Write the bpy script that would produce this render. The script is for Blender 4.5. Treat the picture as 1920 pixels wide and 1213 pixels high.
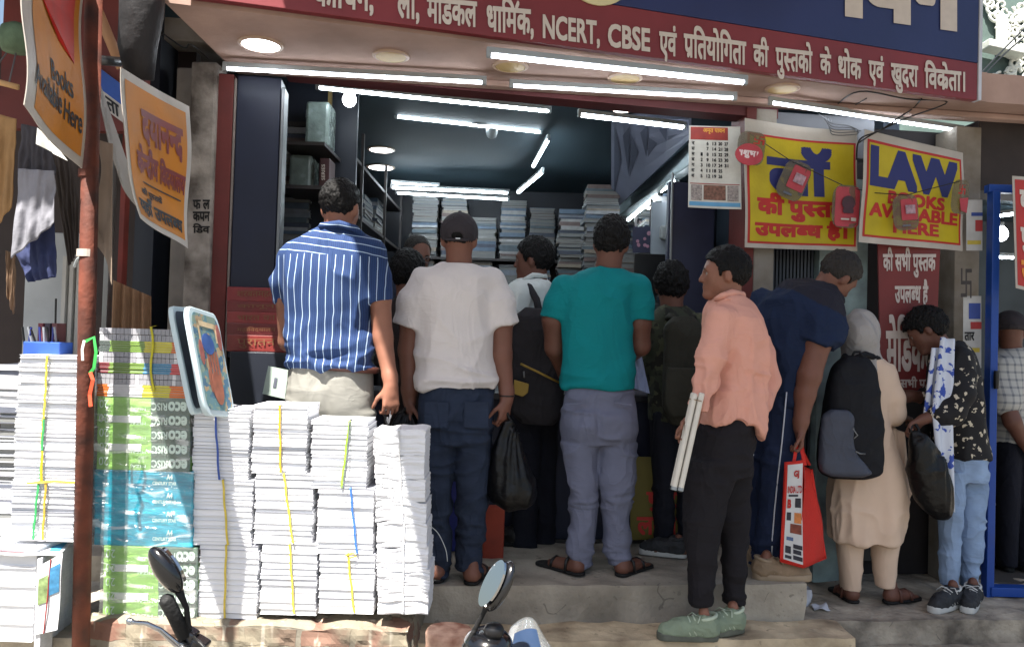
import bpy, bmesh, math, random
import numpy as np
from mathutils import Vector, Matrix
for _o in list(bpy.data.objects): bpy.data.objects.remove(_o)
SC = bpy.context.scene; COL = SC.collection
RND = random.Random(7); NPR = np.random.RandomState(5)
R = math.radians

# ---------------------------------------------------------------- camera
CAM = Vector((0, 0, 1.75)); F = 1500.0
PITCH, ROLL = R(1.25), R(1.7)
f_ = Vector((0, math.cos(PITCH), math.sin(PITCH))); r0_ = Vector((1, 0, 0)); u0_ = Vector((0, -math.sin(PITCH), math.cos(PITCH)))
r_ = math.cos(ROLL)*r0_ + math.sin(ROLL)*u0_; u_ = math.cos(ROLL)*u0_ - math.sin(ROLL)*r0_
cd = bpy.data.cameras.new('camera'); cam = bpy.data.objects.new('camera', cd); COL.objects.link(cam)
cd.sensor_width = 36; cd.sensor_fit = 'HORIZONTAL'; cd.lens = 36*F/1920; cd.clip_end = 2000; cd.clip_start = 0.05
M = Matrix((r_, u_, -f_)).transposed().to_4x4(); M.translation = CAM; cam.matrix_world = M
SC.camera = cam
# ---------------------------------------------------------------- light
SUN = Vector((0.20, 0.44, -1.0)).normalized()
ld = bpy.data.lights.new('sun', 'SUN'); ld.energy = 5.0; ld.angle = R(0.5); ld.color = (1, 0.95, 0.87)
sun = bpy.data.objects.new('sun', ld); COL.objects.link(sun); sun.rotation_euler = SUN.to_track_quat('-Z', 'Y').to_euler(); sun.location = (-2, -4, 12)
wd = bpy.data.worlds.new('World'); SC.world = wd; wd.use_nodes = True
_n = wd.node_tree.nodes; _sky = _n.new('ShaderNodeTexSky'); _sky.sky_type = 'NISHITA'; _sky.sun_disc = False
_sky.sun_elevation = math.asin(-SUN.z); _sky.sun_rotation = math.atan2(-SUN.x, -SUN.y); _sky.air_density = 1.3; _sky.dust_density = 3.0
wd.node_tree.links.new(_sky.outputs[0], _n['Background'].inputs[0]); _n['Background'].inputs[1].default_value = 0.05
SC.view_settings.view_transform = 'Standard'; SC.view_settings.look = 'None'; SC.view_settings.gamma = 1.0
SC.view_settings.exposure = 1.9
try:
    SC.cycles.use_denoising = True; SC.cycles.max_bounces = 6; SC.cycles.diffuse_bounces = 3; SC.cycles.glossy_bounces = 3
    SC.cycles.transparent_max_bounces = 12; SC.cycles.sample_clamp_indirect = 6
except Exception: pass

def P(px, py, y):
    """the point at world depth y that the photograph shows at pixel (px, py)"""
    v = f_ + r_*((px-960)/F) + u_*((606.5-py)/F)
    return CAM + v*(y/v.y)
def S2M(n, y): return n/F*y
def yF(x): return 4.35+0.114*x
TF = Vector((0.9936, 0.1133, 0)); NF = Vector((0.1133, -0.9936, 0))
def PF(px, py, off=0.0):
    """point on the shop front plane moved off towards the street"""
    v = f_ + r_*((px-960)/F) + u_*((606.5-py)/F)
    y = 4.35-off
    for _ in range(6): y = 4.35+0.114*(v.x*y/v.y)-off
    return CAM + v*(y/v.y)
# ---------------------------------------------------------------- materials
def lin(c):
    c = [x/255.0 for x in c]
    return tuple((x/12.92 if x <= .04045 else ((x+.055)/1.055)**2.4) for x in c)
MATS = {}
def mat(name, rgb, rough=.6, var=.12, scale=6.0, bump=0.0, bscale=40.0, metal=0.0, spec=.4, emit=None, estr=0, stain=None, stretch=None, coat=0, trans=0, alpha=1, detail=6):
    """principled material whose colour wanders a little with procedural noise; rgb is an sRGB base colour"""
    if name in MATS: return MATS[name]
    m = bpy.data.materials.new(name); m.use_nodes = True; nt = m.node_tree; N = nt.nodes; L = nt.links
    b = N['Principled BSDF']; c = lin(rgb)
    tc = N.new('ShaderNodeTexCoord'); src = tc.outputs['Object']
    if stretch:
        mp = N.new('ShaderNodeMapping'); mp.inputs['Scale'].default_value = stretch; L.new(src, mp.inputs[0]); src = mp.outputs[0]
    if var > 0:
        no = N.new('ShaderNodeTexNoise'); no.inputs['Scale'].default_value = scale; no.inputs['Detail'].default_value = detail; L.new(src, no.inputs[0])
        rp = N.new('ShaderNodeValToRGB'); rp.color_ramp.elements[0].position = .3; rp.color_ramp.elements[1].position = .7
        d = stain if stain else rgb; dl = lin(d)
        rp.color_ramp.elements[0].color = tuple(max(0, x*(1-var)) for x in dl)+(1,)
        rp.color_ramp.elements[1].color = tuple(min(1, x*(1+var*.5)) for x in c)+(1,)
        L.new(no.outputs['Fac'], rp.inputs[0]); L.new(rp.outputs[0], b.inputs['Base Color'])
        mr = N.new('ShaderNodeMapRange'); mr.inputs[3].default_value = max(0, rough-.1); mr.inputs[4].default_value = min(1, rough+.12)
        L.new(no.outputs['Fac'], mr.inputs[0]); L.new(mr.outputs[0], b.inputs['Roughness'])
    else:
        b.inputs['Base Color'].default_value = c+(1,); b.inputs['Roughness'].default_value = rough
    if bump > 0:
        n2 = N.new('ShaderNodeTexNoise'); n2.inputs['Scale'].default_value = bscale; n2.inputs['Detail'].default_value = 5; L.new(src, n2.inputs[0])
        bp = N.new('ShaderNodeBump'); bp.inputs['Strength'].default_value = bump; bp.inputs['Distance'].default_value = .01
        L.new(n2.outputs['Fac'], bp.inputs['Height']); L.new(bp.outputs[0], b.inputs['Normal'])
    b.inputs['Metallic'].default_value = metal; b.inputs['Specular IOR Level'].default_value = spec
    b.inputs['Coat Weight'].default_value = coat; b.inputs['Coat Roughness'].default_value = .15
    if emit: b.inputs['Emission Color'].default_value = lin(emit)+(1,); b.inputs['Emission Strength'].default_value = estr
    if trans: b.inputs['Transmission Weight'].default_value = trans
    if alpha < 1: b.inputs['Alpha'].default_value = alpha
    MATS[name] = m; return m
def nodes_of(m): return m.node_tree.nodes, m.node_tree.links, m.node_tree.nodes['Principled BSDF']
def mth(N, L, op, a, b=None, c=None):
    n = N.new('ShaderNodeMath'); n.operation = op
    for i, x in enumerate((a, b, c)):
        if x is None: continue
        if isinstance(x, (int, float)): n.inputs[i].default_value = x
        else: L.new(x, n.inputs[i])
    return n.outputs[0]
def mixc(N, L, fac, a, b):
    n = N.new('ShaderNodeMix'); n.data_type = 'RGBA'
    L.new(fac, n.inputs[0])
    for i, x in ((6, a), (7, b)):
        if isinstance(x, tuple): n.inputs[i].default_value = x+(1,) if len(x) == 3 else x
        else: L.new(x, n.inputs[i])
    return n.outputs[2]
def blotch_material(name, cols, scale):
    m = mat(name, cols[0], .9, 0); N, L, b = nodes_of(m); tc = N.new('ShaderNodeTexCoord'); c = lin(cols[0])
    for i, q in enumerate(cols[1:]):
        no = N.new('ShaderNodeTexNoise'); no.inputs['Scale'].default_value = scale*(1+.3*i); no.inputs['Detail'].default_value = 2; mp = N.new('ShaderNodeMapping'); mp.inputs['Location'].default_value = (3.1*i, 1.7*i, 0); L.new(tc.outputs['Object'], mp.inputs[0]); L.new(mp.outputs[0], no.inputs[0]); c = mixc(N, L, mth(N, L, 'GREATER_THAN', no.outputs['Fac'], .55), c, lin(q))
    L.new(c, b.inputs['Base Color']); return m
# ---------------------------------------------------------------- mesh collecting
class MB:
    def __init__(s): s.v = []; s.f = []; s.m = []
    def add(s, vs, fs, mi=0):
        o = len(s.v); s.v += [tuple(v) for v in vs]; s.f += [tuple(i+o for i in f) for f in fs]; s.m += [mi]*len(fs); return s
    def box(s, c, size, rot=None, mi=0, taper=1.0):
        x, y, z = (q/2 for q in size); c = Vector(c); vs = []
        for dz in (-1, 1):
            k = taper if dz > 0 else 1
            for dx, dy in ((-1, -1), (1, -1), (1, 1), (-1, 1)):
                p = Vector((dx*x*k, dy*y*k, dz*z)); p = rot @ p if rot else p; vs.append(c+p)
        return s.add(vs, [(3, 2, 1, 0), (4, 5, 6, 7), (0, 1, 5, 4), (1, 2, 6, 5), (2, 3, 7, 6), (3, 0, 4, 7)], mi)
    def hexa(s, b4, t4, mi=0):
        """solid from 4 bottom and 4 top points in the same order (counter-clockwise from above)"""
        return s.add(list(b4)+list(t4), [(3, 2, 1, 0), (4, 5, 6, 7), (0, 1, 5, 4), (1, 2, 6, 5), (2, 3, 7, 6), (3, 0, 4, 7)], mi)
    def tube(s, pts, rad, n=10, mi=0, cap=True):
        pts = [Vector(p) for p in pts]; rad = rad if isinstance(rad, (list, tuple)) else [rad]*len(pts)
        vs = []; prev = None
        for i, p in enumerate(pts):
            t = (pts[min(i+1, len(pts)-1)]-pts[max(i-1, 0)]).normalized()
            if prev is None:
                a = t.orthogonal().normalized()
            else:
                a = (prev-t*prev.dot(t)).normalized()
            prev = a; b = t.cross(a)
            for k in range(n):
                q = 2*math.pi*k/n; vs.append(p+(a*math.cos(q)+b*math.sin(q))*rad[i])
        fs = []
        for i in range(len(pts)-1):
            for k in range(n):
                fs.append((i*n+k, i*n+(k+1) % n, (i+1)*n+(k+1) % n, (i+1)*n+k))
        if cap:
            fs.append(tuple(range(n-1, -1, -1))); fs.append(tuple((len(pts)-1)*n+k for k in range(n)))
        return s.add(vs, fs, mi)
    def lathe(s, prof, c, n=24, mi=0, ax=None):
        """prof: (radius, height) rows round an axis"""
        c = Vector(c); q = Vector((0, 0, 1)).rotation_difference(Vector(ax)) if ax is not None else None
        vs = []
        for r, h in prof:
            for k in range(n):
                a = 2*math.pi*k/n; p = Vector((r*math.cos(a), r*math.sin(a), h)); vs.append(c+(q @ p if q else p))
        fs = []
        for i in range(len(prof)-1):
            for k in range(n): fs.append((i*n+k, i*n+(k+1) % n, (i+1)*n+(k+1) % n, (i+1)*n+k))
        fs.append(tuple(range(n-1, -1, -1))); fs.append(tuple((len(prof)-1)*n+k for k in range(n)))
        return s.add(vs, fs, mi)
    def prism(s, poly, ext, mi=0):
        """polygon of world points pushed along ext"""
        n = len(poly); ext = Vector(ext); a = [Vector(p) for p in poly]
        return s.add(a+[p+ext for p in a], [tuple(range(n-1, -1, -1)), tuple(range(n, 2*n))]+[(i, (i+1) % n, n+(i+1) % n, n+i) for i in range(n)], mi)
def mesh(name, vs, fs, mats, midx=None, smooth=False, sharp=None):
    me = bpy.data.meshes.new(name); me.from_pydata([tuple(v) for v in vs], [], [tuple(int(i) for i in f) for f in fs]); 
    for m in (mats if isinstance(mats, (list, tuple)) else [mats]): me.materials.append(m)
    if midx is not None: me.polygons.foreach_set('material_index', list(int(i) for i in midx))
    if smooth: me.polygons.foreach_set('use_smooth', [True]*len(me.polygons))
    me.update(); return me
def link(name, me, parent=None, loc=(0, 0, 0), rot=None):
    o = bpy.data.objects.new(name, me); COL.objects.link(o); o.location = loc
    if rot: o.rotation_euler = rot
    if parent: o.parent = parent
    return o
def wpos(o):
    p = Vector((0, 0, 0))
    while o: p = p+Vector(o.location); o = o.parent
    return p
def put(name, mb, mats, parent=None, org=None, smooth=False, bevel=0, label=None):
    """world-space geometry becomes one mesh object; its origin is org (or its parent's)"""
    vs = np.array(mb.v, float).reshape(-1, 3)
    o0 = np.array(wpos(parent)) if parent else (np.array(org) if org is not None else np.zeros(3))
    me = mesh(name, vs-o0, mb.f, mats, mb.m, smooth)
    o = link(name, me, parent, (0, 0, 0) if parent else tuple(o0))
    if bevel:
        md = o.modifiers.new('bevel', 'BEVEL'); md.width = bevel; md.segments = 2; md.limit_method = 'ANGLE'
    if label: o['label'] = label
    return o
def tag(o, label=None, cat=None, group=None, kind=None):
    if label: o['label'] = label
    if cat: o['category'] = cat
    if group: o['group'] = group
    if kind: o['kind'] = kind
    return o
def empty(name, loc, label, cat, group=None):
    o = bpy.data.objects.new(name, None); COL.objects.link(o); o.location = loc; o.empty_display_size = .1
    return tag(o, label, cat, group)
# ---------------------------------------------------------------- noise
_perm = NPR.permutation(4096).astype(np.int64)
def noise3(p, seed=0):
    p = np.asarray(p, float)+seed*17.31; i = np.floor(p).astype(np.int64); f = p-i; f = f*f*(3-2*f); out = 0
    for dx in (0, 1):
        for dy in (0, 1):
            for dz in (0, 1):
                h = _perm[(_perm[(_perm[(i[:, 0]+dx) & 4095]+i[:, 1]+dy) & 4095]+i[:, 2]+dz) & 4095]/4095.0
                out = out+h*(f[:, 0] if dx else 1-f[:, 0])*(f[:, 1] if dy else 1-f[:, 1])*(f[:, 2] if dz else 1-f[:, 2])
    return out
# ---------------------------------------------------------------- lettering
def _curve_mesh(s, bold):
    cu = bpy.data.curves.new('t', 'FONT'); cu.body = s; cu.offset = bold; cu.resolution_u = 3
    o = bpy.data.objects.new('t', cu); COL.objects.link(o)
    dg = bpy.context.evaluated_depsgraph_get(); me = bpy.data.meshes.new_from_object(o.evaluated_get(dg))
    vs = [(v.co.x, v.co.y) for v in me.vertices]; fs = [tuple(p.vertices) for p in me.polygons]
    bpy.data.objects.remove(o); bpy.data.curves.remove(cu); bpy.data.meshes.remove(me)
    return vs, fs
_TXT = {}
def text2d(s, bold=0.0):
    """lettering in the flat. <x> is the half form of a Devanagari letter, ^ puts a ra-stroke under the letter before it, ~ a hook above the next join"""
    key = (s, bold)
    if key in _TXT: return _TXT[key]
    V = []; Fc = []; x = 0.0; i = 0; run = ''
    def flush(run, x):
        if not run: return x
        lead = len(run)-len(run.lstrip(' ')); x += .26*lead; tail = len(run)-len(run.rstrip(' '))
        core = run.strip(' ')
        if core:
            vs, fs = _curve_mesh(core, bold); o = len(V)
            if vs:
                V.extend((a+x, b) for a, b in vs); Fc.extend(tuple(q+o for q in f) for f in fs); x += max(a for a, b in vs)-bold
        if core: x += .26*tail
        return x
    while i < len(s):
        ch = s[i]
        if ch == '<':
            x = flush(run, x); run = ''; g = s[i+1]; i += 3
            vs, fs = _curve_mesh(g, bold); mx = max(a for a, b in vs)-bold; cut = mx-.2
            bm = bmesh.new(); bv = [bm.verts.new((a, b, 0)) for a, b in vs]
            for f in fs:
                try: bm.faces.new([bv[q] for q in f])
                except Exception: pass
            bmesh.ops.bisect_plane(bm, geom=bm.verts[:]+bm.edges[:]+bm.faces[:], plane_co=(cut, 0, 0), plane_no=(1, 0, 0), clear_outer=True)
            bm.verts.index_update(); o = len(V); V.extend((v.co.x+x, v.co.y) for v in bm.verts); Fc.extend(tuple(v.index+o for v in f.verts) for f in bm.faces)
            bm.free(); x += cut+.01; continue
        if ch in '^~':
            x = flush(run, x); run = ''; o = len(V); w = .035+bold
            if ch == '^':
                a = (x-.13, .2); b = (x-.36, .02)
            else:
                a = (x-.06, .64); b = (x+.08, .80)
            dx, dy = b[0]-a[0], b[1]-a[1]; l = math.hypot(dx, dy); nx, ny = -dy/l*w, dx/l*w
            V.extend([(a[0]+nx, a[1]+ny), (a[0]-nx, a[1]-ny), (b[0]-nx, b[1]-ny), (b[0]+nx, b[1]+ny)]); Fc.append((o, o+1, o+2, o+3)); i += 1; continue
        run += ch; i += 1
    flush(run, x)
    A = np.array(V) if V else np.zeros((0, 2))
    _TXT[key] = (A, Fc); return A, Fc
def text_on(mb, s, S, rect, bold=.02, mi=0, flip=False, fine=.02, lift=.004, ybox=None):
    """lettering wrapped on a sheet S(u, v); rect = u0, v0, u1, v1 with v downwards; ybox fixes the type's own low/high lines"""
    A, fs = text2d(s, 0.0)
    if len(A) == 0: return
    lo = A.min(0)-bold; hi = A.max(0)+bold
    if ybox: lo = np.array([lo[0], ybox[0]]); hi = np.array([hi[0], ybox[1]])
    u0, v0, u1, v1 = rect
    bm = bmesh.new(); bv = [bm.verts.new((a, b, 0)) for a, b in A]
    for f in fs:
        try: bm.faces.new([bv[q] for q in f])
        except Exception: pass
    bmesh.ops.triangulate(bm, faces=bm.faces[:])
    if fine:
        fl = fine*max((hi[0]-lo[0])/abs(u1-u0), .1)*3
        for _ in range(2):
            e = [e for e in bm.edges if e.calc_length() > fl]
            if not e: break
            bmesh.ops.subdivide_edges(bm, edges=e, cuts=1); bmesh.ops.triangulate(bm, faces=bm.faces[:])
    bm.verts.index_update(); B = np.array([v.co[:2] for v in bm.verts]); T = [tuple(v.index for v in f.verts) for f in bm.faces]; bm.free()
    # heavier strokes: the same letters struck again a hair to each side and above
    n = 20 if bold > .045 else 8 if bold > .015 else 1
    for k in range(n):
        q = 6.2832*(k+.5*(n > 8))/n; sq = max(abs(math.cos(q)), abs(math.sin(q))); U = (B+(np.array([math.cos(q), math.sin(q)])/sq*bold if n > 1 else 0)-lo)/(hi-lo)
        if flip: U = 1-U
        mb.add([S(u0+(u1-u0)*a, v0+(v1-v0)*(1-b), lift+k*4e-5) for a, b in U], T, mi)
class Sheet:
    """a hanging sheet between four corner points (top-left, top-right, bottom-right, bottom-left) with waves along its normal"""
    def __init__(s, tl, tr, br, bl, wave=None, sag=0.0, edge=None):
        s.c = [Vector(p) for p in (tl, tr, br, bl)]; s.wave = wave; s.sag = sag; s.edge = edge
        s.n = ((s.c[1]-s.c[0]).cross(s.c[3]-s.c[0])).normalized()
        if s.n.dot(CAM-s.c[0]) < 0: s.n = -s.n
    def __call__(s, u, v, lift=0.0):
        a, b, c, d = s.c
        p = a*(1-u)*(1-v)+b*u*(1-v)+c*u*v+d*(1-u)*v
        if s.sag: p = p+Vector((0, 0, -s.sag*4*u*(1-u)))
        if s.edge: p = p+s.edge(u, v)
        w = s.wave(u, v) if s.wave else 0.0
        return p+s.n*(w+lift)
    def grid(s, mb, rect=(0, 0, 1, 1), nu=24, nv=24, mi=0, lift=0.0, thick=0.0):
        u0, v0, u1, v1 = rect; o = []
        for j in range(nv+1):
            for i in range(nu+1): o.append(s(u0+(u1-u0)*i/nu, v0+(v1-v0)*j/nv, lift))
        fs = [(j*(nu+1)+i, (j+1)*(nu+1)+i, (j+1)*(nu+1)+i+1, j*(nu+1)+i+1) for j in range(nv) for i in range(nu)]
        if thick:
            n = len(o); o2 = []
            for j in range(nv+1):
                for i in range(nu+1): o2.append(s(u0+(u1-u0)*i/nu, v0+(v1-v0)*j/nv, lift-thick))
            fs2 = [tuple(q+n for q in reversed(f)) for f in fs]; W = nu+1
            ring = [i for i in range(nu+1)]+[j*W+nu for j in range(1, nv+1)]+[nv*W+i for i in range(nu-1, -1, -1)]+[j*W for j in range(nv-1, 0, -1)]
            rim = [(ring[k], ring[(k+1) % len(ring)], ring[(k+1) % len(ring)]+n, ring[k]+n) for k in range(len(ring))]
            mb.add(o+o2, fs+fs2+rim, mi)
        else: mb.add(o, fs, mi)
        return mb
    def frame(s, mb, rect, w, h, mi=0, lift=.0015, n=24):
        u0, v0, u1, v1 = rect
        s.grid(mb, (u0, v0, u1, v0+h), n, 1, mi, lift); s.grid(mb, (u0, v1-h, u1, v1), n, 1, mi, lift)
        s.grid(mb, (u0, v0+h, u0+w, v1-h), 1, n, mi, lift); s.grid(mb, (u1-w, v0+h, u1, v1-h), 1, n, mi, lift)
# ================================================================ the setting
m_road = mat('road', (98, 94, 88), .9, .25, 3, .4, 60)
m_conc = mat('concrete', (176, 168, 154), .9, .28, 3.0, .7, 45, stain=(132, 125, 114))
m_conc2 = mat('old_concrete', (208, 190, 160), .9, .3, 5, 1.0, 30, stain=(156, 138, 114))
m_pave = mat('pavement', (178, 168, 152), .9, .35, 6, 1.0, 40, stain=(118, 110, 100))
m_brick = None
def brick_material():
    m = mat('worn_brick', (190, 165, 140), .92, 0, 5, 0); N, L, b = nodes_of(m)
    tc = N.new('ShaderNodeTexCoord'); mp = N.new('ShaderNodeMapping'); mp.inputs['Rotation'].default_value = (R(90), 0, 0); L.new(tc.outputs['Object'], mp.inputs[0])
    no = N.new('ShaderNodeTexNoise'); no.inputs['Scale'].default_value = 9; no.inputs['Detail'].default_value = 8; L.new(tc.outputs['Object'], no.inputs[0])
    ad = N.new('ShaderNodeVectorMath'); ad.operation = 'MULTIPLY_ADD'; L.new(no.outputs['Color'], ad.inputs[0]); ad.inputs[1].default_value = (.05, .05, .05); L.new(mp.outputs[0], ad.inputs[2])
    bt = N.new('ShaderNodeTexBrick'); bt.inputs['Scale'].default_value = 1; bt.inputs['Brick Width'].default_value = .22; bt.inputs['Row Height'].default_value = .085
    bt.inputs['Mortar Size'].default_value = .012; bt.inputs['Color1'].default_value = lin((116, 84, 72))+(1,); bt.inputs['Color2'].default_value = lin((118, 106, 92))+(1,); bt.inputs['Mortar'].default_value = lin((122, 116, 104))+(1,)
    L.new(ad.outputs[0], bt.inputs['Vector'])
    n2 = N.new('ShaderNodeTexNoise'); n2.inputs['Scale'].default_value = 5; n2.inputs['Detail'].default_value = 7; L.new(tc.outputs['Object'], n2.inputs[0])
    rp = N.new('ShaderNodeValToRGB'); rp.color_ramp.elements[0].position = .44; rp.color_ramp.elements[1].position = .56; L.new(n2.outputs['Fac'], rp.inputs[0])
    c = mixc(N, L, rp.outputs[0], bt.outputs['Color'], lin((126, 118, 102)))
    # pale paint drips
    mp2 = N.new('ShaderNodeMapping'); mp2.inputs['Scale'].default_value = (22, 22, 1.2); L.new(tc.outputs['Object'], mp2.inputs[0])
    n3 = N.new('ShaderNodeTexNoise'); n3.inputs['Scale'].default_value = 1; L.new(mp2.outputs[0], n3.inputs[0])
    r3 = N.new('ShaderNodeValToRGB'); r3.color_ramp.elements[0].position = .6; r3.color_ramp.elements[1].position = .66; L.new(n3.outputs['Fac'], r3.inputs[0])
    c = mixc(N, L, r3.outputs[0], c, lin((160, 152, 138))); L.new(c, b.inputs['Base Color'])
    bp = N.new('ShaderNodeBump'); bp.inputs['Strength'].default_value = .9; bp.inputs['Distance'].default_value = .02; L.new(n2.outputs['Fac'], bp.inputs['Height'])
    b2 = N.new('ShaderNodeBump'); b2.inputs['Strength'].default_value = .6; b2.inputs['Distance'].default_value = .01; L.new(bt.outputs['Fac'], b2.inputs['Height']); b2.invert = True; L.new(bp.outputs[0], b2.inputs['Normal']); L.new(b2.outputs[0], b.inputs['Normal'])
    return m
m_brick = brick_material()
m_soffit = mat('pink_plaster', (182, 154, 142), .8, .18, 2.5, .2, 30, stain=(160, 132, 120))
m_redwall = mat('red_paint', (98, 40, 36), .65, .3, 5, .15, 40)
m_blue = mat('blue_panel', (21, 27, 48), .45, .2, 4, .05, 30)
m_bluepaint = mat('blue_gloss', (26, 68, 148), .4, .12, 6, .1, 40)
m_white = mat('white_wash', (140, 134, 126), .85, .3, 7, .3, 40, stain=(140, 128, 112))
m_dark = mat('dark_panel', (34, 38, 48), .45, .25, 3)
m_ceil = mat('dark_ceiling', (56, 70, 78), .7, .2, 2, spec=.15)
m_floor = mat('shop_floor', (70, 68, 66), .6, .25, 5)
m_metal = mat('grey_metal', (120, 122, 124), .4, .15, 8, metal=.7)
m_brass = mat('brass_post', (150, 128, 84), .35, .2, 8, metal=.6)
m_shelf = mat('shelf_board', (58, 54, 54), .6, .2, 6)
m_maroon = mat('maroon_beam', (92, 44, 46), .6, .2, 4, .1, 30)
m_black = mat('black_plastic', (22, 22, 24), .35, .15, 12)
m_wire = mat('black_wire', (18, 18, 18), .5, 0)

def weather(m):
    N, L, b = nodes_of(m); src = b.inputs['Base Color'].links[0].from_socket; tc = N.new('ShaderNodeTexCoord')
    v = N.new('ShaderNodeTexVoronoi'); v.feature = 'DISTANCE_TO_EDGE'; v.inputs['Scale'].default_value = 1.3; no = N.new('ShaderNodeTexNoise'); no.inputs['Scale'].default_value = 5; L.new(tc.outputs['Object'], no.inputs[0])
    ad = N.new('ShaderNodeVectorMath'); ad.operation = 'MULTIPLY_ADD'; ad.inputs[1].default_value = (.35, .35, .35); L.new(no.outputs['Color'], ad.inputs[0]); L.new(tc.outputs['Object'], ad.inputs[2]); L.new(ad.outputs[0], v.inputs['Vector'])
    k = mth(N, L, 'MULTIPLY', mth(N, L, 'MULTIPLY', mth(N, L, 'LESS_THAN', v.outputs['Distance'], .005), mth(N, L, 'GREATER_THAN', no.outputs['Fac'], .64)), .4); g = N.new('ShaderNodeTexNoise'); g.inputs['Scale'].default_value = 22; g.inputs['Detail'].default_value = 8; L.new(tc.outputs['Object'], g.inputs[0])
    sp = mth(N, L, 'MULTIPLY', mth(N, L, 'GREATER_THAN', g.outputs['Fac'], .655), .3); c = mixc(N, L, k, src, lin((44, 40, 36))); c = mixc(N, L, sp, c, lin((70, 64, 56))); L.new(c, b.inputs['Base Color'])
for q in (m_conc, m_conc2, m_pave): weather(q)
ZP, ZT, ZS, ZL = .62, .45, .42, .30      # platform, tread, side pavement, lower slab
def rough_slab(name, mb, m, org, kind='structure', seed=0, amp=.006, cuts=5, cell=.09):
    o = put(name, mb, m, org=org)
    bm = bmesh.new(); bm.from_mesh(o.data)
    for _ in range(6):
        e = [e for e in bm.edges if e.calc_length() > cell]
        if not e: break
        bmesh.ops.subdivide_edges(bm, edges=e, cuts=1, use_grid_fill=True)
    bmesh.ops.triangulate(bm, faces=bm.faces[:]); bmesh.ops.recalc_face_normals(bm, faces=bm.faces[:])
    vs = np.array([v.co[:] for v in bm.verts]); d = noise3(vs*9, seed)-.5; d2 = noise3(vs*30, seed+3)-.5
    for i, v in enumerate(bm.verts): v.co += v.normal*(d[i]*amp*2+d2[i]*amp)
    bm.to_mesh(o.data); bm.free(); return tag(o, kind=kind)
g = MB(); g.box((0, 0, -.05), (400, 400, .1)); tag(put('road', g, m_road), kind='structure')
def slab(x0, x1, yf, yb, z0, z1):
    """slab whose front follows the shop front line: yf, yb at x = 0"""
    mb = MB(); b4 = [(x0, yf+.114*x0, z0), (x1, yf+.114*x1, z0), (x1, yb+.114*x1, z0), (x0, yb+.114*x0, z0)]
    mb.hexa(b4, [(p[0], p[1], z1) for p in b4]); return mb
xr_plat = P(1500, 1090, 3.95).x
rough_slab('platform', slab(-.42, xr_plat, 3.72, 4.5, -.02, ZP), m_conc, (0, 3.7, 0), amp=.010)
xr_tread = P(1596, 1170, 3.72).x
rough_slab('step', slab(-.44, xr_tread, 3.48, 3.716, -.02, ZT), m_conc2, (0, 3.5, 0), amp=.013, seed=4)
rough_slab('pavement', slab(xr_plat+.004, 6.5, 3.78, 4.9, -.02, ZS), m_pave, (2, 3.8, 0), amp=.014, seed=8)
rough_slab('kerb', slab(xr_tread+.004, 6.5, 3.1, 3.776, -.02, ZL), m_pave, (2, 3.4, 0), amp=.014, seed=9)
rough_slab('kerb', slab(-.44, xr_tread, 3.0, 3.476, -.02, ZL-.08), m_pave, (0, 3.2, 0), amp=.008, seed=19)
# brick ledge carrying the paper stacks
xl0, xl1 = P(150, 1170, 3.15).x, P(768, 1160, 3.15).x
mb = MB(); mb.box(((xl0+xl1)/2, 3.60, .31), (xl1-xl0, .92, .60))
led = rough_slab('brick_ledge', mb, m_brick, (xl0, 3.5, 0), amp=.017, seed=2, cell=.035, kind=None)
led.pop('kind') if 'kind' in led else None
tag(led, 'low ledge of worn brick and mortar under the paper stacks', 'ledge')
mb = MB(); mb.box((-2.3, 3.35, .17), (1.9, 1.3, .36)); rough_slab('stall_floor', mb, m_conc, (-2, 3.4, 0), amp=.006, seed=3)
mb = MB(); mb.box((-2.4, 4.75, .30), (2.4, 1.4, .62)); rough_slab('back_floor', mb, m_conc, (-2, 4.4, 0), amp=.004, seed=5)

# ---------------------------------------------------------------- shop building
ZC = 3.14
shop = empty('shop_building', (0, 4.4, 0), 'open fronted book shop with pink awning, blue panel and dark interior', 'building')
def fpt(x, off=0, z=0): return Vector((x, yF(x), z))+NF*off
def fbox(name, x0, x1, z0, z1, o0, o1, m, parent=None, bevel=.004, **k):
    """box lying along the shop front, o0..o1 = distance off the front towards the street"""
    mb = MB(); b4 = [fpt(x0, o1, z0), fpt(x1, o1, z0), fpt(x1, o0, z0), fpt(x0, o0, z0)]
    mb.hexa(b4, [p+Vector((0, 0, z1-z0)) for p in b4]); return put(name, mb, m, parent or shop, bevel=bevel, **k)
# fascia line
FA, FB = Vector((P(350, 0, 3.30).x, 0, 0)), Vector((P(1826, 188, 4.31).x, 0, 0))
def yS(x): return 3.64+(x-P(900, 72, 3.64).x)*(4.31-3.64)/(P(1820, 187, 4.31).x-P(900, 72, 3.64).x)
FA.y = yS(FA.x); FB.y = yS(FB.x); TS = (FB-FA).normalized(); NS = Vector((TS.y, -TS.x, 0))
xa, xb = FA.x-.12, 5.5
def wedge(x): return yS(x)+.06 if x < FB.x+.1 else max(yS(FB.x+.1), yF(x)-.28)
mb = MB()
xs = [xa+(FB.x+.1-xa)*i/10 for i in range(11)]+[4.0, xb]
for i in range(len(xs)-1):
    a, b = xs[i], xs[i+1]; ya, yb = (wedge(a), wedge(b)) if b <= FB.x+.2 else (yF(a)-.27, yF(b)-.27)
    lo = ZC; b4 = [(a, ya, lo), (b, yb, lo), (b, yF(b)+.1, lo), (a, yF(a)+.1, lo)]
    mb.hexa(b4, [(p[0], p[1], lo+.16) for p in b4])
put('awning', mb, m_soffit, shop)
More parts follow.
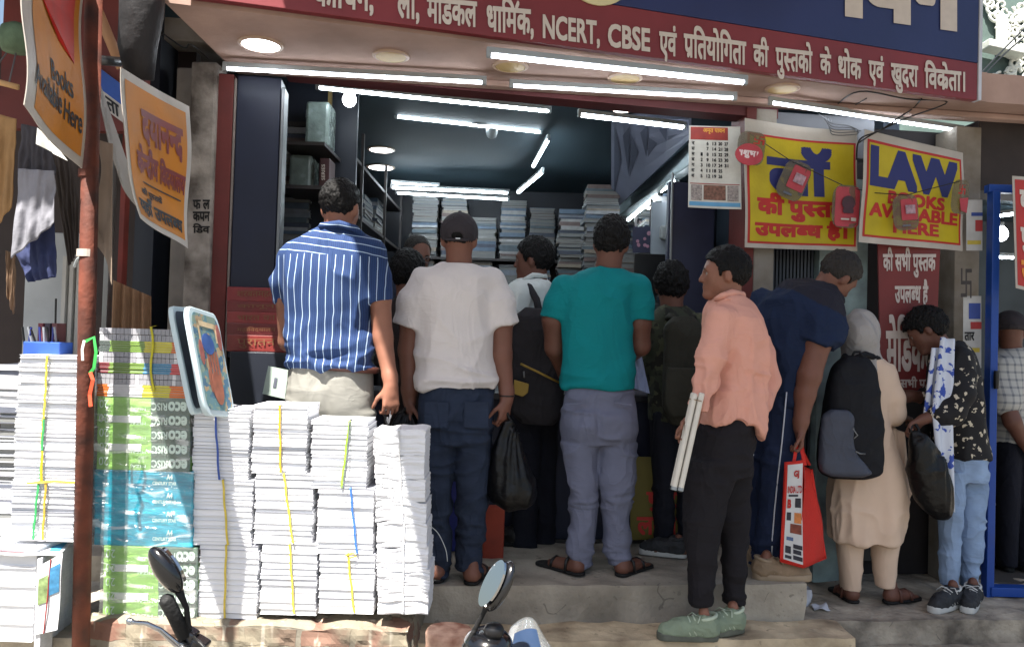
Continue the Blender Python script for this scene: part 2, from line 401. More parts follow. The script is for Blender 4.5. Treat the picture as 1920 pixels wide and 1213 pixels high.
# downstand lip at the back of the soffit and maroon head beam over the door
mb = MB(); a, b = (-1.24, 3.122), (1.47, 3.052); mb.hexa([fpt(a[0], .015, a[1]), fpt(b[0], .015, b[1]), fpt(b[0], -.12, b[1]), fpt(a[0], -.12, a[1])], [fpt(a[0], .015, ZC-.002), fpt(b[0], .015, ZC-.002), fpt(b[0], -.12, ZC-.002), fpt(a[0], -.12, ZC-.002)]); put('door_head', mb, m_maroon, shop)
fbox('soffit_trim', xa+.2, 5.2, ZC-.035, ZC-.002, .03, .10, m_soffit, bevel=.008)
# front pieces from left to right
xp = lambda px, py=400: PF(px, py).x
fbox('red_pilaster', xp(384), xp(431), ZP, 3.1, -.25, .02, m_redwall)
fbox('blue_panel', xp(437), xp(519), 1.62, 3.1, -.12, .01, m_blue)
fbox('pale_strip', xp(431)+.002, xp(437)-.002, ZP, 3.08, -.2, .018, mat('strip_tan', (120, 110, 104), .6, .2, 8))
fbox('metal_strip', xp(521), xp(527), ZP, 3.05, -.10, .022, m_metal)
fbox('red_pilaster', xp(1392), xp(1411), ZP, 3.1, -.2, .03, m_redwall)
fbox('white_pillar', xp(1412), xp(1450), ZS, 3.1, -.3, .02, m_white)
fbox('upper_wall', -1.9, 2.3, 3.302, 5.2, -.6, -.1, m_white)
fbox('wall', xp(1548), xp(1640), ZS, 2.75, -.25, -.06, mat('pale_green_board', (150, 172, 172), .6, .25, 6, stain=(120, 130, 132)), bevel=.003)
fbox('grille_shutter', xp(1452), xp(1546), ZS, 3.1, -.22, -.14, mat('dark_steel', (46, 50, 56), .5, .25, 7, metal=.3), bevel=.002)
mb = MB()
for i in range(14):
    x = xp(1456)+(xp(1544)-xp(1456))*i/13; mb.box(fpt(x, -.125, 1.85), (.012, .02, 2.5))
put('shutter_ribs', mb, mat('steel_rib', (62, 66, 74), .45, .2, 7, metal=.3), shop)
fbox('dark_wall', xp(1640), xp(1868), ZS, 3.1, -.55, -.22, mat('dark_backing', (44, 40, 42), .7, .3, 5), bevel=.003)
fbox('poster_pillar', xp(1792), xp(1838), ZS, 3.08, -.2, .0, m_white)
fbox('top_panel', xp(1412), xp(1640), 2.86, 3.1, -.12, -.02, mat('grey_panel', (110, 112, 118), .6, .2, 5), bevel=.003)
# unseen slab added to block the sun; its left edge ends the stacks' shade
mb = MB()
b4 = [(-1.055, .9, 4.55), (3.1, .9, 4.55), (3.1, 4.2, 4.55), (-3.2, 4.1, 4.55), (-3.2, 2.92, 4.55), (-1.32, 2.88, 4.55), (-1.105, 2.2, 4.55)]
mb.prism(b4, (0, 0, .16)); put('overhang', mb, m_soffit, shop)
# the room
XL, XR, YB, ZR = -1.9, 2.25, 8.9, 3.42
mb = MB(); mb.hexa([(XL, yF(XL)+.1, ZR), (XR, yF(XR)+.1, ZR), (XR, YB, ZR), (XL, YB, ZR)], [(XL, yF(XL)+.1, ZR+.1), (XR, yF(XR)+.1, ZR+.1), (XR, YB, ZR+.1), (XL, YB, ZR+.1)]); put('ceiling', mb, m_ceil, shop)
mb = MB(); mb.hexa([(XL, 4.42, ZP-.1), (XR, 4.75, ZP-.1), (XR, YB, ZP-.1), (XL, YB, ZP-.1)], [(XL, 4.42, ZP+.004), (XR, 4.75, ZP+.004), (XR, YB, ZP+.004), (XL, YB, ZP+.004)]); put('floor', mb, m_floor, shop)
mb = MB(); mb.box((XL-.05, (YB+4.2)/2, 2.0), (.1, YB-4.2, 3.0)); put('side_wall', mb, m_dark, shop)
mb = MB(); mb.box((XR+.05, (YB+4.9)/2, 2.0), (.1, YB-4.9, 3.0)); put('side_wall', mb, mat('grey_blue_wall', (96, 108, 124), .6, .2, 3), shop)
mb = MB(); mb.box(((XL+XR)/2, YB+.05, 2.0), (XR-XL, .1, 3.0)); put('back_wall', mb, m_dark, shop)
# left party wall and the passage left of the shop
mb = MB(); mb.box((-2.2, 5.15, 1.8), (1.0, .1, 3.2)); put('passage_wall', mb, mat('brown_dark', (52, 46, 46), .8, .3, 4), shop)
WP = mat('stained_whitewash', (150, 142, 134), .85, .45, 8, .5, 40, stain=(100, 90, 82))
pil = MB(); pil.box((P(372, 400, 4.12).x, 4.2, 1.8), (.135, .16, 2.7)); put('side_pillar', pil, WP, shop, bevel=.012)
mb = MB(); mb.box((P(335, 400, 4.2).x, 4.3, 1.8), (.10, .16, 2.7)); put('side_pillar', mb, mat('grey_plaster', (132, 126, 120), .85, .3, 6, .3, 40), shop, bevel=.012)
# hand painted writing on the pillar
def wall_sheet(px0, py0, px1, py1, y, wave=None): return Sheet(P(px0, py0, y), P(px1, py0, y), P(px1, py1, y), P(px0, py1, y), wave)
mb = MB(); S = wall_sheet(358, 375, 398, 440, 4.118)
for i, t in enumerate(('फ ल', 'कपन', 'िडव')): text_on(mb, t, S, (.1, i*.34, .9, i*.34+.28), .03, fine=0)
put('painted_writing', mb, mat('ink_black', (26, 24, 24), .8, .3, 30), shop)

# ---------------------------------------------------------------- signboard
m_signblue = mat('sign_blue', (42, 54, 100), .45, .2, 2, .35, 5); m_signred = mat('sign_red', (128, 52, 58), .5, .2, 2, .35, 6)
m_cream = mat('cream_letters', (206, 196, 186), .5, .08, 20); m_sign_white = mat('sign_edge', (200, 205, 215), .5, .1, 10)
ZF = ZC-.02; tanS = TS.y/TS.x
def pfas(px, py):
    """point on the fascia plane"""
    v = f_ + r_*((px-960)/F) + u_*((606.5-py)/F); t = (yS(0))/(v.y-tanS*v.x); return CAM+v*t
sg = empty('shop_signboard', ((FA.x+FB.x)/2, (FA.y+FB.y)/2-.03, ZF), 'long navy and red signboard with Hindi lettering over the awning', 'signboard')
def fas_quad(name, pts, thick, m, off=0.0, bev=.003):
    mb = MB(); q = [Vector(p)+NS*off for p in pts]; mb.prism(q, -NS*thick); return put(name, mb, m, sg, bevel=bev)
A0 = Vector((FA.x-.02, yS(FA.x-.02), 0)); B0 = Vector((pfas(1838, 100).x, 0, 0)); B0.y = yS(B0.x)
red_h = pfas(1825, 118).z-pfas(1822, 187).z; zb = pfas(1822, 187).z
zl = pfas(480, 10).z
def zbot(x): return zl+(zb-zl)*(x-pfas(480, 10).x)/(pfas(1822, 187).x-pfas(480, 10).x)
def fv(x, z): return Vector((x, yS(x), z))
fas_quad('red_band', [fv(A0.x, zbot(A0.x)), fv(B0.x-.015, zbot(B0.x)), fv(B0.x-.015, zbot(B0.x)+red_h), fv(A0.x, zbot(A0.x)+red_h*1.25)], .04, m_signred)
fas_quad('blue_board', [fv(A0.x, zbot(A0.x)+red_h*1.25+.002), fv(B0.x-.015, zbot(B0.x)+red_h+.002), fv(B0.x-.015, 4.45), fv(A0.x, 4.45)], .04, m_signblue, off=.002)
fas_quad('edge_strip', [fv(B0.x-.013, zbot(B0.x)), fv(B0.x+.008, zbot(B0.x)), fv(B0.x+.008, 4.45), fv(B0.x-.013, 4.45)], .05, m_sign_white, off=.006)
class Quad(Sheet):
    pass
def fas_sheet(p): 
    s = Sheet(*[pfas(*q) for q in p]); s.n = NS; return s
mb = MB()
def band_text(t, x0, y0, x1, y1, hgt, yb, bold=.028):
    """x0,y0 / x1,y1: the head-line of the word in the photo, hgt = its letter height in pixels"""
    s = fas_sheet([(x0, y0), (x1, y1), (x1, y1+hgt), (x0, y0+hgt)]); text_on(mb, t, s, (0, 0, 1, 1), bold, fine=.08, lift=.006, ybox=yb)
YB = (0.0, .62); YL = (0.0, .70); YB_ROOM = 8.9
band_text('कोिचंग,', 588, -34, 700, -22, 44, YB); band_text('लॉ,', 744, -14, 786, -9, 46, YB)
band_text('मेिडकल', 800, -2, 894, 7, 44, YB); band_text('धािम~क,', 912, 14, 1000, 22, 44, YB)
band_text('NCERT,', 1017, 29, 1124, 42, 42, YL, .03); band_text('CBSE', 1139, 46, 1218, 56, 41, YL, .03)
band_text('एवं', 1235, 62, 1268, 66, 40, YB); band_text('प^ितयोिगता', 1281, 66, 1398, 82, 40, YB); band_text('की', 1411, 86, 1440, 90, 36, YB)
band_text('पु<स>तको', 1453, 92, 1522, 100, 38, YB); band_text('के', 1536, 104, 1557, 106, 34, YB); band_text('थोक', 1570, 108, 1614, 114, 36, YB)
band_text('एवं', 1627, 116, 1656, 120, 34, YB); band_text('खुदरा', 1669, 121, 1720, 127, 36, YB); band_text('िवक^ेता।', 1732, 130, 1808, 138, 34, YB)
put('red_band_lettering', mb, m_cream, sg)
mb = MB(); s = fas_sheet([(1500, -120), (1808, -80), (1808, 50), (1500, 8)]); text_on(mb, 'भवन', s, (0, -.05, 1, 1), .06, fine=.2, lift=.008, ybox=(0.0, .62))
s2 = fas_sheet([(1420, -180), (1600, -132), (1600, 50), (1420, 2)]);
c = pfas(1120, -62)
put('name_lettering', mb, m_cream, sg)
mb = MB(); mb.lathe([(.19, -.004), (.19, .004)], c+NS*.008, 40, ax=NS); put('round_emblem', mb, mat('cream_yellow', (214, 206, 160), .5, .08, 10), sg)
YB = 8.9
# ---------------------------------------------------------------- lamps
m_tube = mat('tube_glow', (235, 245, 255), .4, 0, emit=(235, 245, 255), estr=5.0)
m_tube_in = mat('tube_glow_inside', (225, 240, 250), .4, 0, emit=(228, 242, 250), estr=13.0)
m_housing = mat('lamp_housing', (150, 156, 158), .4, .1, 10); m_lampoff = mat('lamp_unlit', (200, 172, 120), .5, .1, 10); m_rim = mat('lamp_rim', (196, 170, 150), .5, .1, 8)
m_down = mat('lamp_lit', (245, 250, 255), .4, 0, emit=(245, 250, 255), estr=5.0)
def tube_light(a, b, rad, label, m=None, drop=.025, group='fluorescent tubes of the book shop', wide=1.6):
    a, b = Vector(a), Vector(b); t = empty('tube_light', (a+b)/2, label, 'tube light', group); d = (b-a).normalized(); up = Vector((0, 0, 1))
    mb = MB(); mb.tube([a, b], rad, 12); put('tube', mb, m or m_tube, t, smooth=True)
    side = d.cross(up).normalized(); mb = MB(); h = up*(rad+.004)
    q = [a-d*.02-side*rad*wide*.6+h-up*.008, a-d*.02+side*rad*wide*.6+h-up*.008, b+d*.02+side*rad*wide*.6+h-up*.008, b+d*.02-side*rad*wide*.6+h-up*.008]
    mb.prism(q, up*.028); 
    put('housing', mb, m_housing, t, bevel=.004)
    for e, s in ((a, -1), (b, 1)): mb = MB(); mb.box(e+d*s*.008+up*.004, (.024, .024, .035)); put('end_cap', mb, m_housing, t, bevel=.004)
    return t
zt = ZC-.05
def psz(px, py, z):
    """point seen at pixel (px, py) at height z"""
    v = f_ + r_*((px-960)/F) + u_*((606.5-py)/F); return CAM+v*((z-CAM.z)/v.z)
tube_light(psz(425, 129, ZC-.06), psz(905, 155, ZC-.06), .0095, 'long tube light under the awning above the blue panel')
tube_light(psz(920, 104, ZC-.07), psz(1394, 155, ZC-.07), .012, 'thickest tube light, in a double fitting at the front of the awning', wide=1.9)
tube_light(psz(962, 161, ZC-.06), psz(1375, 184, ZC-.06), .009, 'tube light along the maroon beam over the middle of the doorway')
tube_light(psz(1447, 193, ZC-.06), psz(1802, 246, ZC-.06), .0095, 'tube light above the two yellow law banners')
tube_light(P(598, 165, 4.75), P(1028, 209, 5.2), .0105, 'longest tube light inside, just behind the door head beside the bulb', m_tube_in)
tube_light(P(745, 219, 6.0), P(1012, 248, 6.3), .011, 'thin tube light inside next to the ceiling fan', m_tube_in)
tube_light(P(1089, 216, 5.0), P(1281, 239, 5.2), .013, 'tube light inside left of the calendar', m_tube_in)
tube_light(P(737, 344, 8.0), P(820, 349, 8.0), .010, 'short upper tube light of the bank over the back shelves', m_tube_in)
tube_light(P(736, 352, 7.9), P(952, 362, 7.9), .012, 'middle tube light of the bank over the back shelves', m_tube_in)
tube_light(P(745, 362, 7.8), P(952, 374, 7.8), .011, 'lowest tube light of the bank over the back shelves', m_tube_in)
tube_light(P(1028, 262, 6.2), P(1000, 312, 6.9), .013, 'upper of the two short slanting tube lights on the dark ceiling', m_tube_in)
tube_light(P(1017, 323, 6.9), P(972, 361, 7.6), .013, 'lower of the two short slanting tube lights on the dark ceiling', m_tube_in)
tube_light(P(1268, 339, 6.0), P(1240, 358, 6.4), .013, 'short tube light under the loft right of the shop', m_tube_in)
tube_light(P(1235, 366, 6.5), P(1178, 412, 7.6), .014, 'slanting tube light along the loft edge above the monitor', m_tube_in)
def downlight(c, r, label, lit=True, n=Vector((0, 0, -1))):
    t = empty('ceiling_light', c, label, 'ceiling light', 'round ceiling lights')
    mb = MB(); mb.lathe([(r, 0), (r*.99, .006), (r*.2, .008)], c, 32, ax=n); put('diffuser', mb, m_down if lit else m_lampoff, t, smooth=False)
    mb = MB(); mb.lathe([(r*1.22, -.003), (r*1.22, .003), (r*1.02, .0075), (r*1.02, -.003)], c, 32, ax=n); put('rim', mb, m_rim, t)
    return t
downlight(psz(489, 84, ZC-.004), .088, 'lit round ceiling light at the left end of the awning')
downlight(psz(733, 106, ZC-.004), .075, 'unlit ceiling light with peeling edge left of the double tube light', False)
downlight(psz(957, 125, ZC-.004), .075, 'unlit ceiling light under the left end of the double tube light', False)
downlight(psz(1172, 147, ZC-.004), .075, 'unlit ceiling light half hidden by the double tube light', False)
downlight(psz(1467, 167, ZC-.004), .075, 'unlit ceiling light left of the ceiling wires, rightmost on the awning', False)
downlight(psz(715, 281, ZR-.004), .10, 'upper of the two lit ceiling lights inside by the left shelves')
downlight(psz(714, 314, ZR-.004), .115, 'lower of the two lit ceiling lights inside by the left shelves')
downlight(psz(1168, 205, ZR-.004), .07, 'lit ceiling light just above the tube left of the calendar')
downlight(P(1227, 389, 6.6), .075, 'lit round light under the loft beside the bare bulb')
def bulb(c, r, label, s=1):
    t = empty('light_bulb', c, label, 'light bulb', 'bare bulbs')
    mb = MB(); mb.lathe([(r*.35, r*1.3), (r*.8, r*.75), (r, .2*r), (r*.95, -.3*r), (r*.7, -.75*r), (r*.3, -r)], c, 20); put('globe', mb, m_down, t, smooth=True)
    mb = MB(); mb.lathe([(r*.42, r*1.25), (r*.42, r*1.9), (r*.2, r*2.0)], c, 16); put('cap', mb, m_housing, t, smooth=False)
    mb = MB(); mb.tube([c+Vector((0, 0, r*1.9)), c+Vector((0, 0, r*3.4))], .004, 6); put('flex', mb, m_wire, t)
bulb(P(655, 188, 4.9), .042, 'round lit bulb hanging inside above the striped shirt man')
bulb(P(1274, 382, 6.0), .045, 'lit bulb hanging left of the calendar foot')
bulb(P(1877, 440, 5.2), .042, 'lit bulb hanging in the neighbouring shop behind the blue post')
# ceiling fan
c = P(898, 224, 6.2); t = empty('ceiling_fan', c, 'dark ceiling fan on the shop ceiling behind the tube lights', 'ceiling fan')
m_fan = mat('fan_grey', (58, 62, 68), .5, .15, 8)
mb = MB(); mb.lathe([(.03, .06), (.1, .05), (.12, .02), (.12, -.02), (.09, -.05), (.02, -.06)], c, 24); put('motor', mb, m_fan, t, smooth=True)
mb = MB(); mb.tube([c, (c.x, c.y, ZR)], .012, 8); put('rod', mb, m_fan, t)
for k in range(3):
    a = R(25+120*k); d = Vector((math.cos(a), math.sin(a), 0)); q = Vector((-d.y, d.x, 0))
    mb = MB(); mb.prism([c+d*.11-q*.03, c+d*.11+q*.03, c+d*.55+q*.065+Vector((0, 0, .015)), c+d*.58+Vector((0, 0, .008)), c+d*.55-q*.065], (0, 0, .006)); put('blade', mb, m_fan, t)
# small camera-dome on the tube near the fan
c = P(922, 250, 6.2); t = MB(); t.lathe([(.045, .03), (.045, 0), (.035, -.03), (.012, -.045)], c, 16); tag(put('security_camera', t, m_housing, org=c, smooth=True), 'small pale dome camera hanging under the thin inner tube light', 'camera')
# ---------------------------------------------------------------- room furniture
rack = empty('book_shelf', (-1.5, 6.5, ZP), 'dark book shelf with brass front post along the left wall', 'shelf')
SX0, SX1 = -1.85, -1.22
mb = MB(); mb.box((SX1, 5.15, 2.0), (.022, .03, 2.7)); put('post', mb, m_brass, rack)
for y in (6.3, 7.45, 8.5):
    mb = MB(); mb.box((SX1, y, 2.0), (.022, .03, 2.7)); put('post', mb, m_shelf, rack)
SHZ = [1.05, 1.45, 1.85, 2.25, 2.68, 3.1]
for z in SHZ:
    mb = MB(); mb.box(((SX0+SX1)/2, 6.8, z), (SX1-SX0, 3.4, .025)); put('shelf_board', mb, m_shelf, rack)
brack = empty('book_shelf', (0, 8.6, ZP), 'wide book shelf across the back wall of the shop', 'shelf')
for z in (1.2, 1.55, 1.9, 2.25, 2.6):
    mb = MB(); mb.box((.15, 8.62, z), (2.6, .42, .025)); put('shelf_board', mb, m_shelf, brack)
for x in (-1.1, -.5, .15, .8, 1.42):
    mb = MB(); mb.box((x, 8.62, 1.75), (.025, .43, 2.2)); put('post', mb, m_shelf, brack)
rrack = empty('book_shelf', (1.4, 7.3, ZP), 'tall open book shelf on the right side under the loft', 'shelf')
for z in (1.15, 1.5, 1.85, 2.2, 2.55):
    mb = MB(); mb.box((1.36, 7.4, z), (.5, 1.7, .022)); put('shelf_board', mb, m_shelf, rrack)
for y in (6.56, 7.4, 8.24):
    mb = MB(); mb.box((1.12, y, 1.8), (.025, .025, 2.3)); put('post', mb, m_shelf, rrack)
BC = [(150, 152, 156), (112, 118, 128), (84, 100, 118), (130, 120, 108), (66, 72, 86), (98, 84, 82), (140, 140, 140), (78, 90, 98)]
BMS = [mat('pile_cover_%d' % i, c, .55, .2, 20) for i, c in enumerate(BC)]; m_page = mat('book_pages', (116, 117, 116), .8, .15, 60, stretch=(1, 1, 40))
def pile(x, y, z, w, d, h, label, cat='book pile', group='piles of books on the shelves', skew=.006, tmin=.018, tmax=.045, palette=None, name='book_pile'):
    """a pile of flat books: one object, books of uneven thickness"""
    mb = MB(); q = 0
    while q < h:
        t = RND.uniform(tmin, tmax); dx, dy = RND.uniform(-skew, skew), RND.uniform(-skew, skew); ww, dd = w*RND.uniform(.9, 1), d*RND.uniform(.9, 1); k = RND.randrange(8)
        rz = Matrix.Rotation(RND.uniform(-.05, .05), 3, 'Z')
        mb.box((x+dx, y+dy, z+q+t/2), (ww-.008, dd-.008, t-.006), rz, 8); mb.box((x+dx, y+dy, z+q+.0015), (ww, dd, .003), rz, k); mb.box((x+dx, y+dy, z+q+t-.0022), (ww, dd, .003), rz, k)
        if RND.random() < .45: mb.box((x+dx, y+dy-dd/2-.001, z+q+t/2), (ww, .004, t-.002), rz, k)
        q += t
    o = put(name, mb, (palette or BMS)+[m_page], org=(x, y, z)); return tag(o, label, cat, group)
ordn = ['first', 'second', 'third', 'fourth', 'fifth', 'sixth', 'seventh', 'eighth']
for si, z in enumerate(SHZ[1:5]):
    for k in range(5):
        y = 5.4+k*.62+RND.uniform(-.04, .04)
        pile(-1.50, y, z+.013, .34, .48, RND.uniform(.28, .375), '%s pile of books from the front on the %s left wall shelf from below' % (ordn[k].capitalize(), ordn[si]))
for si, z in enumerate((1.2, 1.55, 1.9, 2.25)):
    for k in range(8):
        pile(-.97+k*.31, 8.6, z+.013, .25, .3, RND.uniform(.26, .325), '%s pile of books from the left on the %s back shelf from below' % (ordn[k].capitalize(), ordn[si]))
for k in range(8):
    pile(-.95+k*.31, 8.58, 2.613, .28, .3, RND.uniform(.42, .66), '%s pile of books from the left on top of the back shelf' % ordn[k].capitalize())
for si, z in enumerate((1.15, 1.5, 1.85, 2.2)):
    for k in range(3):
        pile(1.33, 6.75+k*.55, z+.012, .34, .4, RND.uniform(.26, .325), '%s pile of books from the front on the %s right side shelf from below' % (ordn[k].capitalize(), ordn[si]))
for k in range(3):
    pile(1.36, 6.8+k*.5, 2.562, .36, .36, RND.uniform(.3, .5), '%s leaning pile of papers from the front on top of the right shelf' % ordn[k].capitalize(), skew=.03)
for k, (x, y, h) in enumerate(((.80, 6.3, 2.0), (.74, 6.95, 2.45), (.56, 7.6, 2.35), (-.95, 7.4, 1.45), (-.6, 7.9, 1.5))):
    pile(x, y, ZP+.006, .30, .28, h, ('Tall tower of books nearest the loft edge', 'Tall tower of books in front of the right shelf', 'Tall tower of books deep in the shop right of the bank of tubes', 'Tower of books standing by the left wall shelf', 'Tower of books standing before the left end of the back shelf')[k], 'book tower', 'towers of books on the shop floor', skew=.014, name='book_tower')
# plastic wrapped bundles and a dark box on the front end of the left shelf
m_film = mat('cloudy_film', (120, 134, 130), .25, .4, 9, .5, 25, coat=.4)
for i, (px0, py0, px1, py1, nm) in enumerate(((570, 190, 618, 275, 'upper plastic wrapped bundle on the shelf behind the blue panel'), (540, 290, 585, 355, 'lower plastic wrapped bundle on the shelf behind the blue panel'))):
    a, b = P(px0, py1, 4.95), P(px1, py0, 4.95); mb = MB(); mb.box(((a.x+b.x)/2, 5.05, (a.z+b.z)/2), (b.x-a.x, .2, b.z-a.z)); tag(put('wrapped_bundle', mb, m_film, org=((a.x+b.x)/2, 5.05, a.z), bevel=.02), nm, 'bundle')
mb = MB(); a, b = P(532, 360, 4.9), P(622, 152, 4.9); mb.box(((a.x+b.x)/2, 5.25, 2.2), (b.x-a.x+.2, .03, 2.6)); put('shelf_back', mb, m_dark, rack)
for pz in (278, 357):
    z = P(575, pz, 4.95).z; mb = MB(); mb.box(((a.x+b.x)/2, 5.0, z-.012), (b.x-a.x, .45, .022)); put('shelf_board', mb, m_shelf, rack)
a, b = P(598, 350, 4.9), P(618, 297, 4.9); t = empty('reference_book', ((a.x+b.x)/2, 4.98, a.z), 'dark red book standing upright on the shelf by the brass post', 'book')
mb = MB(); mb.box(((a.x+b.x)/2, 4.98, (a.z+b.z)/2), (b.x-a.x, .16, b.z-a.z)); put('cover', mb, mat('dark_maroon_cover', (70, 40, 42), .5, .2, 10), t, bevel=.003)
mb = MB(); s = wall_sheet(600, 305, 616, 342, 4.896); text_on(mb, 'SERIES', Sheet(s(0, 1), s(0, 0), s(1, 0), s(1, 1)), (.1, .2, .9, .6), .02, fine=0); put('spine_writing', mb, m_cream, t)
# maroon books piled on the counter behind the striped man
m_mar = [mat('maroon_%d' % i, c, .45, .2, 14, coat=.3) for i, c in enumerate(((128, 40, 44), (112, 34, 38), (140, 48, 50), (104, 36, 38), (120, 44, 40), (134, 38, 44)))]
yy = 4.12; ys_ = [540, 566, 586, 607, 629, 660]
for i in range(5):
    a, b = P(424, ys_[i+1]-1, yy), P(540-(i % 2)*6, ys_[i], yy); t = empty('thick_book', ((a.x+b.x)/2, yy+.15, a.z), ('topmost', 'second from top', 'middle', 'second from bottom', 'lowest')[i].capitalize()+' of the maroon books piled by the red pilaster', 'book', 'maroon books behind the striped shirt man')
    mb = MB(); mb.box(((a.x+b.x)/2, yy+.125, (a.z+b.z)/2), (b.x-a.x, .25, b.z-a.z-.003)); put('cover', mb, m_mar[i], t, bevel=.006)
    mb = MB(); s = Sheet(P(436, ys_[i]+4, yy-.003), P(526, ys_[i]+4, yy-.003), P(526, ys_[i+1]-5, yy-.003), P(436, ys_[i+1]-5, yy-.003)); text_on(mb, ('शरबतमहल', 'कानून', 'भारत का', 'महािवदयालय', 'पुरातन')[i], s, (.1, .1, .9, .9), .01, fine=0)
    put('spine_writing', mb, mat('gilt', (120, 84, 56), .5, .1, 20), t)
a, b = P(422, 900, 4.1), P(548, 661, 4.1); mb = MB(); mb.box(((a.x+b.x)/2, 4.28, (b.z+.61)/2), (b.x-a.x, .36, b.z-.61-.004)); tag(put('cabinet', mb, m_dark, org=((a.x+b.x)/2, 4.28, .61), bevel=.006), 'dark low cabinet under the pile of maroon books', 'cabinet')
# counter with yellow poster
ctr = empty('shop_counter', (.1, yF(.1), ZP), 'dark navy counter across the doorway behind the customers', 'counter')
fbox('front', xp(440, 800), xp(1392, 800), ZP+.005, 1.42, -.55, -.22, mat('counter_navy', (34, 40, 62), .5, .2, 5), ctr)
fbox('top', xp(436, 800), xp(1396, 800), 1.42, 1.455, -.6, -.18, mat('counter_top', (60, 62, 70), .35, .2, 6), ctr)
fbox('blue_flap', xp(800, 1000), xp(856, 1000), ZP+.006, 1.25, .02, .045, mat('flap_blue', (36, 46, 120), .4, .2, 6), ctr)
mb = MB(); mb.box(P(925, 1012, 4.2), (.11, .05, .36)); o = put('orange_crate', mb, mat('orange_red', (150, 58, 40), .6, .25, 9), org=P(925, 1070, 4.2), bevel=.01); tag(o, 'dull orange tin standing behind the black bag legs', 'tin')
def print_sheet(name, label, cat, corners, ys, base, wave=None, sag=0, edge=None, thick=.003, nu=24, nv=24, group=None, base_pt=None, kind='panel'):
    pts = [P(px, py, y) for (px, py), y in zip(corners, ys)]
    S = Sheet(*pts, wave=wave, sag=sag, edge=edge); t = empty(name, base_pt or (pts[0]+pts[1])/2, label, cat, group)
    mb = MB(); S.grid(mb, nu=nu, nv=nv, thick=thick); put(kind, mb, base, t, smooth=False); return t, S
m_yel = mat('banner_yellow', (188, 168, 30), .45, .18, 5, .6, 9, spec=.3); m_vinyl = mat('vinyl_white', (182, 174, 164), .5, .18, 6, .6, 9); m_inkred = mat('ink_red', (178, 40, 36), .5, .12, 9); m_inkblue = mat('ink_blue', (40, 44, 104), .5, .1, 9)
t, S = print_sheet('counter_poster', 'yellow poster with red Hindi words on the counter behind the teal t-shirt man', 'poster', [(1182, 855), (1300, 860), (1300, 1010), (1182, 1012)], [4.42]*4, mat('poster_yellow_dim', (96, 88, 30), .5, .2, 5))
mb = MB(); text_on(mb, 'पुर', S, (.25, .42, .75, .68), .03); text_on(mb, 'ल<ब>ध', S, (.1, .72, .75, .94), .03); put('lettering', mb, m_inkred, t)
# loft beam and wall panels at the right inside
loft = empty('loft', (1.6, 6.5, 2.6), 'slanting metal edged loft over the right hand side of the shop', 'loft')
a0, a1, b1, b0 = P(1312, 250, 5.3), P(1160, 388, 7.4), P(1160, 404, 7.4), P(1318, 292, 5.3)
mb = MB(); mb.hexa([b0, b1, b1+Vector((.08, 0, 0)), b0+Vector((.08, 0, 0))], [a0, a1, a1+Vector((.08, 0, 0)), a0+Vector((.08, 0, 0))]); put('edge_beam', mb, mat('steel_beam', (120, 134, 138), .35, .2, 7, metal=.4), loft)
s = Sheet(P(1146, 215, 5.9), P(1292, 225, 5.35), P(1292, 262, 5.35), P(1146, 400, 7.2)); mb = MB(); s.grid(mb, nu=4, nv=4, thick=.03); put('grey_panel', mb, mat('grey_violet_panel', (104, 108, 126), .5, .2, 3), loft)
mb = MB()
for i in range(4):
    u = .05+.24*i; o_ = [s(u, .10+.1*i, .004), s(u+.11, .45, .004), s(u, .85-.12*i, .004)]; mb.add(o_, [(0, 1, 2)])
    o_ = [s(u+.12, .2, .004), s(u+.22, .10, .004), s(u+.22, .7-.1*i, .004)]; mb.add(o_, [(0, 1, 2)])
put('painted_triangles', mb, mat('dim_violet', (66, 70, 86), .5, .1, 4), loft)  # triangular shadows put into the panel's colour as dark faces
t = empty('computer_monitor', P(1222, 550, 5.6), 'black computer monitor on the counter behind the teal t-shirt man', 'monitor')
a, b = P(1188, 552, 5.6), P(1259, 477, 5.6); mb = MB(); mb.box(((a.x+b.x)/2, 5.62, (a.z+b.z)/2), (b.x-a.x, .03, b.z-a.z)); put('screen', mb, m_black, t, bevel=.004)
mb = MB(); mb.box(((a.x+b.x)/2, 5.62, a.z-.08), (.05, .03, .16)); mb.box(((a.x+b.x)/2, 5.62, a.z-.165), (.2, .15, .012)); put('stand', mb, m_black, t)
fbx = P(1255, 440, 6.0); mb = MB(); mb.box((fbx.x, 6.05, fbx.z-.1), (.26, .04, .7)); put('wall_board', mb, mat('dim_white_board', (150, 160, 170), .6, .15, 4), loft)
c = P(1253, 437, 5.98); t = empty('wall_camera', c, 'white wall camera with black lens above the monitor', 'camera'); mb = MB(); mb.box(c, (.13, .06, .11)); put('body', mb, m_housing, t, bevel=.02)
mb = MB(); mb.lathe([(.025, 0), (.025, .02), (.012, .024)], c+Vector((0, -.03, -.01)), 16, ax=(0, -1, 0)); put('lens', mb, m_black, t)
t, S = print_sheet('wall_picture', 'small picture with pink flowers pinned behind the teal t-shirt man', 'picture', [(1186, 425), (1228, 425), (1228, 474), (1186, 474)], [6.1]*4, mat('pic_navy', (48, 50, 76), .5, .2, 9))
mb = MB()
for i in range(7):
    u, v = RND.uniform(.15, .75), RND.uniform(.2, .8); mb.lathe([(.012+.01*RND.random(), 0), (.004, .003)], S(u, v, .002), 9, ax=(0, -1, 0))
put('flowers', mb, mat('dim_pink', (176, 130, 150), .6, .2, 20), t)
fbox('inner_door', xp(1294, 420), xp(1388, 420), 1.9, 2.75, -.45, -.40, mat('inner_navy', (36, 40, 66), .5, .2, 5), shop)
fbox('door_edge', xp(1296, 420), xp(1300, 420), 1.4, 2.8, -.39, -.37, m_metal, shop)
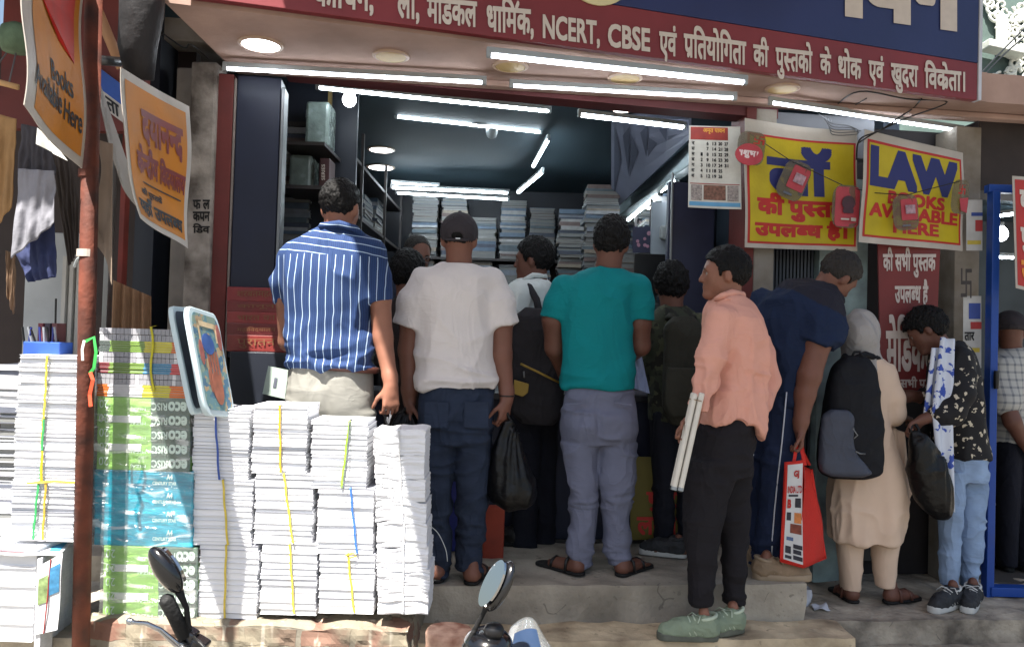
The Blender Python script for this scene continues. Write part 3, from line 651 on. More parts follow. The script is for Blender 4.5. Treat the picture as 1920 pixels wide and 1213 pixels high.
for k, (px, w, n) in enumerate(((1205, .22, 9), (1300, .28, 12))):
    c = P(px, 590 if k == 0 else 575, 4.75); pile(c.x, 4.85, 1.455, w, .24, .32 if k == 0 else .42, ('Low pile of pale books on the counter left of the camouflage customer', 'Pale pile of books on the counter right of the camouflage customer')[k], palette=[mat('pale_cover_%d' % i, cc, .6, .1, 20) for i, cc in enumerate(((190, 190, 186), (170, 176, 190), (196, 188, 170), (150, 170, 168), (186, 186, 200), (200, 200, 196), (160, 160, 176), (180, 170, 160)))])
# ================================================================ banners on the right
def wv(a, fu, fv, ph=0.0, b=0.0): return lambda u, v: a*math.sin(fu*u*6.28+ph+1.3*v)*(.4+.6*v)+b*math.sin(fv*v*6.28+ph*2+.8*u)
def txt(t, S, rows, m, bold=.05, name='lettering'):
    mb = MB()
    for s, rect in rows: text_on(mb, s, S, rect, bold)
    return put(name, mb, m, t)
t, S = print_sheet('banner', 'yellow vinyl banner with blue and red Hindi words left of the English one', 'banner', [(1396, 222), (1606, 246), (1608, 471), (1396, 464)], [4.36, 4.50, 4.50, 4.40], m_vinyl, wv(.008, 1.2, 1.5, .5, .004), group='yellow law book banners', edge=lambda u, v: Vector((0, 0, -.012*math.sin(3.14*u)*(1-v))))
mb = MB(); S.grid(mb, (.02, .105, .985, .965), 20, 20, lift=.0015); put('red_border', mb, m_inkred, t)
mb = MB(); S.grid(mb, (.04, .122, .965, .948), 20, 20, lift=.003); put('yellow_field', mb, m_yel, t)
txt(t, S, [('लॉ', (.19, .16, .77, .57))], m_inkblue, .042, 'blue_lettering')
txt(t, S, [('की पु<स>तकें', (.1, .555, .93, .78)), ('उपल<ब>ध है।', (.08, .76, .9, .925))], m_inkred, .05, 'red_lettering')
t, S = print_sheet('banner', 'yellow vinyl banner with the word LAW above Books Available Here', 'banner', [(1622, 243), (1806, 287), (1805, 471), (1611, 454)], [4.30, 4.50, 4.50, 4.32], m_vinyl, wv(.007, 1.0, 1.3, 2.0, .004), group='yellow law book banners')
mb = MB(); S.grid(mb, (.03, .075, .975, .945), 20, 20, lift=.0015); put('red_border', mb, m_inkred, t)
mb = MB(); S.grid(mb, (.05, .10, .955, .925), 20, 20, lift=.003); put('yellow_field', mb, m_yel, t)
txt(t, S, [('LAW', (.06, .12, .93, .49))], m_inkblue, .06, 'blue_lettering')
txt(t, S, [('BOOKS', (.25, .50, .80, .625)), ('AVAILABLE', (.08, .63, .94, .755)), ('HERE', (.32, .765, .75, .885))], m_inkred, .04, 'red_lettering')
# calendar
m_calw = mat('calendar_paper', (196, 194, 186), .6, .08, 20); m_ink = mat('print_black', (30, 30, 34), .6, .1, 30)
t, S = print_sheet('wall_calendar', 'paper wall calendar with red header and date grid hung left of the yellow banners', 'calendar', [(1292, 236), (1388, 238), (1390, 393), (1290, 389)], [4.42]*4, m_calw, wv(.004, .8, 1.0, 1))
mb = MB(); S.grid(mb, (.03, .015, .76, .17), lift=.0015, nu=6, nv=4); put('red_header', mb, mat('calendar_red', (150, 52, 44), .5, .2, 20), t); mb = MB(); S.grid(mb, (.03, .70, .97, .71), lift=.0015, nu=6, nv=1); put('red_rule', mb, MATS['calendar_red'], t)
txt(t, S, [('अमृत पावन', (.27, .03, .7, .10))], mat('calendar_gold', (214, 150, 60), .5, .1, 20), .03, 'header_lettering')
mb = MB()
for r in range(7):
    for c_ in range(6):
        n = r+1+7*(c_-1)-2 if c_ else 0
        v = .195+r*.066
        if c_ == 0: text_on(mb, 'रसमबगशश'[r], S, (.05, v, .11, v+.04), .03, fine=0)
        elif 0 < n <= 31: text_on(mb, str(n), S, (.11+.115*c_, v, .11+.115*c_+(.04 if n < 10 else .075), v+.042), .03, fine=0)
put('date_grid', mb, m_ink, t)
for uu in (.05, .74): mb = MB(); S.grid(mb, (uu, .72, uu+.21, .91), lift=.0015, nu=2, nv=2); put('small_print', mb, mat('calendar_grey_print', (150, 140, 136), .6, .5, 90), t)
mb = MB(); S.grid(mb, (.29, .72, .71, .90), lift=.0015, nu=2, nv=2); put('photo_block', mb, mat('calendar_photo', (120, 84, 70), .6, .6, 60), t)
mb = MB(); S.grid(mb, (.02, .925, .98, .975), lift=.0015, nu=6, nv=1); put('blue_strip', mb, mat('calendar_blue', (90, 150, 190), .5, .1, 20), t)
# hanging paper tags on a string
m_tagp = mat('tag_film', (112, 102, 80), .4, .3, 14, alpha=.55); m_tagr = mat('tag_red', (172, 58, 68), .4, .15, 14); m_tagd = mat('tag_dark', (70, 40, 50), .5, .3, 30)
def disc_poly(S, pts, lift, thick): return [S(u, v, lift) for u, v in pts]
def rr(u0, v0, u1, v1, r, n=5):
    o = []
    for cx, cy, a0 in ((u1-r, v0+r, -90), (u1-r, v1-r, 0), (u0+r, v1-r, 90), (u0+r, v0+r, 180)):
        for k in range(n+1): a = R(a0+90*k/n); o.append((cx+r*math.cos(a), cy+r*math.sin(a)))
    return o
def paper_tag(px0, py0, px1, py1, y, tilt, label, style):
    cx, cy = (px0+px1)/2, (py0+py1)/2; w, h = px1-px0, py1-py0; ct, st = math.cos(R(tilt)), math.sin(R(tilt))
    cs = [(cx+a*w/2*ct-b*h/2*st, cy+a*w/2*st+b*h/2*ct) for a, b in ((-1, -1), (1, -1), (1, 1), (-1, 1))]
    S = Sheet(*[P(a, b, y) for a, b in cs], wave=lambda u, v: .01*math.sin(u*3.1)); t = empty('hanging_tag', P(cx, cy, y), label, 'paper tag', 'paper tags strung across the yellow banners')
    mb = MB(); mb.prism(disc_poly(S, rr(0, 0, 1, 1, .28), 0, 0), S.n*.0008); put('film', mb, m_tagp, t)
    mb = MB()
    if style == 'round':
        mb.prism([S(.45+.5*math.cos(a), .70+.33*math.sin(a), .004) for a in np.linspace(0, 6.28, 24)[:-1]], S.n*.002); put('red_disc', mb, m_tagr, t)
        txt(t, S, [('॥शुभ॥', (.08, .58, .84, .82))], mat('tag_white', (220, 200, 200), .5, .05, 10), .04)
        mb = MB(); text_on(mb, '卐', Sheet(*S.c), (.55, .1, .95, .36), .03, lift=.006, fine=0); put('mark', mb, m_inkred, t)
    elif style == 'packet':
        mb.prism(disc_poly(S, rr(.3, .12, .95, .72, .05), .0015, 0), S.n*.0008); put('red_label', mb, m_tagr, t)
        mb = MB(); S.grid(mb, (.45, .3, .85, .55), 3, 3, lift=.0075); put('label_picture', mb, mat('tag_pale_print', (170, 140, 150), .6, .5, 50), t)
        mb = MB(); S.grid(mb, (.3, .85, .62, .90), 3, 1, lift=.006); put('label_slot', mb, mat('tag_slate', (90, 96, 110), .5, .1, 10), t)
    elif style == 'pouch':
        mb.prism(disc_poly(S, rr(.1, .04, .98, .97, .12), .0015, 0), S.n*.0008); put('red_label', mb, m_tagr, t)
        mb = MB(); mb.prism([S(.55+.24*math.cos(a), .42+.17*math.sin(a), .007) for a in np.linspace(0, 6.28, 18)[:-1]], S.n*.001); mb.prism(disc_poly(S, rr(.36, .55, .75, .66, .04), .007, 0), S.n*.001); put('dark_print', mb, m_tagd, t)
        mb = MB(); S.grid(mb, (.3, .78, .6, .82), 3, 1, lift=.0075); S.grid(mb, (.66, .76, .86, .84), 3, 1, lift=.0075); put('pale_print', mb, m_vinyl, t)
    else:
        mb.prism([S(.4, .55, .004), S(.95, .5, .004), S(.95, .95, .004), S(.55, .9, .004)], S.n*.0008); put('red_label', mb, m_tagr, t)
        mb = MB(); text_on(mb, '卐', Sheet(*S.c), (.35, .12, .75, .42), .03, lift=.006, fine=0); put('mark', mb, m_inkred, t)
    return t
paper_tag(1382, 248, 1434, 310, 4.30, 8, 'round red tag at the top left corner of the Hindi law banner', 'round')
paper_tag(1462, 302, 1514, 376, 4.38, 24, 'film packet tag with tilted red label over the blue Hindi word', 'packet')
paper_tag(1560, 348, 1612, 428, 4.36, 3, 'bright red pouch tag with a round dark print between the two yellow banners', 'pouch')
paper_tag(1674, 366, 1722, 432, 4.32, -4, 'film packet tag with red label over the word Books', 'packet')
paper_tag(1784, 338, 1816, 402, 4.36, 6, 'narrow film tag on the right edge of the English law banner', 'narrow')
mb = MB(); mb.tube([P(1405, 250, 4.31), P(1480, 300, 4.36), P(1585, 350, 4.37), P(1640, 362, 4.33), P(1700, 366, 4.31), P(1800, 340, 4.35)], .0025, 6); tag(put('string', mb, m_wire, org=P(1585, 350, 4.37)), 'thin dark string carrying the red paper tags across the banners', 'string')
# wires and tangle above the banners
def wire(name, pts, r, label, cat='wire', m=None):
    mb = MB(); pts = [Vector(p) for p in pts]; sm = []
    for i in range(len(pts)-1):
        a, b, c_, d = pts[max(i-1, 0)], pts[i], pts[i+1], pts[min(i+2, len(pts)-1)]
        for k in range(6):
            u = k/6; sm.append(.5*((2*b)+(c_-a)*u+(2*a-5*b+4*c_-d)*u*u+(3*b-a-3*c_+d)*u*u*u))
    sm.append(pts[-1]); mb.tube(sm, r, 7); return tag(put(name, mb, m or m_wire, org=pts[0], smooth=True), label, cat)
zc = ZC-.008
wire('ceiling_wire', [psz(1565, 200, zc), psz(1612, 172, zc), psz(1700, 186, zc), psz(1776, 192, zc), P(1700, 222, 4.2), P(1640, 250, 4.25), P(1610, 268, 4.3)], .004, 'black wire running from the sign edge along the awning to the banners')
wire('ceiling_wire', [psz(1728, 186, zc), psz(1710, 205, zc), P(1690, 218, 4.2), P(1650, 245, 4.24), P(1612, 262, 4.28), P(1606, 300, 4.35)], .0045, 'black wire crossing over the tube light to between the banners')
wire('ceiling_wire', [psz(1590, 205, zc), psz(1625, 185, zc)], .003, 'short black wire on the awning right of the last unlit lamp')
wire('ceiling_wire', [psz(300, 60, zc), psz(345, 90, zc), psz(358, 84, zc), psz(390, 110, zc)], .004, 'black wire sagging under the awning left of the lit round lamp')
for i in range(5):
    wire('wire_tangle', [P(1535+i*6, 214+i*3, 4.46), P(1560, 232+i*5, 4.42), P(1590+i*4, 236+i*4, 4.44), P(1608+RND.uniform(-6, 6), 246+RND.uniform(-6, 6), 4.44)], .0025, ('topmost', 'second highest', 'middle', 'second lowest', 'lowest')[i].capitalize()+' grey wire in the tangle above the yellow banners', m=mat('wire_grey', (90, 92, 96), .5, .1, 9))
# maroon wall board with white Hindi
m_mboard = mat('board_maroon', (110, 40, 40), .5, .2, 5); m_mletter = mat('board_letter', (190, 178, 172), .6, .15, 12)
t, S = print_sheet('wall_board', 'maroon board with faded white Hindi words behind the hijab and floral customers', 'sign board', [(1646, 440), (1764, 440), (1752, 740), (1652, 740)], [4.46]*4, m_mboard, kind='board', thick=.012)
txt(t, S, [('की सभी पु<स>तक', (.07, .08, .93, .27)), ('उपल<ब>ध है', (.26, .28, .82, .45)), ('मेिडकल', (.1, .5, 1.02, .86)), ('की सभी पु', (.12, .885, .82, .975))], m_mletter, .03)
# poster scraps on the pillar and blue door frame of the next shop
m_scrap = mat('sticker_white', (186, 186, 184), .5, .2, 12)
def scrap(px0, py0, px1, py1, y, label, bands):
    t, S = print_sheet('sticker', label, 'sticker', [(px0, py0), (px1, py0), (px1, py1), (px0, py1)], [y]*4, m_scrap, nu=4, nv=6, thick=.002)
    for nm, rect, col in bands:
        mb = MB(); S.grid(mb, rect, 3, 3, lift=.0015); put(nm, mb, mat('sticker_'+nm, col, .5, .2, 14), t)
    return t, S
yp = 4.52
t, S = scrap(1812, 375, 1842, 470, yp, 'torn white sticker with red and blue blocks on the pillar, upper one', [('blue_block', (.3, .25, 1, .32), (60, 80, 150)), ('red_block', (.55, .4, 1, .62), (170, 60, 60)), ('yellow_block', (.05, .8, .9, .88), (190, 170, 70))])
t, S = scrap(1806, 555, 1840, 690, yp, 'torn white sticker with blue and red curves on the pillar, lower one', [('blue_block', (.3, .1, .95, .32), (60, 84, 170)), ('red_block', (.4, .36, 1, .46), (170, 60, 60)), ('yellow_block', (.05, .72, .9, .78), (190, 170, 70))])
mb = MB(); text_on(mb, 'तार', S, (.05, .5, .6, .62), .03); put('lettering', mb, m_ink, t)
mb = MB(); S = wall_sheet(1798, 500, 1824, 562, 4.50); text_on(mb, '卐', S, (.1, .05, .9, .95), .02, fine=0); tag(put('painted_mark', mb, mat('faded_ink', (70, 66, 66), .8, .2, 20), org=S(.5, .5)), 'hand painted auspicious mark on the whitewashed pillar', 'painted mark')
frame_ = empty('door_frame', P(1858, 1090, 4.45), 'bright blue metal door frame of the neighbouring shop', 'door frame')
mb = MB(); a = P(1862, 360, 4.45); b = P(1853, 1090, 4.45); mb.box(((a.x+b.x)/2, 4.45, (a.z+ZS)/2), (.042, .06, a.z-ZS)); put('post', mb, m_bluepaint, frame_, bevel=.004)
mb = MB(); mb.box(((a.x+b.x)/2+.75, 4.47, a.z+.02), (1.56, .05, .045)); put('head_rail', mb, m_bluepaint, frame_, bevel=.004)
mb = MB(); mb.box(((a.x+b.x)/2+.75, 4.45, ZS+.035), (1.50, .08, .05)); put('threshold', mb, m_bluepaint, frame_, bevel=.004)
c = P(1868, 712, 4.4); mb = MB(); mb.lathe([(.012, -.05), (.014, -.02), (.014, .02), (.012, .05)], c, 12); put('hinge', mb, m_black, frame_)
# next shop interior
nxt = empty('neighbour_shop', (3.4, 5.2, ZS), 'dim neighbouring shop behind the blue frame at the right edge', 'building')
fbox('dark_fascia', xp(1842), 5.4, 2.72, 3.135, -.30, -.04, mat('brown_fascia', (58, 50, 48), .7, .35, 6), nxt)
mb = MB(); mb.box((3.9, 7.4, 1.8), (2.6, .1, 3.0)); put('back_wall', mb, mat('next_wall', (70, 78, 84), .6, .3, 3), nxt)
mb = MB(); mb.box((3.9, 6.0, ZS-.03), (2.6, 2.6, .08)); put('floor', mb, m_floor, nxt)
mb = MB(); mb.box((3.9, 6.1, 3.02), (2.6, 2.6, .08)); put('ceiling', mb, m_ceil, nxt)
mb = MB(); mb.box((2.68, 5.9, 1.7), (.06, 2.4, 2.6)); put('side_wall', mb, m_dark, nxt)
fbox('front_counter', xp(1880, 900), 4.6, ZS+.02, 1.15, -.5, -.3, mat('next_counter', (38, 36, 42), .5, .2, 5), nxt)
mb = MB(); mb.tube([fpt(xp(1880, 900), -.28, .83), fpt(4.5, -.28, .83)], .008, 8); put('rail', mb, m_metal, nxt)
tube_light(P(1870, 405, 6.5), P(1925, 398, 6.5), .014, 'tube light inside the neighbouring shop above the bare bulb', m_tube_in)
tube_light(P(1868, 482, 6.8), P(1900, 483, 6.8), .013, 'tube light inside the neighbouring shop below the bare bulb', m_tube_in)
for k in range(4):
    pile(2.95+.1*k, 6.2+.3*k, 1.55+.0*k, .2, .3, .2+.06*k, ordn[k].capitalize()+' heap of goods from the post in the neighbouring shop', cat='goods heap', group='goods in the neighbouring shop')
mb = MB(); mb.box((3.4, 6.7, 1.53), (1.3, 1.3, .03)); put('shelf_board', mb, m_shelf, nxt)
t, S = print_sheet('banner', 'red banner with white lettering cut off by the right edge of the photo', 'banner', [(1898, 330), (1990, 338), (1990, 560), (1903, 540)], [4.3, 4.36, 4.36, 4.3], m_vinyl, wv(.006, 1, 1, .4))
mb = MB(); S.grid(mb, (.04, .03, .97, .97), 10, 10, lift=.0015); put('red_field', mb, mat('banner_red', (176, 48, 44), .45, .15, 6), t)
txt(t, S, [('की', (.12, .05, .5, .3)), ('पु<स>तक', (.12, .45, .9, .68))], m_cream, .05); txt(t, S, [('उपल', (.12, .74, .8, .92))], mat('banner_orange', (220, 140, 50), .5, .1, 9), .05, 'orange_lettering')
# awning right extension is part of the shop; ornate old building beyond
orn = empty('ornate_building', (6.0, 9.2, 0), 'pale green old building with carved scrollwork at the top right', 'building')
m_orn = mat('pale_green_stucco', (84, 102, 98), .8, .3, 3, .3, 30); m_orn2 = mat('white_stucco', (206, 208, 200), .8, .18, 5, .3, 30)
yo = 9.2; a, b = P(1700, 330, yo), P(2100, -200, yo)
mb = MB(); mb.box(((a.x+b.x)/2+.6, yo+.3, b.z/2), (b.x-a.x+2.4, .5, b.z)); put('wall', mb, m_orn, orn)
def scroll(c, r, turns, th, sgn=1, a0=0):
    return [c+Vector((math.cos(a0+sgn*q), 0, math.sin(a0+sgn*q)))*(r*(1-.8*q/(turns*6.28))) for q in np.linspace(0, turns*6.28, 40)]
mb = MB()
for i in range(9):
    u = i/8; c = P(1850+50*u, -6+95*u, yo); mb.tube(scroll(c, .085, 1.2, .02, 1, i), .018, 6); mb.tube(scroll(c+Vector((.1, 0, .05)), .06, 1.0, .02, -1, i*2), .014, 6)
put('carved_band', mb, m_orn2, orn, smooth=True)
mb = MB()
for i in range(12):
    c = P(1858+RND.uniform(0, 55), 140+RND.uniform(0, 50), yo+.02); mb.tube(scroll(c, .06, 1.0, .02, RND.choice((-1, 1)), RND.random()*6), .016, 6)
for i in range(20):
    c = P(1892+RND.uniform(0, 45), 85+RND.uniform(0, 80), yo); mb.tube(scroll(c, .07, 1.1, .02, RND.choice((-1, 1)), RND.random()*6), .02, 6)
for i in range(8):
    c = P(1905+RND.uniform(0, 30), 5+RND.uniform(0, 60), yo); mb.tube(scroll(c, .08, 1.1, .02, RND.choice((-1, 1)), RND.random()*6), .02, 6)
put('carved_scrolls', mb, m_orn2, orn, smooth=True)
mb = MB(); mb.prism([P(1836, 84, yo), P(1908, 100, yo), P(1908, 114, yo), P(1836, 98, yo)], (0, -.2, 0)); put('cornice', mb, m_orn2, orn, bevel=.01)
mb = MB(); mb.prism([P(1866, 30, yo), P(1884, 36, yo), P(1884, 95, yo), P(1866, 90, yo)], (0, -.06, 0)); put('pilaster', mb, m_orn2, orn, bevel=.01); mb = MB(); mb.prism([P(1888, 165, yo), P(1930, 150, yo), P(1930, 215, yo), P(1905, 205, yo)], (0, -.1, 0)); put('pilaster', mb, m_orn2, orn, bevel=.01)
wire('street_wire', [P(1830, 148, 5.5), P(1880, 95, 6), P(1930, 45, 6.5)], .006, 'upper black cable crossing in front of the ornate building')
wire('street_wire', [P(1830, 158, 5.5), P(1880, 105, 6), P(1930, 62, 6.5)], .006, 'lower black cable crossing in front of the ornate building')

# ================================================================ left side
pole = empty('awning_pole', P(152, 1190, 2.95), 'rusty orange pole standing at the stall corner', 'pole')
m_rust = mat('orange_rust', (104, 52, 36), .75, .4, 9, .4, 40, stain=(70, 38, 30))
mb = MB(); top, bot = P(176, -20, 3.05), P(150, 1300, 3.05); mb.tube([top, P(163, 600, 3.05), bot], .031, 20); put('pole_tube', mb, m_rust, pole, smooth=True)
for py in (326, 475): 
    mb = MB(); c = P(176-26*(py/1300)*.98-4, py, 3.05); mb.tube([c+Vector((0, 0, .014)), c-Vector((0, 0, .014))], .035, 20); put('band', mb, m_rust if py < 400 else mat('tape_grey', (180, 170, 160), .5, .2, 20), pole)
def ribbon(name, pts, w, col, label, th=.001):
    mb = MB(); pts = [Vector(p) for p in pts]
    L_, R_ = [], []
    for i, p in enumerate(pts):
        d = (pts[min(i+1, len(pts)-1)]-pts[max(i-1, 0)]).normalized(); s = d.cross(Vector((0, -1, 0))).normalized()*w/2; L_.append(p+s); R_.append(p-s)
    n = len(pts); vs = L_+R_+[p+Vector((0, th, 0)) for p in L_+R_]; fs = []
    for i in range(n-1): fs += [(i, i+1, n+i+1, n+i), (2*n+n+i, 2*n+n+i+1, 2*n+i+1, 2*n+i)]
    mb.add(vs, fs); return tag(put(name, mb, mat('ribbon_%d_%d_%d' % col, col, .5, .2, 30), org=pts[0]), label, 'ribbon')
ribbon('ribbon', [P(160, 640, 2.99), P(176, 632, 2.98), P(180, 660, 2.98), P(176, 690, 2.985), P(168, 700, 2.99)], .012, (60, 170, 80), 'green plastic ribbon knotted round the orange pole')
ribbon('ribbon', [P(169, 698, 2.985), P(174, 712, 2.98), P(168, 740, 2.985), P(170, 762, 2.98)], .014, (214, 80, 50), 'orange plastic ribbon hanging from the knot on the pole')
ribbon('ribbon', [P(158, 638, 2.99), P(154, 655, 2.985), P(155, 676, 2.985)], .01, (200, 200, 196), 'short white ribbon hanging on the orange pole')
m_orange = mat('banner_orange_vinyl', (192, 120, 24), .5, .18, 5, .25, 14, spec=.2)
# first banner, nearest: Books Available Here
t, S = print_sheet('banner', 'orange banner with red block and Books Available Here nearest the camera', 'banner', [(46, -150), (160, -60), (152, 316), (36, 196)], [2.30, 3.0, 3.0, 2.30], m_vinyl, wv(.012, .8, 1.2, .8, .01), group='hanging orange banners')
mb = MB(); S.grid(mb, (.14, 0, .95, .955), 20, 24, lift=.0015); put('orange_field', mb, m_orange, t)
mb = MB(); S.grid(mb, (.20, 0, .86, .30), 14, 8, lift=.003); mb.add([S(.2, .30, .003), S(.86, .30, .003), S(.84, .52, .003), S(.60, .46, .003)], [(0, 3, 2, 1)]); put('red_block', mb, mat('banner_scarlet', (184, 40, 28), .45, .25, 9, spec=.2), t)
txt(t, S, [('Books', (.40, .60, .78, .71)), ('Available', (.10, .72, .60, .84)), ('Here', (.64, .74, .92, .85))], m_ink, .016)
# second banner
t, S = print_sheet('banner', 'tilted orange banner with red Hindi heading beside the white pillar', 'banner', [(229, 126), (356, 200), (348, 466), (270, 408)], [2.95, 3.42, 3.42, 3.0], m_vinyl, wv(.012, .7, 1.1, 2.4, .008), group='hanging orange banners', edge=lambda u, v: Vector((-.035*math.sin(3.14*v)*(1-u), 0, 0)))
mb = MB(); S.grid(mb, (.05, .06, .93, .96), 20, 24, lift=.0015); put('orange_field', mb, m_orange, t)
txt(t, S, [('दयान<न>द', (.26, .20, .86, .44)), ('के<न>द^ीय', (.16, .45, .50, .66)), ('िवदयालय', (.52, .47, .92, .66))], mat('banner_darkred', (118, 26, 20), .5, .15, 9), .045, 'red_lettering')
txt(t, S, [('की पु<स>तकें', (.2, .735, .55, .80)), ('यहाँ उपल<ब>ध', (.1, .80, .88, .94))], m_ink, .035, 'black_lettering')
mb = MB(); S.grid(mb, (.24, .695, .86, .705), 10, 1, lift=.0045); put('rule', mb, m_ink, t)
# pale back of a folded banner between pole and second banner
t, S = print_sheet('folded_banner', 'pale greyish reverse of a folded banner hanging behind the pole', 'banner', [(163, 78), (178, 130), (272, 414), (206, 300)], [3.1, 3.25, 3.33, 3.15], mat('vinyl_grey', (150, 146, 142), .5, .15, 7, .2, 12), wv(.01, 1, 1, .3))
t, S = print_sheet('torn_cloth', 'torn tan cloth strip hanging beside the orange pole', 'cloth', [(181, 262), (212, 270), (212, 535), (184, 470)], [3.12]*4, mat('tan_cloth', (150, 132, 116), .8, .2, 7, .3, 20), wv(.012, 1, 1, .9), edge=lambda u, v: Vector((.02*math.sin(6*v)*(1-u), 0, .1*(1-u)*(v > .95))))
# blue sign behind
t, S = print_sheet('shop_sign', 'small blue and white Hindi sign behind the second orange banner', 'sign board', [(176, 120), (270, 190), (270, 260), (190, 200)], [3.7]*4, mat('sign_small_white', (190, 184, 180), .5, .15, 7), thick=.01)
mb = MB(); S.grid(mb, (0, 0, 1, .55), 6, 4, lift=.0015); put('blue_half', mb, mat('sign_small_blue', (44, 80, 160), .4, .15, 7), t)
txt(t, S, [('ता', (.15, .62, .45, .95))], m_ink, .03)
# rolled tarpaulin, bamboo, top darkness
mb = MB(); pts = [P(268, -60, 3.25), P(266, 20, 3.25), P(258, 90, 3.27), P(262, 150, 3.3)]; mb.tube(pts, [.09, .085, .075, .055], 18)
o = put('rolled_tarpaulin', mb, mat('black_tarp', (42, 40, 42), .6, .3, 6, .8, 14), org=pts[-1], smooth=True); tag(o, 'black rolled tarpaulin hanging at the left end of the awning', 'tarpaulin')
mb = MB(); mb.tube([P(158, -40, 3.4), P(228, 128, 3.5)], .022, 12); tag(put('bamboo_pole', mb, mat('bamboo', (176, 132, 98), .6, .2, 9, .2, 30), org=P(228, 128, 3.5), smooth=True), 'tan bamboo pole slanting behind the nearest orange banner', 'pole')
mb = MB(); mb.tube([P(172, 112, 3.2), P(240, 118, 3.38)], .02, 12); tag(put('cross_pipe', mb, m_metal, org=P(240, 118, 3.38), smooth=True), 'short grey pipe above the tilted orange banner', 'pipe')
wire('loose_wire', [P(232, 126, 3.33), P(240, 98, 3.3), P(262, 104, 3.3), P(272, 135, 3.34)], .0025, 'loop of pale wire at the top of the tilted orange banner', m=m_metal)
# stall to the far left

st = empty('market_stall', (-2.3, 3.9, 0), 'cluttered stationery stall with maroon top boards at the far left', 'stall')
mb = MB(); mb.box((-2.75, 4.45, 1.7), (1.9, .06, 3.4)); put('back_board', mb, mat('stall_dark', (58, 48, 46), .7, .35, 4), st)
mb = MB(); mb.prism([(-4.2, 2.45, 3.62), (-1.78, 2.45, 3.62), (-1.70, 4.1, 3.62), (-4.2, 4.1, 3.62)], (0, 0, .03)); put('stall_awning', mb, mat('stall_tarp', (90, 80, 74), .8, .3, 4), st)  # unseen sheet added above the stall to keep the sun off it
a, b = P(-60, 120, 3.5), P(236, -60, 3.5); mb = MB(); mb.box(((a.x+b.x)/2, 3.75, 3.05), (b.x-a.x, .05, .75)); put('top_board', mb, mat('stall_maroon', (104, 46, 42), .6, .3, 5), st)
a, b = P(30, 690, 3.5), P(152, 436, 3.5); mb = MB(); mb.box(((a.x+b.x)/2, 3.55, (a.z+b.z)/2), (b.x-a.x, .03, b.z-a.z)); put('white_panel', mb, mat('stall_panel', (168, 172, 174), .6, .2, 5), st, bevel=.004)
for i in range(4):
    a, b = P(112+i*11, 690, 3.45), P(120+i*11, 480, 3.45); mb = MB(); mb.box(((a.x+b.x)/2, 3.47+.01*i, (a.z+b.z)/2), (.016, .03, b.z-a.z)); put('upright_strip', mb, mat('stall_strip', (176, 174, 168), .6, .2, 6), st)
for px, c, nm in ((196, (150, 152, 150), 'grey_strip'), (222, (120, 50, 42), 'red_strip')):
    a, b = P(px-13, 650, 3.9), P(px+13, 250, 3.9); mb = MB(); mb.box(((a.x+b.x)/2, 3.95, (a.z+b.z)/2), (b.x-a.x, .05, b.z-a.z+.6)); put(nm, mb, mat('stall_'+nm, c, .6, .25, 6), st, bevel=.003)
S = Sheet(P(212, 525, 3.85), P(284, 556, 3.9), P(284, 640, 3.9), P(208, 640, 3.85), wave=lambda u, v: .012*math.sin(u*26)); mb = MB(); S.grid(mb, nu=40, nv=4, thick=.004); tag(put('cardboard_sheet', mb, mat('cardboard', (150, 116, 88), .8, .2, 8), org=S(.5, 1)), 'pleated brown cardboard sheet behind the notebook stack', 'cardboard')
def cloth(name, label, pts, y, m, cat='cloth', folds=3, amp=.02, thick=.004, edge=None):
    S = Sheet(*[P(px, py, yy) for (px, py), yy in zip(pts, y if isinstance(y, (list, tuple)) else [y]*4)], wave=lambda u, v: amp*.7*abs(math.sin(u*6.28*folds+v*1.2))*(.35+.5*v)+amp*.9*float(noise3(np.array([[u*7, v*3.5, len(label)]]), 3)[0])+amp*.4*float(noise3(np.array([[u*16, v*9, len(label)]]), 5)[0]), edge=edge)
    mb = MB(); S.grid(mb, nu=36, nv=36, thick=thick); return tag(put(name, mb, m, org=S(.5, 0), smooth=True), label, cat)
m_gcl = mat('grey_cloth', (124, 124, 132), .8, .2, 9, .4, 25); m_bcl = mat('blue_check', (44, 52, 88), .8, .3, 12, .3, 25); m_ocl = mat('ochre_cloth', (160, 124, 82), .8, .25, 8, .4, 20); m_dcl = mat('charcoal_cloth', (62, 60, 66), .8, .2, 8, .3, 20)
cloth('hanging_shirt', 'tan cloth hanging on a hanger at the left edge', [(-40, 205), (34, 225), (28, 390), (-40, 470)], 3.2, m_ocl, folds=2)
cloth('hanging_shirt', 'charcoal cloth upper hung behind the nearest banner', [(45, 235), (100, 245), (110, 330), (40, 330)], 3.12, m_dcl)
cloth('hanging_cloth', 'light grey crumpled cloth hanging below the nearest banner', [(40, 318), (106, 322), (108, 420), (26, 486)], 3.08, m_gcl, folds=1.5)
cloth('hanging_cloth', 'navy checked cloth hanging under the grey cloth', [(28, 470), (106, 418), (110, 520), (60, 530)], 3.14, m_bcl, folds=2)
cloth('hanging_cloth', 'brown strip of cloth hanging at the left of the white stall panel', [(14, 470), (34, 478), (30, 590), (22, 560)], 3.2, mat('brown_cloth', (120, 96, 76), .8, .3, 8))
cloth('hanging_cloth', 'dark tarpaulin strip hanging between white panel and orange pole', [(96, 260), (150, 300), (152, 470), (134, 500)], 3.3, mat('dark_tarp', (66, 58, 54), .7, .3, 6, .4, 14), folds=2.5)
wire('twisted_wire', [P(140, 500, 3.1), P(146, 486, 3.08), P(158, 480, 3.06)], .006, 'pale twisted strap near the pole band', m=m_housing)
hg = empty('wire_hanger', P(22, 100, 3.2), 'wooden hanger with grey wires at the upper left edge', 'hanger')
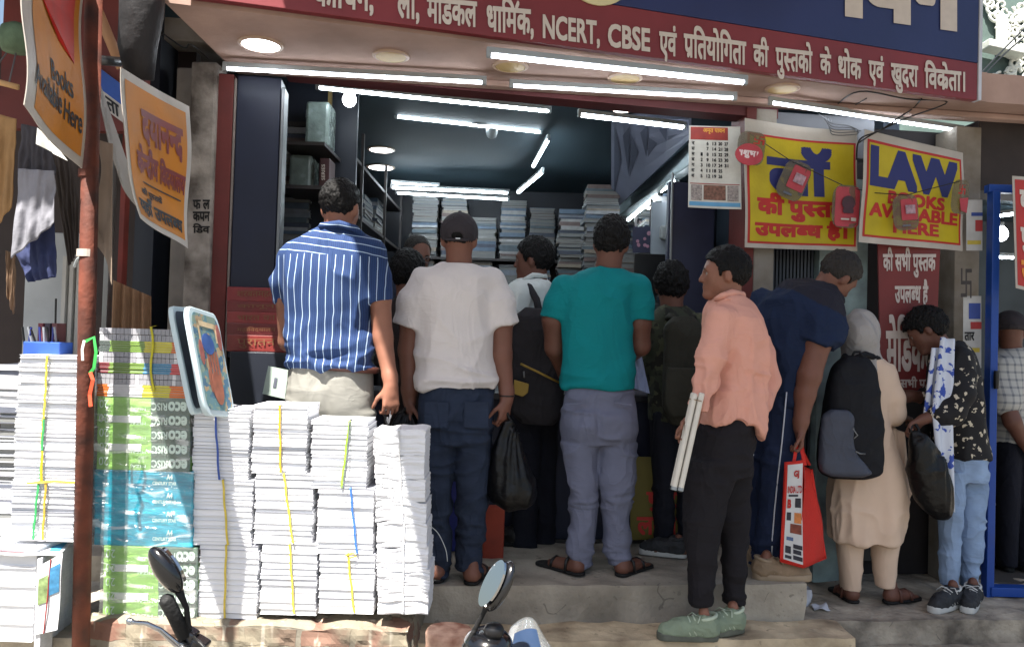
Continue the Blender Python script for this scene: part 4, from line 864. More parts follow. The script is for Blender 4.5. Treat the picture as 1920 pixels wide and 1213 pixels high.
mb = MB(); mb.tube([P(-20, 150, 3.2), P(34, 164, 3.2)], .012, 10); put('bar', mb, mat('hanger_wood', (190, 150, 104), .6, .15, 10), hg, smooth=True)
mb = MB(); mb.tube([P(30, 100, 3.25), P(16, 160, 3.2)], .003, 6); mb.tube([P(12, 100, 3.25), P(-14, 135, 3.2)], .003, 6); put('wire', mb, m_metal, hg)
c = P(30, 75, 3.3); mb = MB(); mb.lathe([(.05, -.05), (.07, 0), (.055, .05), (.02, .07)], c, 18); tag(put('green_bundle', mb, mat('dusty_green', (96, 116, 92), .8, .4, 12, .8, 20), org=c, smooth=True), 'dusty green bundle hanging at the top left behind the nearest banner', 'bundle')
t, S = print_sheet('plastic_bag', 'scrap of white plastic caught below the nearest banner', 'plastic scrap', [(70, 240), (96, 262), (122, 300), (72, 272)], [2.95]*4, mat('bright_plastic', (206, 206, 200), .4, .1, 9), wv(.015, 1.5, 1, .2))
# pen box
pb = empty('pen_box', P(80, 665, 3.2), 'blue plastic box of pens on the stall by the white panel', 'pen box')
a, b = P(42, 668, 3.2), P(112, 642, 3.2); mb = MB(); mb.box(((a.x+b.x)/2, 3.25, (a.z+b.z)/2), (b.x-a.x, .1, b.z-a.z)); put('box', mb, mat('pen_blue', (50, 84, 160), .4, .15, 9), pb, bevel=.004)
for i in range(9):
    px = 46+i*7.5; mb = MB(); p0 = P(px, 648, 3.24); mb.tube([p0, p0+Vector((RND.uniform(-.03, .01), 0, .075))], .0045, 7); put('pen', mb, [m_black, mat('pen_blue2', (40, 50, 110), .4, .1, 9), mat('pen_grey', (130, 134, 140), .4, .1, 9)][i % 3], pb)
for i in range(3):
    a, b = P(68+i*13, 645, 3.28), P(80+i*13, 606, 3.28); mb = MB(); mb.box(((a.x+b.x)/2, 3.32, (a.z+b.z)/2), (b.x-a.x-.003, .07, b.z-a.z)); put('carton', mb, mat('carton_%d' % i, ((120, 60, 66), (70, 60, 70), (110, 70, 70))[i], .6, .2, 12), pb)
mb = MB(); p0 = P(105, 560, 3.3); mb.tube([p0, P(104, 610, 3.3), P(110, 650, 3.3)], .004, 6); tag(put('dangling_cord', mb, m_wire, org=p0), 'dark cord dangling in front of the white stall panel', 'cord')
# stall table under the left paper stacks
a, b = P(-120, 1210, 3.1), P(150, 1010, 3.1)
mb = MB(); mb.box(((a.x+b.x)/2, 3.45, .28), (b.x-a.x, .7, .56)); tag(put('stall_plinth', mb, m_conc, org=(a.x, 3.4, 0)), 'concrete plinth under the newspaper bundle at the left', 'plinth')
# ================================================================ paper stacks
m_paper = mat('white_paper', (226, 227, 231), .85, .06, 90, .25, 120, stretch=(.4, .4, 6)); m_paperc = mat('cover_grey', (150, 152, 162), .7, .15, 30); m_paperd = mat('cover_dark', (92, 96, 108), .7, .15, 30)
m_newsp = mat('newsprint', (196, 198, 202), .85, .12, 60, .3, 90, stretch=(.5, .5, 5))
def unit_book(inset, covers):
    """unit block of pages between two thin covers, fore-edge slightly hollow"""
    mb = MB(); n = 6; pr = []
    mb.box((0, .5+inset/2, .5), (1-inset, 1-inset, .955), None, 0)
    c = .035
    mb.box((0, .5, c/2), (1, 1, c), None, covers); mb.box((0, .5, 1-c/2-.01), (1, 1, c), None, covers)
    return mesh('book', mb.v, mb.f, [m_paper, m_paperc, m_paperd], mb.m)
BOOKS = [unit_book(.010, 0), unit_book(.018, 1), unit_book(.022, 0), unit_book(.014, 1), unit_book(.02, 2)]
BOOKW = (7, 2, 7, 1, 1)
def strap(pts, w, col, parent, name='string'):
    pts = [Vector(p) for p in pts]; mb = MB(); vs = []
    for i, p in enumerate(pts):
        d = (pts[min(i+1, len(pts)-1)]-pts[max(i-1, 0)]).normalized(); s = Vector((1, 0, 0))*w/2; tw = .25*math.sin(i*2.1)*w
        vs += [p-s+Vector((0, -.001-abs(tw)*.5, 0)), p+s+Vector((0, -.001, 0)), p+s+Vector((0, .002, 0)), p-s+Vector((0, .002, 0))]
    fs = []
    for i in range(len(pts)-1):
        for k in range(4): fs.append((i*4+k, i*4+(k+1) % 4, i*4+4+(k+1) % 4, i*4+4+k))
    mb.add(vs, fs); return put(name, mb, mat('strap_%d_%d_%d' % col, col, .4, .2, 40), parent)
def bundle(px0, px1, pyt, pyb, y, n, label, straps=(), depth=.2, shift=(0, 0), jit=.003, group='tied bundles of white books', lean=0.0, name='book_bundle'):
    a, b = P(px0, pyb, y), P(px1, pyt, y); W = b.x-a.x; Hh = b.z-a.z; cx = (a.x+b.x)/2
    t = empty(name, (cx, y, a.z), label, 'book bundle', group)
    ts = np.array([RND.choice((.7, .9, 1, 1, 1.2, 1.5)) for _ in range(n)]); ts = ts/ts.sum()*Hh; z = 0
    for i in range(n):
        k = RND.choices(range(5), BOOKW)[0]; o = link('book', BOOKS[k], t); o.scale = (W-.003+RND.uniform(-jit, jit), depth, ts[i]-.0006)
        o.location = (RND.uniform(-jit, jit)+lean*z, RND.uniform(-jit*.7, jit*1.3), z); o.rotation_euler = (RND.uniform(-.004, .004), RND.uniform(-.004, .004), RND.uniform(-.012, .012)); z += ts[i]
    for sx0, sx1, col in straps:
        p0, p1 = P(sx0, pyt, y-.007), P(sx1, pyb, y-.007); pts = [p0+Vector((0, .06, .004)), p0+Vector((0, .004, .004))]+[p0.lerp(p1, k/8)+Vector((.0015*math.sin(k*1.7), -.001, 0)) for k in range(9)]+[p1+Vector((0, .004, -.001))]
        strap(pts, .0075, col, t)
    return t
Yb = 3.21; YE, BL, WH, GR = (206, 184, 70), (60, 110, 190), (220, 220, 216), (150, 190, 70)
bundle(357, 470, 768, 899, Yb, 19, 'top bundle of the stack under the slate boards, tied with blue string', [(403, 411, (56, 84, 160))])
bundle(357, 475, 901, 1021, Yb, 15, 'middle bundle of the stack under the slate boards, tied with yellow string', [(418, 427, YE)])
bundle(368, 486, 1023, 1158, Yb, 12, 'bottom bundle of the stack under the slate boards, partly behind the left mirror', [(424, 421, YE)])
bundle(470, 578, 761, 886, Yb, 16, 'top bundle of the tallest bare white stack, tied with amber string', [(524, 526, (200, 160, 50))])
bundle(474, 589, 889, 1018, Yb, 13, 'middle bundle of the tallest bare white stack, with slanting yellow string', [(532, 549, YE)])
bundle(485, 596, 1020, 1151, Yb, 10, 'bottom bundle of the tallest bare white stack, on the brick ledge', [(543, 551, YE)])
bundle(580, 691, 790, 914, Yb, 15, 'top bundle of the third white stack, tied with a loose lime green string', [(655, 640, GR)])
bundle(591, 702, 916, 1037, Yb, 9, 'middle bundle of the third white stack, tied with a sky blue string', [(657, 669, BL)])
bundle(596, 704, 1039, 1148, Yb, 8, 'bottom bundle of the third white stack, with a knotted yellow string', [(652, 664, YE)])
ribbon('knot', [P(648, 1041, Yb-.012), P(662, 1036, Yb-.016), P(668, 1042, Yb-.012), P(655, 1046, Yb-.013)], .006, YE, 'yellow string knot between the lower bundles of the third white stack')
wire('loose_string', [P(655, 790, Yb-.01), P(652, 850, Yb-.014), P(646, 905, Yb-.02), P(640, 912, Yb-.03)], .0018, 'loose dark string end hanging on the third white stack', m=m_paperd)
wire('loose_string', [P(806, 985, 3.2), P(822, 1000, 3.17), P(836, 1030, 3.16), P(839, 1052, 3.16)], .0016, 'stray white string sticking out from the wavy packet stack', m=m_housing)
# wavy packets of loose papers
def wavy_packets(rows, label, sx):
    t = None; zs = []
    for i, (px0, px1, pyt, pyb) in enumerate(rows):
        a, b = P(px0, pyb, Yb-.02), P(px1, pyt, Yb-.02)
        if t is None: t = empty('paper_bundle', ((a.x+b.x)/2, Yb, P(rows[-1][0], rows[-1][3], Yb).z), label, 'paper bundle', 'string tied packets of loose papers')
        nx, nz = 18, 14; vs = []; fs = []; rj = [(RND.uniform(-.0018, .0018), RND.uniform(-.0035, .0025)) for _ in range(nz+1)]; ph = RND.random()*6; am = RND.uniform(.004, .008)
        def wob(u, v, d): return am*math.sin(u*5+ph)*1.0+.0025*math.sin(u*14+ph*2)
        for d in (0, 1):
            for j in range(nz+1):
                for k in range(nx+1):
                    u, v = k/nx, j/nz; x = a.x+(b.x-a.x)*u; z = a.z+(b.z-a.z)*v+wob(u, v, d)*(.5+.5*v)
                    vs.append((x+rj[j][0], Yb-.02+d*.2+(rj[j][1]+.002*math.sin(u*9+j) if d == 0 else 0), z))
        W = nx+1; o = W*(nz+1)
        for j in range(nz):
            for k in range(nx): q = j*W+k; fs.append((q, q+1, q+1+W, q+W)); fs.append((o+q+W, o+q+W+1, o+q+1, o+q))
        for k in range(nx): q = nz*W+k; fs.append((q, q+1, o+q+1, o+q)); fs.append((k+1, k, o+k, o+k+1))
        for j in range(nz): q = j*W; fs.append((q+W, q, o+q, o+q+W)); fs.append((q+nx, q+nx+W, o+q+nx+W, o+q+nx))
        mb = MB(); mb.add(vs, fs); put('packet', mb, m_paper, t)
    p0, p1 = P(sx[0], rows[0][2], Yb-.03), P(sx[1], rows[-1][3], Yb-.03); strap([p0+Vector((0, .05, .006))]+[p0.lerp(p1, k/8)+Vector((.002*math.sin(k*2), 0, 0)) for k in range(9)], .005, (200, 200, 200), t)
    return t
wavy_packets([(700, 798, 808, 852), (702, 796, 854, 896), (704, 798, 898, 938), (704, 800, 941, 977)], 'upper half of the wavy packet stack beside the jeans leg, shaded at its right', (748, 754))
wavy_packets([(706, 801, 980, 1026), (706, 803, 1028, 1065), (706, 806, 1067, 1106), (708, 804, 1108, 1150)], 'lower half of the wavy packet stack at the right end of the brick ledge', (757, 755))
mb = MB(); s_ = [P(722+14*math.cos(q)+ (q*3), 900+30*math.sin(q), Yb-.035) for q in np.linspace(0, 5, 24)]; mb.tube(s_, .0012, 5); tag(put('loose_string', mb, m_metal, org=s_[0]), 'loop of thin grey string on the front of the wavy packet stack', 'string')
# left stall white stack
Yl = 3.08
bundle(32, 154, 668, 722, Yl, 8, 'top bundle of the white stack left of the orange pole, tied with olive string', [(88, 86, (180, 170, 70))], group='white bundles on the stall')
bundle(28, 152, 724, 785, Yl, 9, 'second bundle from the top left of the orange pole', [(86, 82, (180, 170, 70))], group='white bundles on the stall')
bundle(22, 146, 787, 903, Yl, 17, 'thick third bundle left of the orange pole, with green and yellow strings', [(82, 76, (60, 150, 90)), (80, 78, (210, 180, 40))], group='white bundles on the stall')
bundle(16, 142, 905, 1012, Yl, 15, 'lowest thick bundle left of the orange pole, above the newspapers', [(72, 62, (60, 150, 90)), (86, 80, (180, 150, 60))], group='white bundles on the stall')
ribbon('ribbon', [P(50, 906, Yl-.012), P(100, 902, Yl-.012), P(140, 904, Yl-.014), P(164, 908, Yl-.02)], .008, (220, 190, 80), 'yellow ribbon across the white stack reaching the orange pole')
t = empty('newspaper_bundle', P(65, 1200, 3.02), 'pale newspaper bundle with a coloured printed top at the lower left corner', 'newspaper bundle')
a, b = P(-60, 1200, 3.02), P(68, 1028, 3.02)
for i in range(5):
    h0 = a.z+(b.z-a.z)*i/5; o = link('folded_paper', BOOKS[2], t); o.scale = (b.x-a.x, .3, (b.z-a.z)/5-.003); o.location = Vector(((a.x+b.x)/2+RND.uniform(-.004, .004), 3.02, h0))-Vector(t.location)
mb = MB(); S = Sheet(P(-60, 1012, 3.3), P(140, 1010, 3.3), P(112, 1040, 3.0), P(-60, 1034, 3.0), wave=lambda u, v: .003*math.sin(9*u)); S.grid(mb, nu=20, nv=6, thick=.006); put('top_sheet', mb, m_newsp, t)
for i, (u0, u1, v0, v1, c) in enumerate(((.3, .42, .3, .8, (180, 150, 150)), (.5, .58, .2, .85, (150, 150, 180)), (.62, .72, .2, .8, (210, 190, 120)), (.86, .97, .1, .85, (70, 150, 190)), (.2, .6, .85, .93, (190, 110, 110)))):
    mb = MB(); S.grid(mb, (u0, v0, u1, v1), 3, 3, lift=.002); put('printed_block', mb, mat('news_print_%d' % i, c, .7, .5, 60), t)
mb = MB(); a2, b2 = P(-60, 1213+40, 3.0), P(60, 1180, 3.0); 
t2 = empty('newspaper_bundle', P(100, 1230, 3.05), 'bundle of folded colour supplements standing beside the newspapers near the pole', 'newspaper bundle')
for i in range(6):
    x0 = 66+i*11; q = [P(x0-4, 1240, 3.0+i*.05), P(x0+8, 1240, 3.0+i*.05), P(x0+14, 1044-i*4, 3.0+i*.05), P(x0+3, 1048-i*4, 3.0+i*.05)]
    mb = MB(); mb.prism(q, (0, .045, 0)); put('folded_paper', mb, m_newsp, t2, bevel=.003)
S = Sheet(P(74, 1060, 2.995), P(118, 1036, 3.0), P(108, 1180, 3.0), P(64, 1190, 2.995), wave=lambda u, v: .004*math.sin(v*7)); mb = MB(); S.grid(mb, thick=.004, nu=6, nv=12); put('front_sheet', mb, m_newsp, t2)
mb = MB(); S.grid(mb, (.52, .12, .95, .5), 4, 4, lift=.0025); put('blue_print', mb, mat('news_blue', (60, 120, 160), .7, .4, 40), t2)
mb = MB(); S.grid(mb, (.05, .2, .46, .58), 4, 4, lift=.0025); put('green_print', mb, mat('news_green', (130, 150, 100), .7, .5, 50), t2)
mb = MB(); mb.tube([S(.5, 0, .003), S(.48, .5, .004), S(.44, 1, .003)], .0025, 6); put('red_string', mb, mat('string_red', (140, 50, 50), .6, .1, 9), t2)
t3 = pile(P(3, 1000, 3.3).x, 3.45, P(3, 1010, 3.3).z, .16, .2, P(3, 690, 3.3).z-P(3, 1010, 3.3).z, 'plastic covered pile of pale papers at the left edge behind the white stack', 'paper pile', None, .006, .01, .03, palette=[m_paper, m_paperc, m_newsp, m_paper, m_paperd, m_newsp, m_paper, m_paperc], name='paper_pile')
# notebooks with coloured spines
Yg = 3.2
nb = empty('notebook_stack', (P(268, 745, Yg).x, Yg+.12, P(268, 745, Yg).z), 'stack of exercise books with colourful spines on the green reams', 'notebooks')
m_col = {k: mat('spine_'+k, c, .5, .12, 30) for k, c in dict(orange=(206, 110, 50), yellow=(196, 186, 60), blue=(60, 124, 160), red=(190, 60, 64), dark=(70, 80, 76), green=(110, 140, 60), grey=(150, 150, 156), maroon=(120, 50, 56), white=(200, 200, 204)).items()}
keys = list(m_col); lay = [('g', 616, 640), ('c', 640, 661, ('dark', 'green', 'yellow', 'orange')), ('g', 661, 681), ('c', 681, 701, ('maroon', 'green', 'blue', 'red')), ('g', 701, 722), ('c', 722, 745, ('orange', 'white', 'yellow', 'orange'))]
for row in lay:
    n = 5 if row[0] == 'c' else 4
    if row[0] == 'g': n = 2
    for i in range(n):
        z0 = P(268, row[2], Yg).z; z1 = P(268, row[1], Yg).z; h = (z1-z0)/n; xl, xr = P(183, 700, Yg).x, P(354, 700, Yg).x
        if row is lay[0]: xl += .002
        mb = MB(); j = RND.uniform(-.003, .003); y0 = Yg+RND.uniform(0, .003)
        if row[0] == 'c':
            cuts = [0, .12, .50, .80, 1.0]
            for q in range(4): mb.box((xl+(xr-xl)*(cuts[q]+cuts[q+1])/2+j, y0+.1, z0+h*(i+.5)), ((xr-xl)*(cuts[q+1]-cuts[q]), .2, h-.0022), None, keys.index(row[3][q]))
            mb.box((xl+(xr-xl)/2+j, y0+.1025, z0+h*(i+.5)), ((xr-xl)-.004, .2, h+.0005), None, keys.index('white'))
        else:
            for q in range(22):
                u0, u1 = q/22, (q+1)/22; mb.box((xl+(xr-xl)*(u0+u1)/2+j, y0+.1+RND.uniform(0, .002), z0+h*(i+.5)), ((xr-xl)/22-.0012, .2, h-.002), None, keys.index('grey') if q % 9 else keys.index('white'))
        put('notebook', mb, [m_col[k] for k in keys], nb)
mb = MB()
strap([P(283, 612, Yg-.006)+Vector((0, .05, .004))]+[P(283+3*math.sin(k)+k*.5, 613+17*k, Yg-.006) for k in range(8)], .008, (196, 186, 40), nb)
# wrapped reams
m_film2 = bpy.data.materials.new('clear_film'); m_film2.use_nodes = True
_N, _L = m_film2.node_tree.nodes, m_film2.node_tree.links; _N.clear()
_o = _N.new('ShaderNodeOutputMaterial'); _mx = _N.new('ShaderNodeMixShader'); _t = _N.new('ShaderNodeBsdfTransparent'); _g = _N.new('ShaderNodeBsdfGlossy'); _g.inputs['Roughness'].default_value = .12
_lw = _N.new('ShaderNodeLayerWeight'); _lw.inputs[0].default_value = .25; _mp = _N.new('ShaderNodeMapping'); _mp.inputs['Scale'].default_value = (6, 6, 22); _mp.inputs['Rotation'].default_value = (.2, .35, 0); _tc = _N.new('ShaderNodeTexCoord'); _ns = _N.new('ShaderNodeTexNoise'); _ns.inputs['Scale'].default_value = 1.0; _ns.inputs['Detail'].default_value = 3; _ns.inputs['Distortion'].default_value = 1.2
_bp = _N.new('ShaderNodeBump'); _bp.inputs['Strength'].default_value = 1.0; _bp.inputs['Distance'].default_value = .03
_L.new(_tc.outputs['Object'], _mp.inputs[0]); _L.new(_mp.outputs[0], _ns.inputs[0]); _L.new(_ns.outputs['Fac'], _bp.inputs['Height']); _L.new(_bp.outputs[0], _g.inputs['Normal']); _L.new(_bp.outputs[0], _lw.inputs['Normal'])
_mr = _N.new('ShaderNodeMapRange'); _mr.inputs[3].default_value = .05; _mr.inputs[4].default_value = .6; _L.new(_lw.outputs['Fresnel'], _mr.inputs[0]); _L.new(_mr.outputs[0], _mx.inputs[0]); _L.new(_t.outputs[0], _mx.inputs[1]); _L.new(_g.outputs[0], _mx.inputs[2]); _df = _N.new('ShaderNodeBsdfDiffuse'); _df.inputs[0].default_value = (.9, .92, .92, 1); _m2 = _N.new('ShaderNodeMixShader'); _cr = _N.new('ShaderNodeValToRGB'); _cr.color_ramp.elements[0].position = .56; _cr.color_ramp.elements[0].color = (.06, .06, .06, 1); _cr.color_ramp.elements[1].position = .72; _cr.color_ramp.elements[1].color = (.6, .6, .6, 1); _L.new(_ns.outputs['Fac'], _cr.inputs[0]); _L.new(_cr.outputs[0], _m2.inputs[0]); _L.new(_mx.outputs[0], _m2.inputs[1]); _L.new(_df.outputs[0], _m2.inputs[2]); _L.new(_m2.outputs[0], _o.inputs[0])  # white diffuse patches painted into the film stand for glints and haze
m_rg = mat('ream_light_green', (140, 190, 96), .45, .15, 12, stretch=(1, 1, 4)); m_rd = mat('ream_dark_green', (84, 108, 94), .45, .15, 9); m_rb = mat('ream_teal', (10, 176, 200), .4, .2, 7, .3, 14, stain=(4, 126, 160), stretch=(1, 1, 5)); m_rw = mat('ream_white', (216, 220, 220), .5, .1, 10); m_rl = mat('ream_lettering', (206, 226, 214), .5, .05, 10)
def reams(px0, px1, pyt, pyb, n, kind, label):
    t = empty('paper_reams', (P((px0+px1)/2, pyb, Yg).x, Yg+.11, P(px0, pyb, Yg).z), label, 'paper reams', 'plastic wrapped reams of paper')
    for i in range(n):
        a0, a1 = pyt+(pyb-pyt)*i/n, pyt+(pyb-pyt)*(i+1)/n; a, b = P(px0+RND.uniform(0, 2), a1, Yg), P(px1-RND.uniform(0, 2), a0, Yg); W = b.x-a.x; h = b.z-a.z
        if kind == 'g':
            mb = MB(); mb.box(((a.x+b.x)/2, Yg+.11, (a.z+b.z)/2), (W, .21, h-.003), None, 0); r = put('ream', mb, m_rg, t, bevel=.004)
            mb = MB(); mb.box((a.x+W*.79, Yg+.11, (a.z+b.z)/2), (W*.42, .213, h-.002), None, 0); put('dark_end', mb, m_rd, r, bevel=.004)
            if i % 2: 
                mb = MB(); mb.box((a.x+W*.30, Yg+.109, (a.z+b.z)/2+.004*math.sin(i*3)), (W*.36, .2155, h*.42), None, 0); put('white_band', mb, m_rw, r, bevel=.003)
            s = Sheet(Vector((a.x, Yg-.001, b.z)), Vector((b.x, Yg-.001, b.z)), Vector((b.x, Yg-.001, a.z)), Vector((a.x, Yg-.001, a.z))); mb = MB()
            text_on(mb, 'eco', s, (.78, .2, .98, .75), .035, flip=True, fine=0); text_on(mb, 'RISC', s, (.60, .3, .77, .75), .02, flip=True, fine=0); text_on(mb, '20', s, (.04, .2, .14, .7), .01, flip=True, fine=0); text_on(mb, 'MIZAJ', s, (.38, .56, .54, .78), .01, flip=True, fine=0); put('lettering', mb, m_rl, r)
        else:
            mb = MB(); mb.box(((a.x+b.x)/2, Yg+.11, (a.z+b.z)/2), (W, .21, h-.003), None, 0); r = put('ream', mb, m_rb, t, bevel=.005)
            s = Sheet(Vector((a.x, Yg+.002, b.z)), Vector((b.x, Yg+.002, b.z)), Vector((b.x, Yg+.002, a.z)), Vector((a.x, Yg+.002, a.z))); mb = MB()
            text_on(mb, 'A4', s, (.74, .15, .80, .40), .03, fine=0); text_on(mb, 'CENTURY STAR', s, (.60, .5, .84, .66), .02, fine=0); put('lettering', mb, m_rl, r)
    # crinkled film round the pack
    a, b = P(px0-1, pyb, Yg), P(px1+1, pyt, Yg); nx, nz = 40, 34; vs = []; S_ = np.array([[u, 0, v] for v in np.linspace(0, 1, nz+1) for u in np.linspace(0, 1, nx+1)])
    d = noise3(S_*np.array([5, 1, 9])+np.array([pyt, 0, 0]), 2)-.5+.5*(noise3(S_*np.array([14, 1, 20]), 5)-.5)
    vs = [(a.x-.004+(b.x-a.x+.008)*u, Yg-.006-.010*max(0, dd+.25), a.z+(b.z-a.z)*v) for (u, _, v), dd in zip(S_, d)]
    W = nx+1; fs = [(j*W+k, j*W+k+1, (j+1)*W+k+1, (j+1)*W+k) for j in range(nz) for k in range(nx)]
    o = len(vs); vs += [(x, Yg+.22, z) for x, _, z in (vs[0], vs[nx], vs[nz*W+nx], vs[nz*W])]
    for k in range(nz): fs.append((k*W, (k+1)*W, o+3, o) if k == nz//2 else (k*W, (k+1)*W, o+(3 if k > nz//2 else 0))); fs.append((k*W+nx, o+(2 if k > nz//2 else 1), (k+1)*W+nx))
    mb = MB(); mb.add(vs, fs); put('plastic_wrap', mb, m_film2, t, smooth=True)
reams(178, 357, 747, 881, 5, 'g', 'upper pack of green and white reams in clear plastic, under the exercise books')
reams(173, 362, 884, 1023, 4, 't', 'bright teal blue pack of reams in the middle of the wrapped pile')
reams(190, 371, 1027, 1160, 5, 'g', 'lowest pack of green reams in clear plastic, behind the left mirror')
# slate boards leaning on the books
def slate(pts, ys, label, pic):
    q4 = [P(px, py, y) for (px, py), y in zip(pts, ys)]; q4[2] = q4[1]+q4[3]-q4[0]; S = Sheet(*q4); t = empty('slate_board', S(.5, 1), label, 'slate board', 'toy slate boards')
    mb = MB(); mb.prism([S(u, v) for u, v in rr(0, 0, 1, 1, .16, 8)], -S.n*.022); put('board', mb, mat('slate_rim', (190, 208, 214), .45, .08, 9), t, bevel=.004)
    mb = MB(); mb.prism([S(u, v, .0015) for u, v in rr(.07, .05, .93, .95, .13, 8)], S.n*.001); put('face', mb, blotch_material('slate_print', [(92, 128, 136), (160, 140, 112), (70, 104, 128), (120, 140, 130)], 16) if pic == 'picture' else mat('slate_dark', (36, 50, 66), .4, .25, 9), t)
    if pic == 'picture':
        mb = MB()
        for c, (u0, v0, u1, v1) in enumerate(((.2, .12, .8, .17), (.2, .12, .26, .42), (.74, .12, .8, .3))): S.grid(mb, (u0, v0, u1, v1), 2, 2, lift=.004)
        put('pale_frame_print', mb, mat('slate_cream', (206, 186, 150), .5, .2, 30), t)
        mb = MB(); k = 0
        for u, v, ru, rv in ((.40, .52, .035, .16), (.49, .47, .035, .18), (.58, .48, .035, .18), (.67, .53, .032, .15), (.53, .74, .17, .16), (.33, .68, .04, .11)):
            k += 1; mb.prism([S(u+ru*math.cos(q), v+rv*math.sin(q), .003+.0002*k) for q in np.linspace(0, 6.2832, 15)[:-1]], S.n*.0006)
        put('figure_print', mb, mat('slate_flesh', (150, 92, 72), .5, .35, 24), t)
        mb = MB(); mb.prism([S(.86+.07*math.cos(q), .24+.13*math.sin(q), .004) for q in np.linspace(0, 6.28, 14)[:-1]], S.n*.001); put('rosette_print', mb, mat('slate_rose', (150, 92, 84), .5, .3, 30), t); mb = MB(); mb.prism([S(.2+.07*math.cos(q), .42+.12*math.sin(q), .004) for q in np.linspace(0, 6.28, 14)[:-1]], S.n*.001); put('rosette_print', mb, mat('slate_rose', (190, 120, 110), .5, .3, 30), t)
        mb = MB(); mb.prism([S(.45+.2*math.cos(q), .33+.1*math.sin(q), .0035) for q in np.linspace(0, 6.28, 14)[:-1]], S.n*.001); put('blue_print', mb, mat('slate_blue', (60, 90, 150), .5, .3, 20), t)
    else:
        mb = MB(); mb.prism([S(.65+.12*math.cos(q), .5+.06*math.sin(q), .004) for q in np.linspace(0, 6.28, 14)[:-1]], S.n*.001); put('oval_print', mb, mat('slate_oval', (110, 130, 120), .5, .2, 20), t)
    return t
slate([(321, 573), (356, 576), (420, 775), (363, 777)], [3.12, 3.26, 3.22, 3.10], 'rear dark faced slate board with pale rim, leaning on the white books', 'dark')
slate([(349, 571), (408, 590), (453, 762), (386, 777)], [3.06, 3.28, 3.24, 3.05], 'front slate board with pale rim and a colourful picture, leaning on the white books', 'picture')
t, S = print_sheet('paper_slip', 'pale green slip of paper hanging behind the slate boards', 'paper', [(503, 686), (541, 694), (534, 748), (492, 738)], [3.9]*4, mat('slip_paper', (170, 186, 176), .7, .1, 10)); mb = MB(); S.grid(mb, (.4, .35, .55, .7), 2, 2, lift=.002); put('mark', mb, m_paperd, t)
# round plastered stump
c = P(842, 1180, 3.02); mb = MB(); r = .085; mb.lathe([(r*1.05, -c.z+.2), (r*1.0, -.05), (r*1.02, -.012), (r*.97, 0), (r*.1, .002)], c, 28); tag(rough_slab('plaster_stump', mb, mat('stump_pink', (206, 172, 150), .9, .3, 14, .6, 30, stain=(150, 96, 76)), (c.x, c.y, ZL-.08), amp=.004, cell=.03, kind=None), 'round sunlit plaster stump behind the right hand motorbike mirror', 'stump')
# ================================================================ motorbikes in the foreground
def ell(mb, c, rx, ry, rz, rot=None, n=20, m=12, mi=0):
    vs = [];  c = Vector(c)
    for i in range(m+1):
        a = math.pi*i/m
        for k in range(n):
            q = 2*math.pi*k/n; p = Vector((rx*math.sin(a)*math.cos(q), ry*math.sin(a)*math.sin(q), rz*math.cos(a))); vs.append(c+(rot @ p if rot else p))
    return mb.add(vs, [(i*n+k, (i+1)*n+k, (i+1)*n+(k+1) % n, i*n+(k+1) % n) for i in range(m) for k in range(n)], mi)
m_gloss = mat('gloss_black', (14, 15, 18), .16, .1, 12, coat=.6); m_rubber = mat('rubber', (20, 20, 21), .7, .15, 20, .4, 80); m_chrome = mat('chrome', (190, 192, 196), .18, .05, 12, metal=1.0); m_mirror = mat('mirror_glass', (186, 188, 190), .02, 0, metal=1.0); m_tank = mat('tank_black', (24, 24, 30), .2, .1, 8, coat=.7)
def wheel(t, c, fr, r=.29):
    w = MB()
    ax = fr.cross(Vector((0, 0, 1))); pts = [c+(fr*math.cos(q)+Vector((0, 0, 1))*math.sin(q))*(r-.04) for q in np.linspace(0, 6.2832, 37)]; w.tube(pts, .045, 10); wl = put('wheel', w, m_rubber, t, smooth=True)
    w = MB(); pts = [c+(fr*math.cos(q)+Vector((0, 0, 1))*math.sin(q))*(r-.085) for q in np.linspace(0, 6.2832, 37)]; w.tube(pts, .014, 8)
    for k in range(5):
        q = k*1.2566; w.tube([c, c+(fr*math.cos(q)+Vector((0, 0, 1))*math.sin(q))*(r-.085)], .011, 6)
    put('rim', w, m_metal, wl)
def bike(x, y, fr, label, bars, org=None):
    """bars = height of the handlebar; fr = heading"""
    fr = Vector(fr).normalized(); sd = fr.cross(Vector((0, 0, 1))); B = Vector((x, y, 0)); t = empty('motorbike', B, label, 'motorbike'); zr = 0
    head = B+Vector((0, 0, bars-.12)); fw = B+fr*.46+Vector((0, 0, .29)); rw = B-fr*.80+Vector((0, 0, .29))
    wheel(t, fw, fr); wheel(t, rw, fr)
    w = MB()
    for s in (-1, 1): w.tube([head+sd*s*.08, fw+sd*s*.08], .02, 10)
    put('fork', w, m_chrome, t, smooth=True)
    w = MB(); ell(w, B-fr*.22+Vector((0, 0, bars-.42)), .13, .28, .13, Vector((0, 1, 0)).rotation_difference(fr).to_matrix()); put('fuel_tank', w, m_tank, t, smooth=True)
    w = MB(); ell(w, B-fr*.68+Vector((0, 0, bars-.46)), .12, .36, .07, Vector((0, 1, 0)).rotation_difference(fr).to_matrix()); put('seat', w, m_rubber, t, smooth=True)
    w = MB(); w.tube([head-fr*.05, B-fr*.1+Vector((0, 0, .3)), B-fr*.5+Vector((0, 0, .3)), rw], .025, 8); w.tube([head-fr*.05, B-fr*.5+Vector((0, 0, bars-.46)), rw+Vector((0, 0, .2))], .022, 8); put('frame', w, m_black, t)
    w = MB(); ell(w, B-fr*.22+Vector((0, 0, .38)), .13, .2, .16); put('engine', w, m_metal, t, smooth=True)
    return t, head, sd, fr
